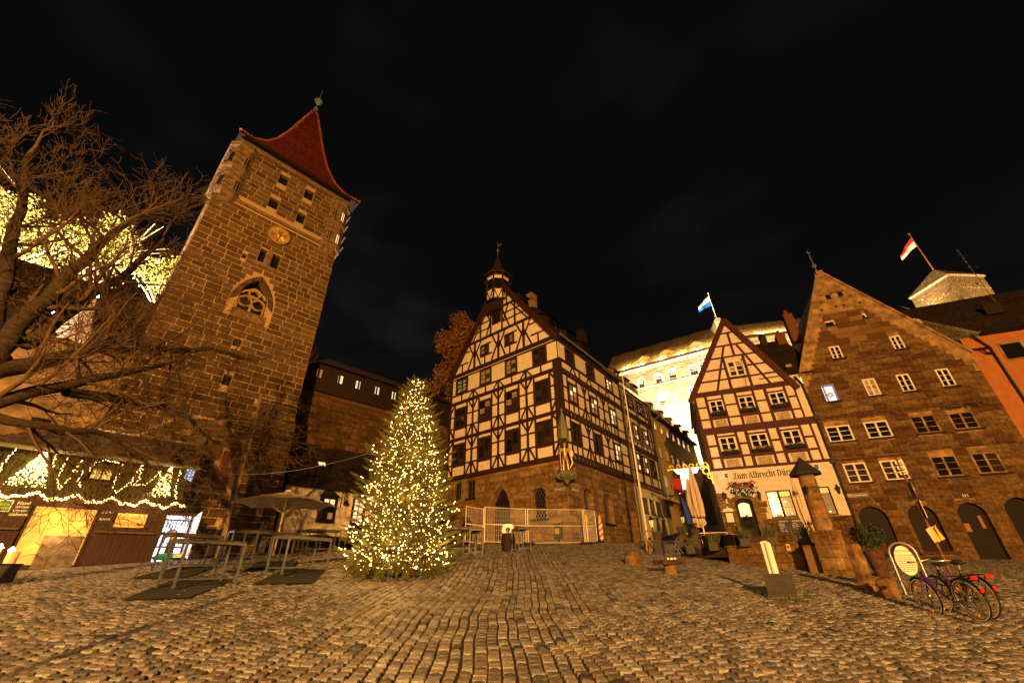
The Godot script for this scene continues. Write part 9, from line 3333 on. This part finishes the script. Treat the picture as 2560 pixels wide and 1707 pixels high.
	boxp("lit_window", Vector3(1.0, 2.6, 0.0), Vector3(1.7, 3.8, 0.03), M.pane_dim, dh)
	boxp("lit_window", Vector3(-0.9, 0.6, 0.0), Vector3(-0.2, 1.7, 0.03), M.pane_dim, dh)
	# inn furniture: tables, benches, folding chairs, crates
	for q in [[11.4, -25.2, 30, "beer garden table with pale bench on the terrace, left one"], [12.6, -26.6, 30, "beer garden table in front of the inn door"]]:
		var t := thing("terrace_table", q[3], "table", Vector3(q[0], 0.85, q[1]), q[2])
		boxp("table_top", Vector3(-0.9, 0.7, -0.3), Vector3(0.9, 0.75, 0.3), M.wood_table, t)
		for s in [-1, 1]:
			boxp("leg", Vector3(s * 0.7 - 0.03, 0, -0.25), Vector3(s * 0.7 + 0.03, 0.7, 0.25), M.iron, t)
	for q in [[11.2, -25.9, "orange wooden bench seat lit from the alley"], [12.2, -25.5, "second orange wooden bench seat nearer the inn door"]]:
		var t := thing("bench", q[2], "bench", Vector3(q[0], 0.85, q[1]), 30)
		for k in 3:
			boxp("slat", Vector3(-0.8, 0.72, -0.18 + k * 0.13), Vector3(0.8, 0.76, -0.07 + k * 0.13), M.orange_wood, t)
		for s in [-1, 1]:
			boxp("leg", Vector3(s * 0.65 - 0.03, 0, -0.17), Vector3(s * 0.65 + 0.03, 0.72, 0.17), M.iron, t)
	var fc := thing("folding_chair", "folded metal garden chair propped between the planters", "chair", Vector3(8.35, 0.62, -23.7), 40)
	var fm := MB.new()
	for s in [-1, 1]:
		fm.bar(Vector3(s * 0.2, 0, -0.2), Vector3(s * 0.2, 0.75, 0.2), 0.025, 0.02)
		fm.bar(Vector3(s * 0.17, 0, 0.2), Vector3(s * 0.17, 0.5, -0.2), 0.025, 0.02)
	for k in 3:
		fm.bar(Vector3(-0.2, 0.5 + k * 0.1, 0.07 + k * 0.05), Vector3(0.2, 0.5 + k * 0.1, 0.07 + k * 0.05), 0.03, 0.012)
	part("frame", fm.mesh(), M.rim_steel, fc)
	var rl := thing("terrace_railing", "white metal railing of the terrace in front of the lit alley", "railing", Vector3(12.2, 0.9, -28.4), -18)
	var rm := MB.new()
	for y in [0.2, 0.6, 1.0]:
		rm.bar(Vector3(-1.6, y, 0), Vector3(1.6, y, 0), 0.035, 0.035)
	for k in 6:
		rm.bar(Vector3(-1.6 + k * 0.64, 0, 0), Vector3(-1.6 + k * 0.64, 1.0, 0), 0.035, 0.035)
	part("rails", rm.mesh(), M.white_paint, rl)
	for q in [[12.0, 1.45, -28.9, M.paper, "white"], [12.9, 1.6, -29.0, M.blue_paint, "blue"], [13.4, 1.5, -28.8, M.paper, "second white"], [11.6, 2.35, -28.6, M.yellow_paint, "yellow"]]:
		var t := thing("terrace_box", "%s box or cushion stacked behind the terrace railing" % q[4], "box", Vector3(q[0], q[1], q[2]), 15)
		var bx := MB.new()
		bx.lathe([Vector2(0.2, -0.12), Vector2(0.24, -0.05), Vector2(0.24, 0.08), Vector2(0.18, 0.12), Vector2(0, 0.12)], 8, Transform3D(Basis.from_scale(Vector3(1.4, 1, 0.8))), PI / 8, false)
		part("box", bx.mesh(), q[3], t)
	var sr := thing("stair_railing", "curved iron handrail at the inn steps", "railing", RIGHT_ROW + Vector3.ZERO, -21.6)
	var srm := MB.new()
	for k in 2:
		srm.tube([Vector3(-4.3 + k * 0.9, 1.0, 1.2), Vector3(-4.2 + k * 0.9, 1.8, 1.0), Vector3(-4.0 + k * 0.9, 2.1, 0.5), Vector3(-3.9 + k * 0.9, 2.1, 0.05)], [0.02, 0.02, 0.02, 0.02], 6)
	part("rails", srm.mesh(), M.iron, sr)

func bush(t: Node3D, c: Vector3, w: float, h: float, seed_: int) -> void:
	rng.seed = seed_
	var b := MB.new()
	b.colored = true
	for i in 260:
		var a := rf(0, TAU)
		var r := sqrt(rng.randf()) * w
		var p := c + Vector3(cos(a) * r, rf(0, 0.05), sin(a) * r * 0.4)
		var d := Vector3(cos(a) * 0.4 * rng.randf(), rf(0.5, 1.0), sin(a) * 0.4 * rng.randf()) * h
		var s := d.cross(Vector3(rf(-1, 1), 0, rf(-1, 1))).normalized() * 0.012
		var g := rf(0.6, 1.4)
		b.col = Color(g, g * rf(0.9, 1.1), g * 0.8)
		b.tri(p - s, p + s, p + d)
		for k in 3:
			var q := p + d * rf(0.3, 0.95)
			var e := Vector3(rf(-1, 1), rf(0.0, 1), rf(-1, 1)).normalized() * 0.07
			var s2 := e.cross(Vector3(rf(-1, 1), rf(-1, 1), rf(-1, 1))).normalized() * 0.016
			b.tri(q - s2, q + s2, q + e)
	stuff(part("foliage", b.mesh(), M.leaf_olive, t))

# ------------------------------------------------------------------ people: one skin over tapered bones
func figure(bones: Array, cell: float) -> ArrayMesh:  # bones: [a, ra, b, rb, colour]
	var lo := Vector3(1e9, 1e9, 1e9)
	var hi := -lo
	for b in bones:
		for k in [0, 2]:
			var r: float = b[k + 1] + 0.05
			lo = lo.min((b[k] as Vector3) - Vector3(r, r, r))
			hi = hi.max((b[k] as Vector3) + Vector3(r, r, r))
	var n := Vector3i(((hi - lo) / cell).ceil()) + Vector3i.ONE
	var field := PackedFloat32Array()
	field.resize(n.x * n.y * n.z)
	field.fill(0.2)
	for b in bones:
		var a: Vector3 = b[0]
		var e: Vector3 = b[2]
		var rm: float = maxf(b[1], b[3]) + 0.06
		var l := Vector3i(((a.min(e) - lo - Vector3(rm, rm, rm)) / cell).floor()).clamp(Vector3i.ZERO, n - Vector3i.ONE)
		var h := Vector3i(((a.max(e) - lo + Vector3(rm, rm, rm)) / cell).ceil()).clamp(Vector3i.ZERO, n - Vector3i.ONE)
		var ab := e - a
		var l2 := maxf(ab.length_squared(), 1e-6)
		for z in range(l.z, h.z + 1):
			for y in range(l.y, h.y + 1):
				for x in range(l.x, h.x + 1):
					var p := lo + Vector3(x, y, z) * cell
					var f := clampf((p - a).dot(ab) / l2, 0, 1)
					var d: float = (p - a - ab * f).length() - lerpf(b[1], b[3], f)
					var i := x + n.x * (y + n.y * z)
					var o := field[i]
					var k := 0.035
					var m := maxf(k - absf(d - o), 0) / k
					field[i] = minf(d, o) - m * m * k * 0.25
	var at := {}
	var pos := PackedVector3Array()
	for z in n.z - 1:
		for y in n.y - 1:
			for x in n.x - 1:
				var i := x + n.x * (y + n.y * z)
				var s := 0
				var c := Vector3.ZERO
				var cn := 0
				var v := []
				for q in 8:
					var val := field[i + (q & 1) + n.x * (((q >> 1) & 1) + n.y * ((q >> 2) & 1))]
					v.append(val)
					if val < 0:
						s += 1
				if s == 0 or s == 8:
					continue
				for e in [[0, 1], [2, 3], [4, 5], [6, 7], [0, 2], [1, 3], [4, 6], [5, 7], [0, 4], [1, 5], [2, 6], [3, 7]]:
					var va: float = v[e[0]]
					var vb: float = v[e[1]]
					if (va < 0) != (vb < 0):
						var f := va / (va - vb)
						var pa := Vector3(e[0] & 1, (e[0] >> 1) & 1, (e[0] >> 2) & 1)
						var pb := Vector3(e[1] & 1, (e[1] >> 1) & 1, (e[1] >> 2) & 1)
						c += pa.lerp(pb, f)
						cn += 1
				at[i] = pos.size()
				pos.append(lo + (Vector3(x, y, z) + c / cn) * cell)
	var st := MB.new()
	st.colored = true
	var tone := func(p: Vector3) -> Color:
		var best := 1e9
		var col := Color.WHITE
		for b in bones:
			var a: Vector3 = b[0]
			var ab: Vector3 = b[2] - a
			var f := clampf((p - a).dot(ab) / maxf(ab.length_squared(), 1e-6), 0, 1)
			var d: float = (p - a - ab * f).length() - lerpf(b[1], b[3], f)
			if d < best:
				best = d
				col = b[4]
		return col
	var dx := [1, n.x, n.x * n.y]
	for z in range(1, n.z - 1):
		for y in range(1, n.y - 1):
			for x in range(1, n.x - 1):
				var i := x + n.x * (y + n.y * z)
				var f0 := field[i]
				for ax in 3:
					var f1 := field[i + dx[ax]]
					if (f0 < 0) == (f1 < 0):
						continue
					var u: int = dx[(ax + 1) % 3]
					var w: int = dx[(ax + 2) % 3]
					if not (at.has(i) and at.has(i - u) and at.has(i - w) and at.has(i - u - w)):
						continue
					var p0 := pos[at[i]]
					var p1 := pos[at[i - u]]
					var p2 := pos[at[i - u - w]]
					var p3 := pos[at[i - w]]
					st.col = tone.call((p0 + p2) * 0.5)
					if f0 < 0:
						st.quad(p0, p1, p2, p3)
					else:
						st.quad(p3, p2, p1, p0)
	return st.mesh()

func person(at: Vector3, yaw: float, label: String, jacket: Color, trousers: Color, lean: float, arms: Array, hood: bool) -> void:
	var t := thing("person", label, "person", at, yaw)
	var skin := Color(0.32, 0.18, 0.11)
	var shoe := Color(0.02, 0.018, 0.016)
	var hair := Color(0.03, 0.018, 0.01)
	var hip := Vector3(0, 0.9, 0)
	var q := Basis(Vector3.RIGHT, lean)
	var up := func(y: float, x := 0.0, z := 0.0) -> Vector3: return hip + q * Vector3(x, y, z)
	var neck: Vector3 = up.call(0.56)
	var head: Vector3 = up.call(0.72, 0.0, 0.04)
	var b := []
	for s in [-1, 1]:
		b.append([hip + Vector3(s * 0.09, -0.02, 0), 0.1, Vector3(s * 0.11, 0.47, 0.03 * s), 0.07, trousers])
		b.append([Vector3(s * 0.11, 0.47, 0.03 * s), 0.068, Vector3(s * 0.12, 0.09, -0.02), 0.05, trousers])
		b.append([Vector3(s * 0.12, 0.05, -0.04), 0.05, Vector3(s * 0.13, 0.045, 0.14), 0.042, shoe])
		var sh: Vector3 = up.call(0.48, s * 0.19)
		var el: Vector3 = hip + q * (arms[0 if s < 0 else 1][0] as Vector3)
		var ha: Vector3 = hip + q * (arms[0 if s < 0 else 1][1] as Vector3)
		b.append([sh, 0.078, el, 0.06, jacket])
		b.append([el, 0.058, ha, 0.045, jacket])
		var hd := (ha - el).normalized()
		b.append([ha, 0.034, ha + hd * 0.07, 0.036, skin])
		var sd := hd.cross(q.y).normalized()
		for k in 4:
			var off := sd * (k - 1.5) * 0.022
			b.append([ha + hd * 0.07 + off, 0.011, ha + hd * (0.12 + 0.012 * (1 if k in [1, 2] else 0)) + off * 1.1 + Vector3(0, -0.015, 0), 0.009, skin])
		b.append([ha + hd * 0.03 + sd * 0.035, 0.012, ha + hd * 0.07 + sd * 0.07, 0.01, skin])
	b.append([up.call(-0.06), 0.15, up.call(0.18), 0.145, jacket])
	b.append([up.call(0.18), 0.145, up.call(0.4), 0.165, jacket])
	b.append([up.call(0.46, -0.13), 0.085, up.call(0.46, 0.13), 0.085, jacket])
	b.append([neck, 0.062, head, 0.06, skin])
	b.append([head + q * Vector3(0, 0.02, 0), 0.092, head + q * Vector3(0, 0.075, 0.0), 0.09, skin])
	b.append([head + q * Vector3(0, -0.03, 0.06), 0.05, head + q * Vector3(0, 0.0, 0.08), 0.05, skin])
	b.append([head + q * Vector3(0, 0.03, 0.1), 0.014, head + q * Vector3(0, 0.0, 0.118), 0.016, skin])
	for s in [-1, 1]:
		b.append([head + q * Vector3(s * 0.095, 0.0, 0.0), 0.016, head + q * Vector3(s * 0.1, 0.04, -0.01), 0.02, skin])
	if hood:
		b.append([up.call(0.56, 0.0, -0.08), 0.1, up.call(0.62, 0.0, -0.11), 0.08, jacket])
	part("body", figure(b, 0.017), M.figure, t)
	var hm := MB.new()
	hm.ball(head + q * Vector3(0, 0.075, -0.012), 0.108, 12, 0.95)
	part("hair", hm.mesh(), M.hair, t)
	for s in [-1, 1]:
		var ey := MB.new()
		ey.ball(head + q * Vector3(s * 0.034, 0.045, 0.088), 0.011, 8)
		part("eye", ey.mesh(), M.ink, t)
	var mo := MB.new()
	mo.box(head + q * Vector3(0, -0.035, 0.128), Vector3(0.045, 0.009, 0.012), q)
	part("mouth", mo.mesh(), M.red_banner, t)

func build_people() -> void:
	person(on_ground(-13.05, -23.05), 150, "person in a gray quilted hooded jacket bending over a bar table, seen from behind", Color(0.13, 0.11, 0.09), Color(0.035, 0.045, 0.075), 0.3, [[Vector3(-0.3, 0.22, 0.04), Vector3(-0.22, 0.06, 0.24)], [Vector3(0.3, 0.24, 0.08), Vector3(0.2, 0.14, 0.3)]], true)
	person(Vector3(-16.35, 0.5, -21.65), 255, "person in ochre jacket carrying boards past the lit doorway", Color(0.24, 0.13, 0.03), Color(0.05, 0.035, 0.02), 0.22, [[Vector3(-0.24, 0.24, 0.12), Vector3(-0.16, 0.3, 0.36)], [Vector3(0.24, 0.24, 0.12), Vector3(0.16, 0.3, 0.36)]], false)
	var pl := thing("carried_board", "dark board held by the person at the lit doorway", "board", Vector3(-16.5, 1.75, -21.45), 46)
	boxp("board", Vector3(-0.4, -0.06, -0.02), Vector3(0.5, 0.06, 0.02), M.wood_dark, pl)
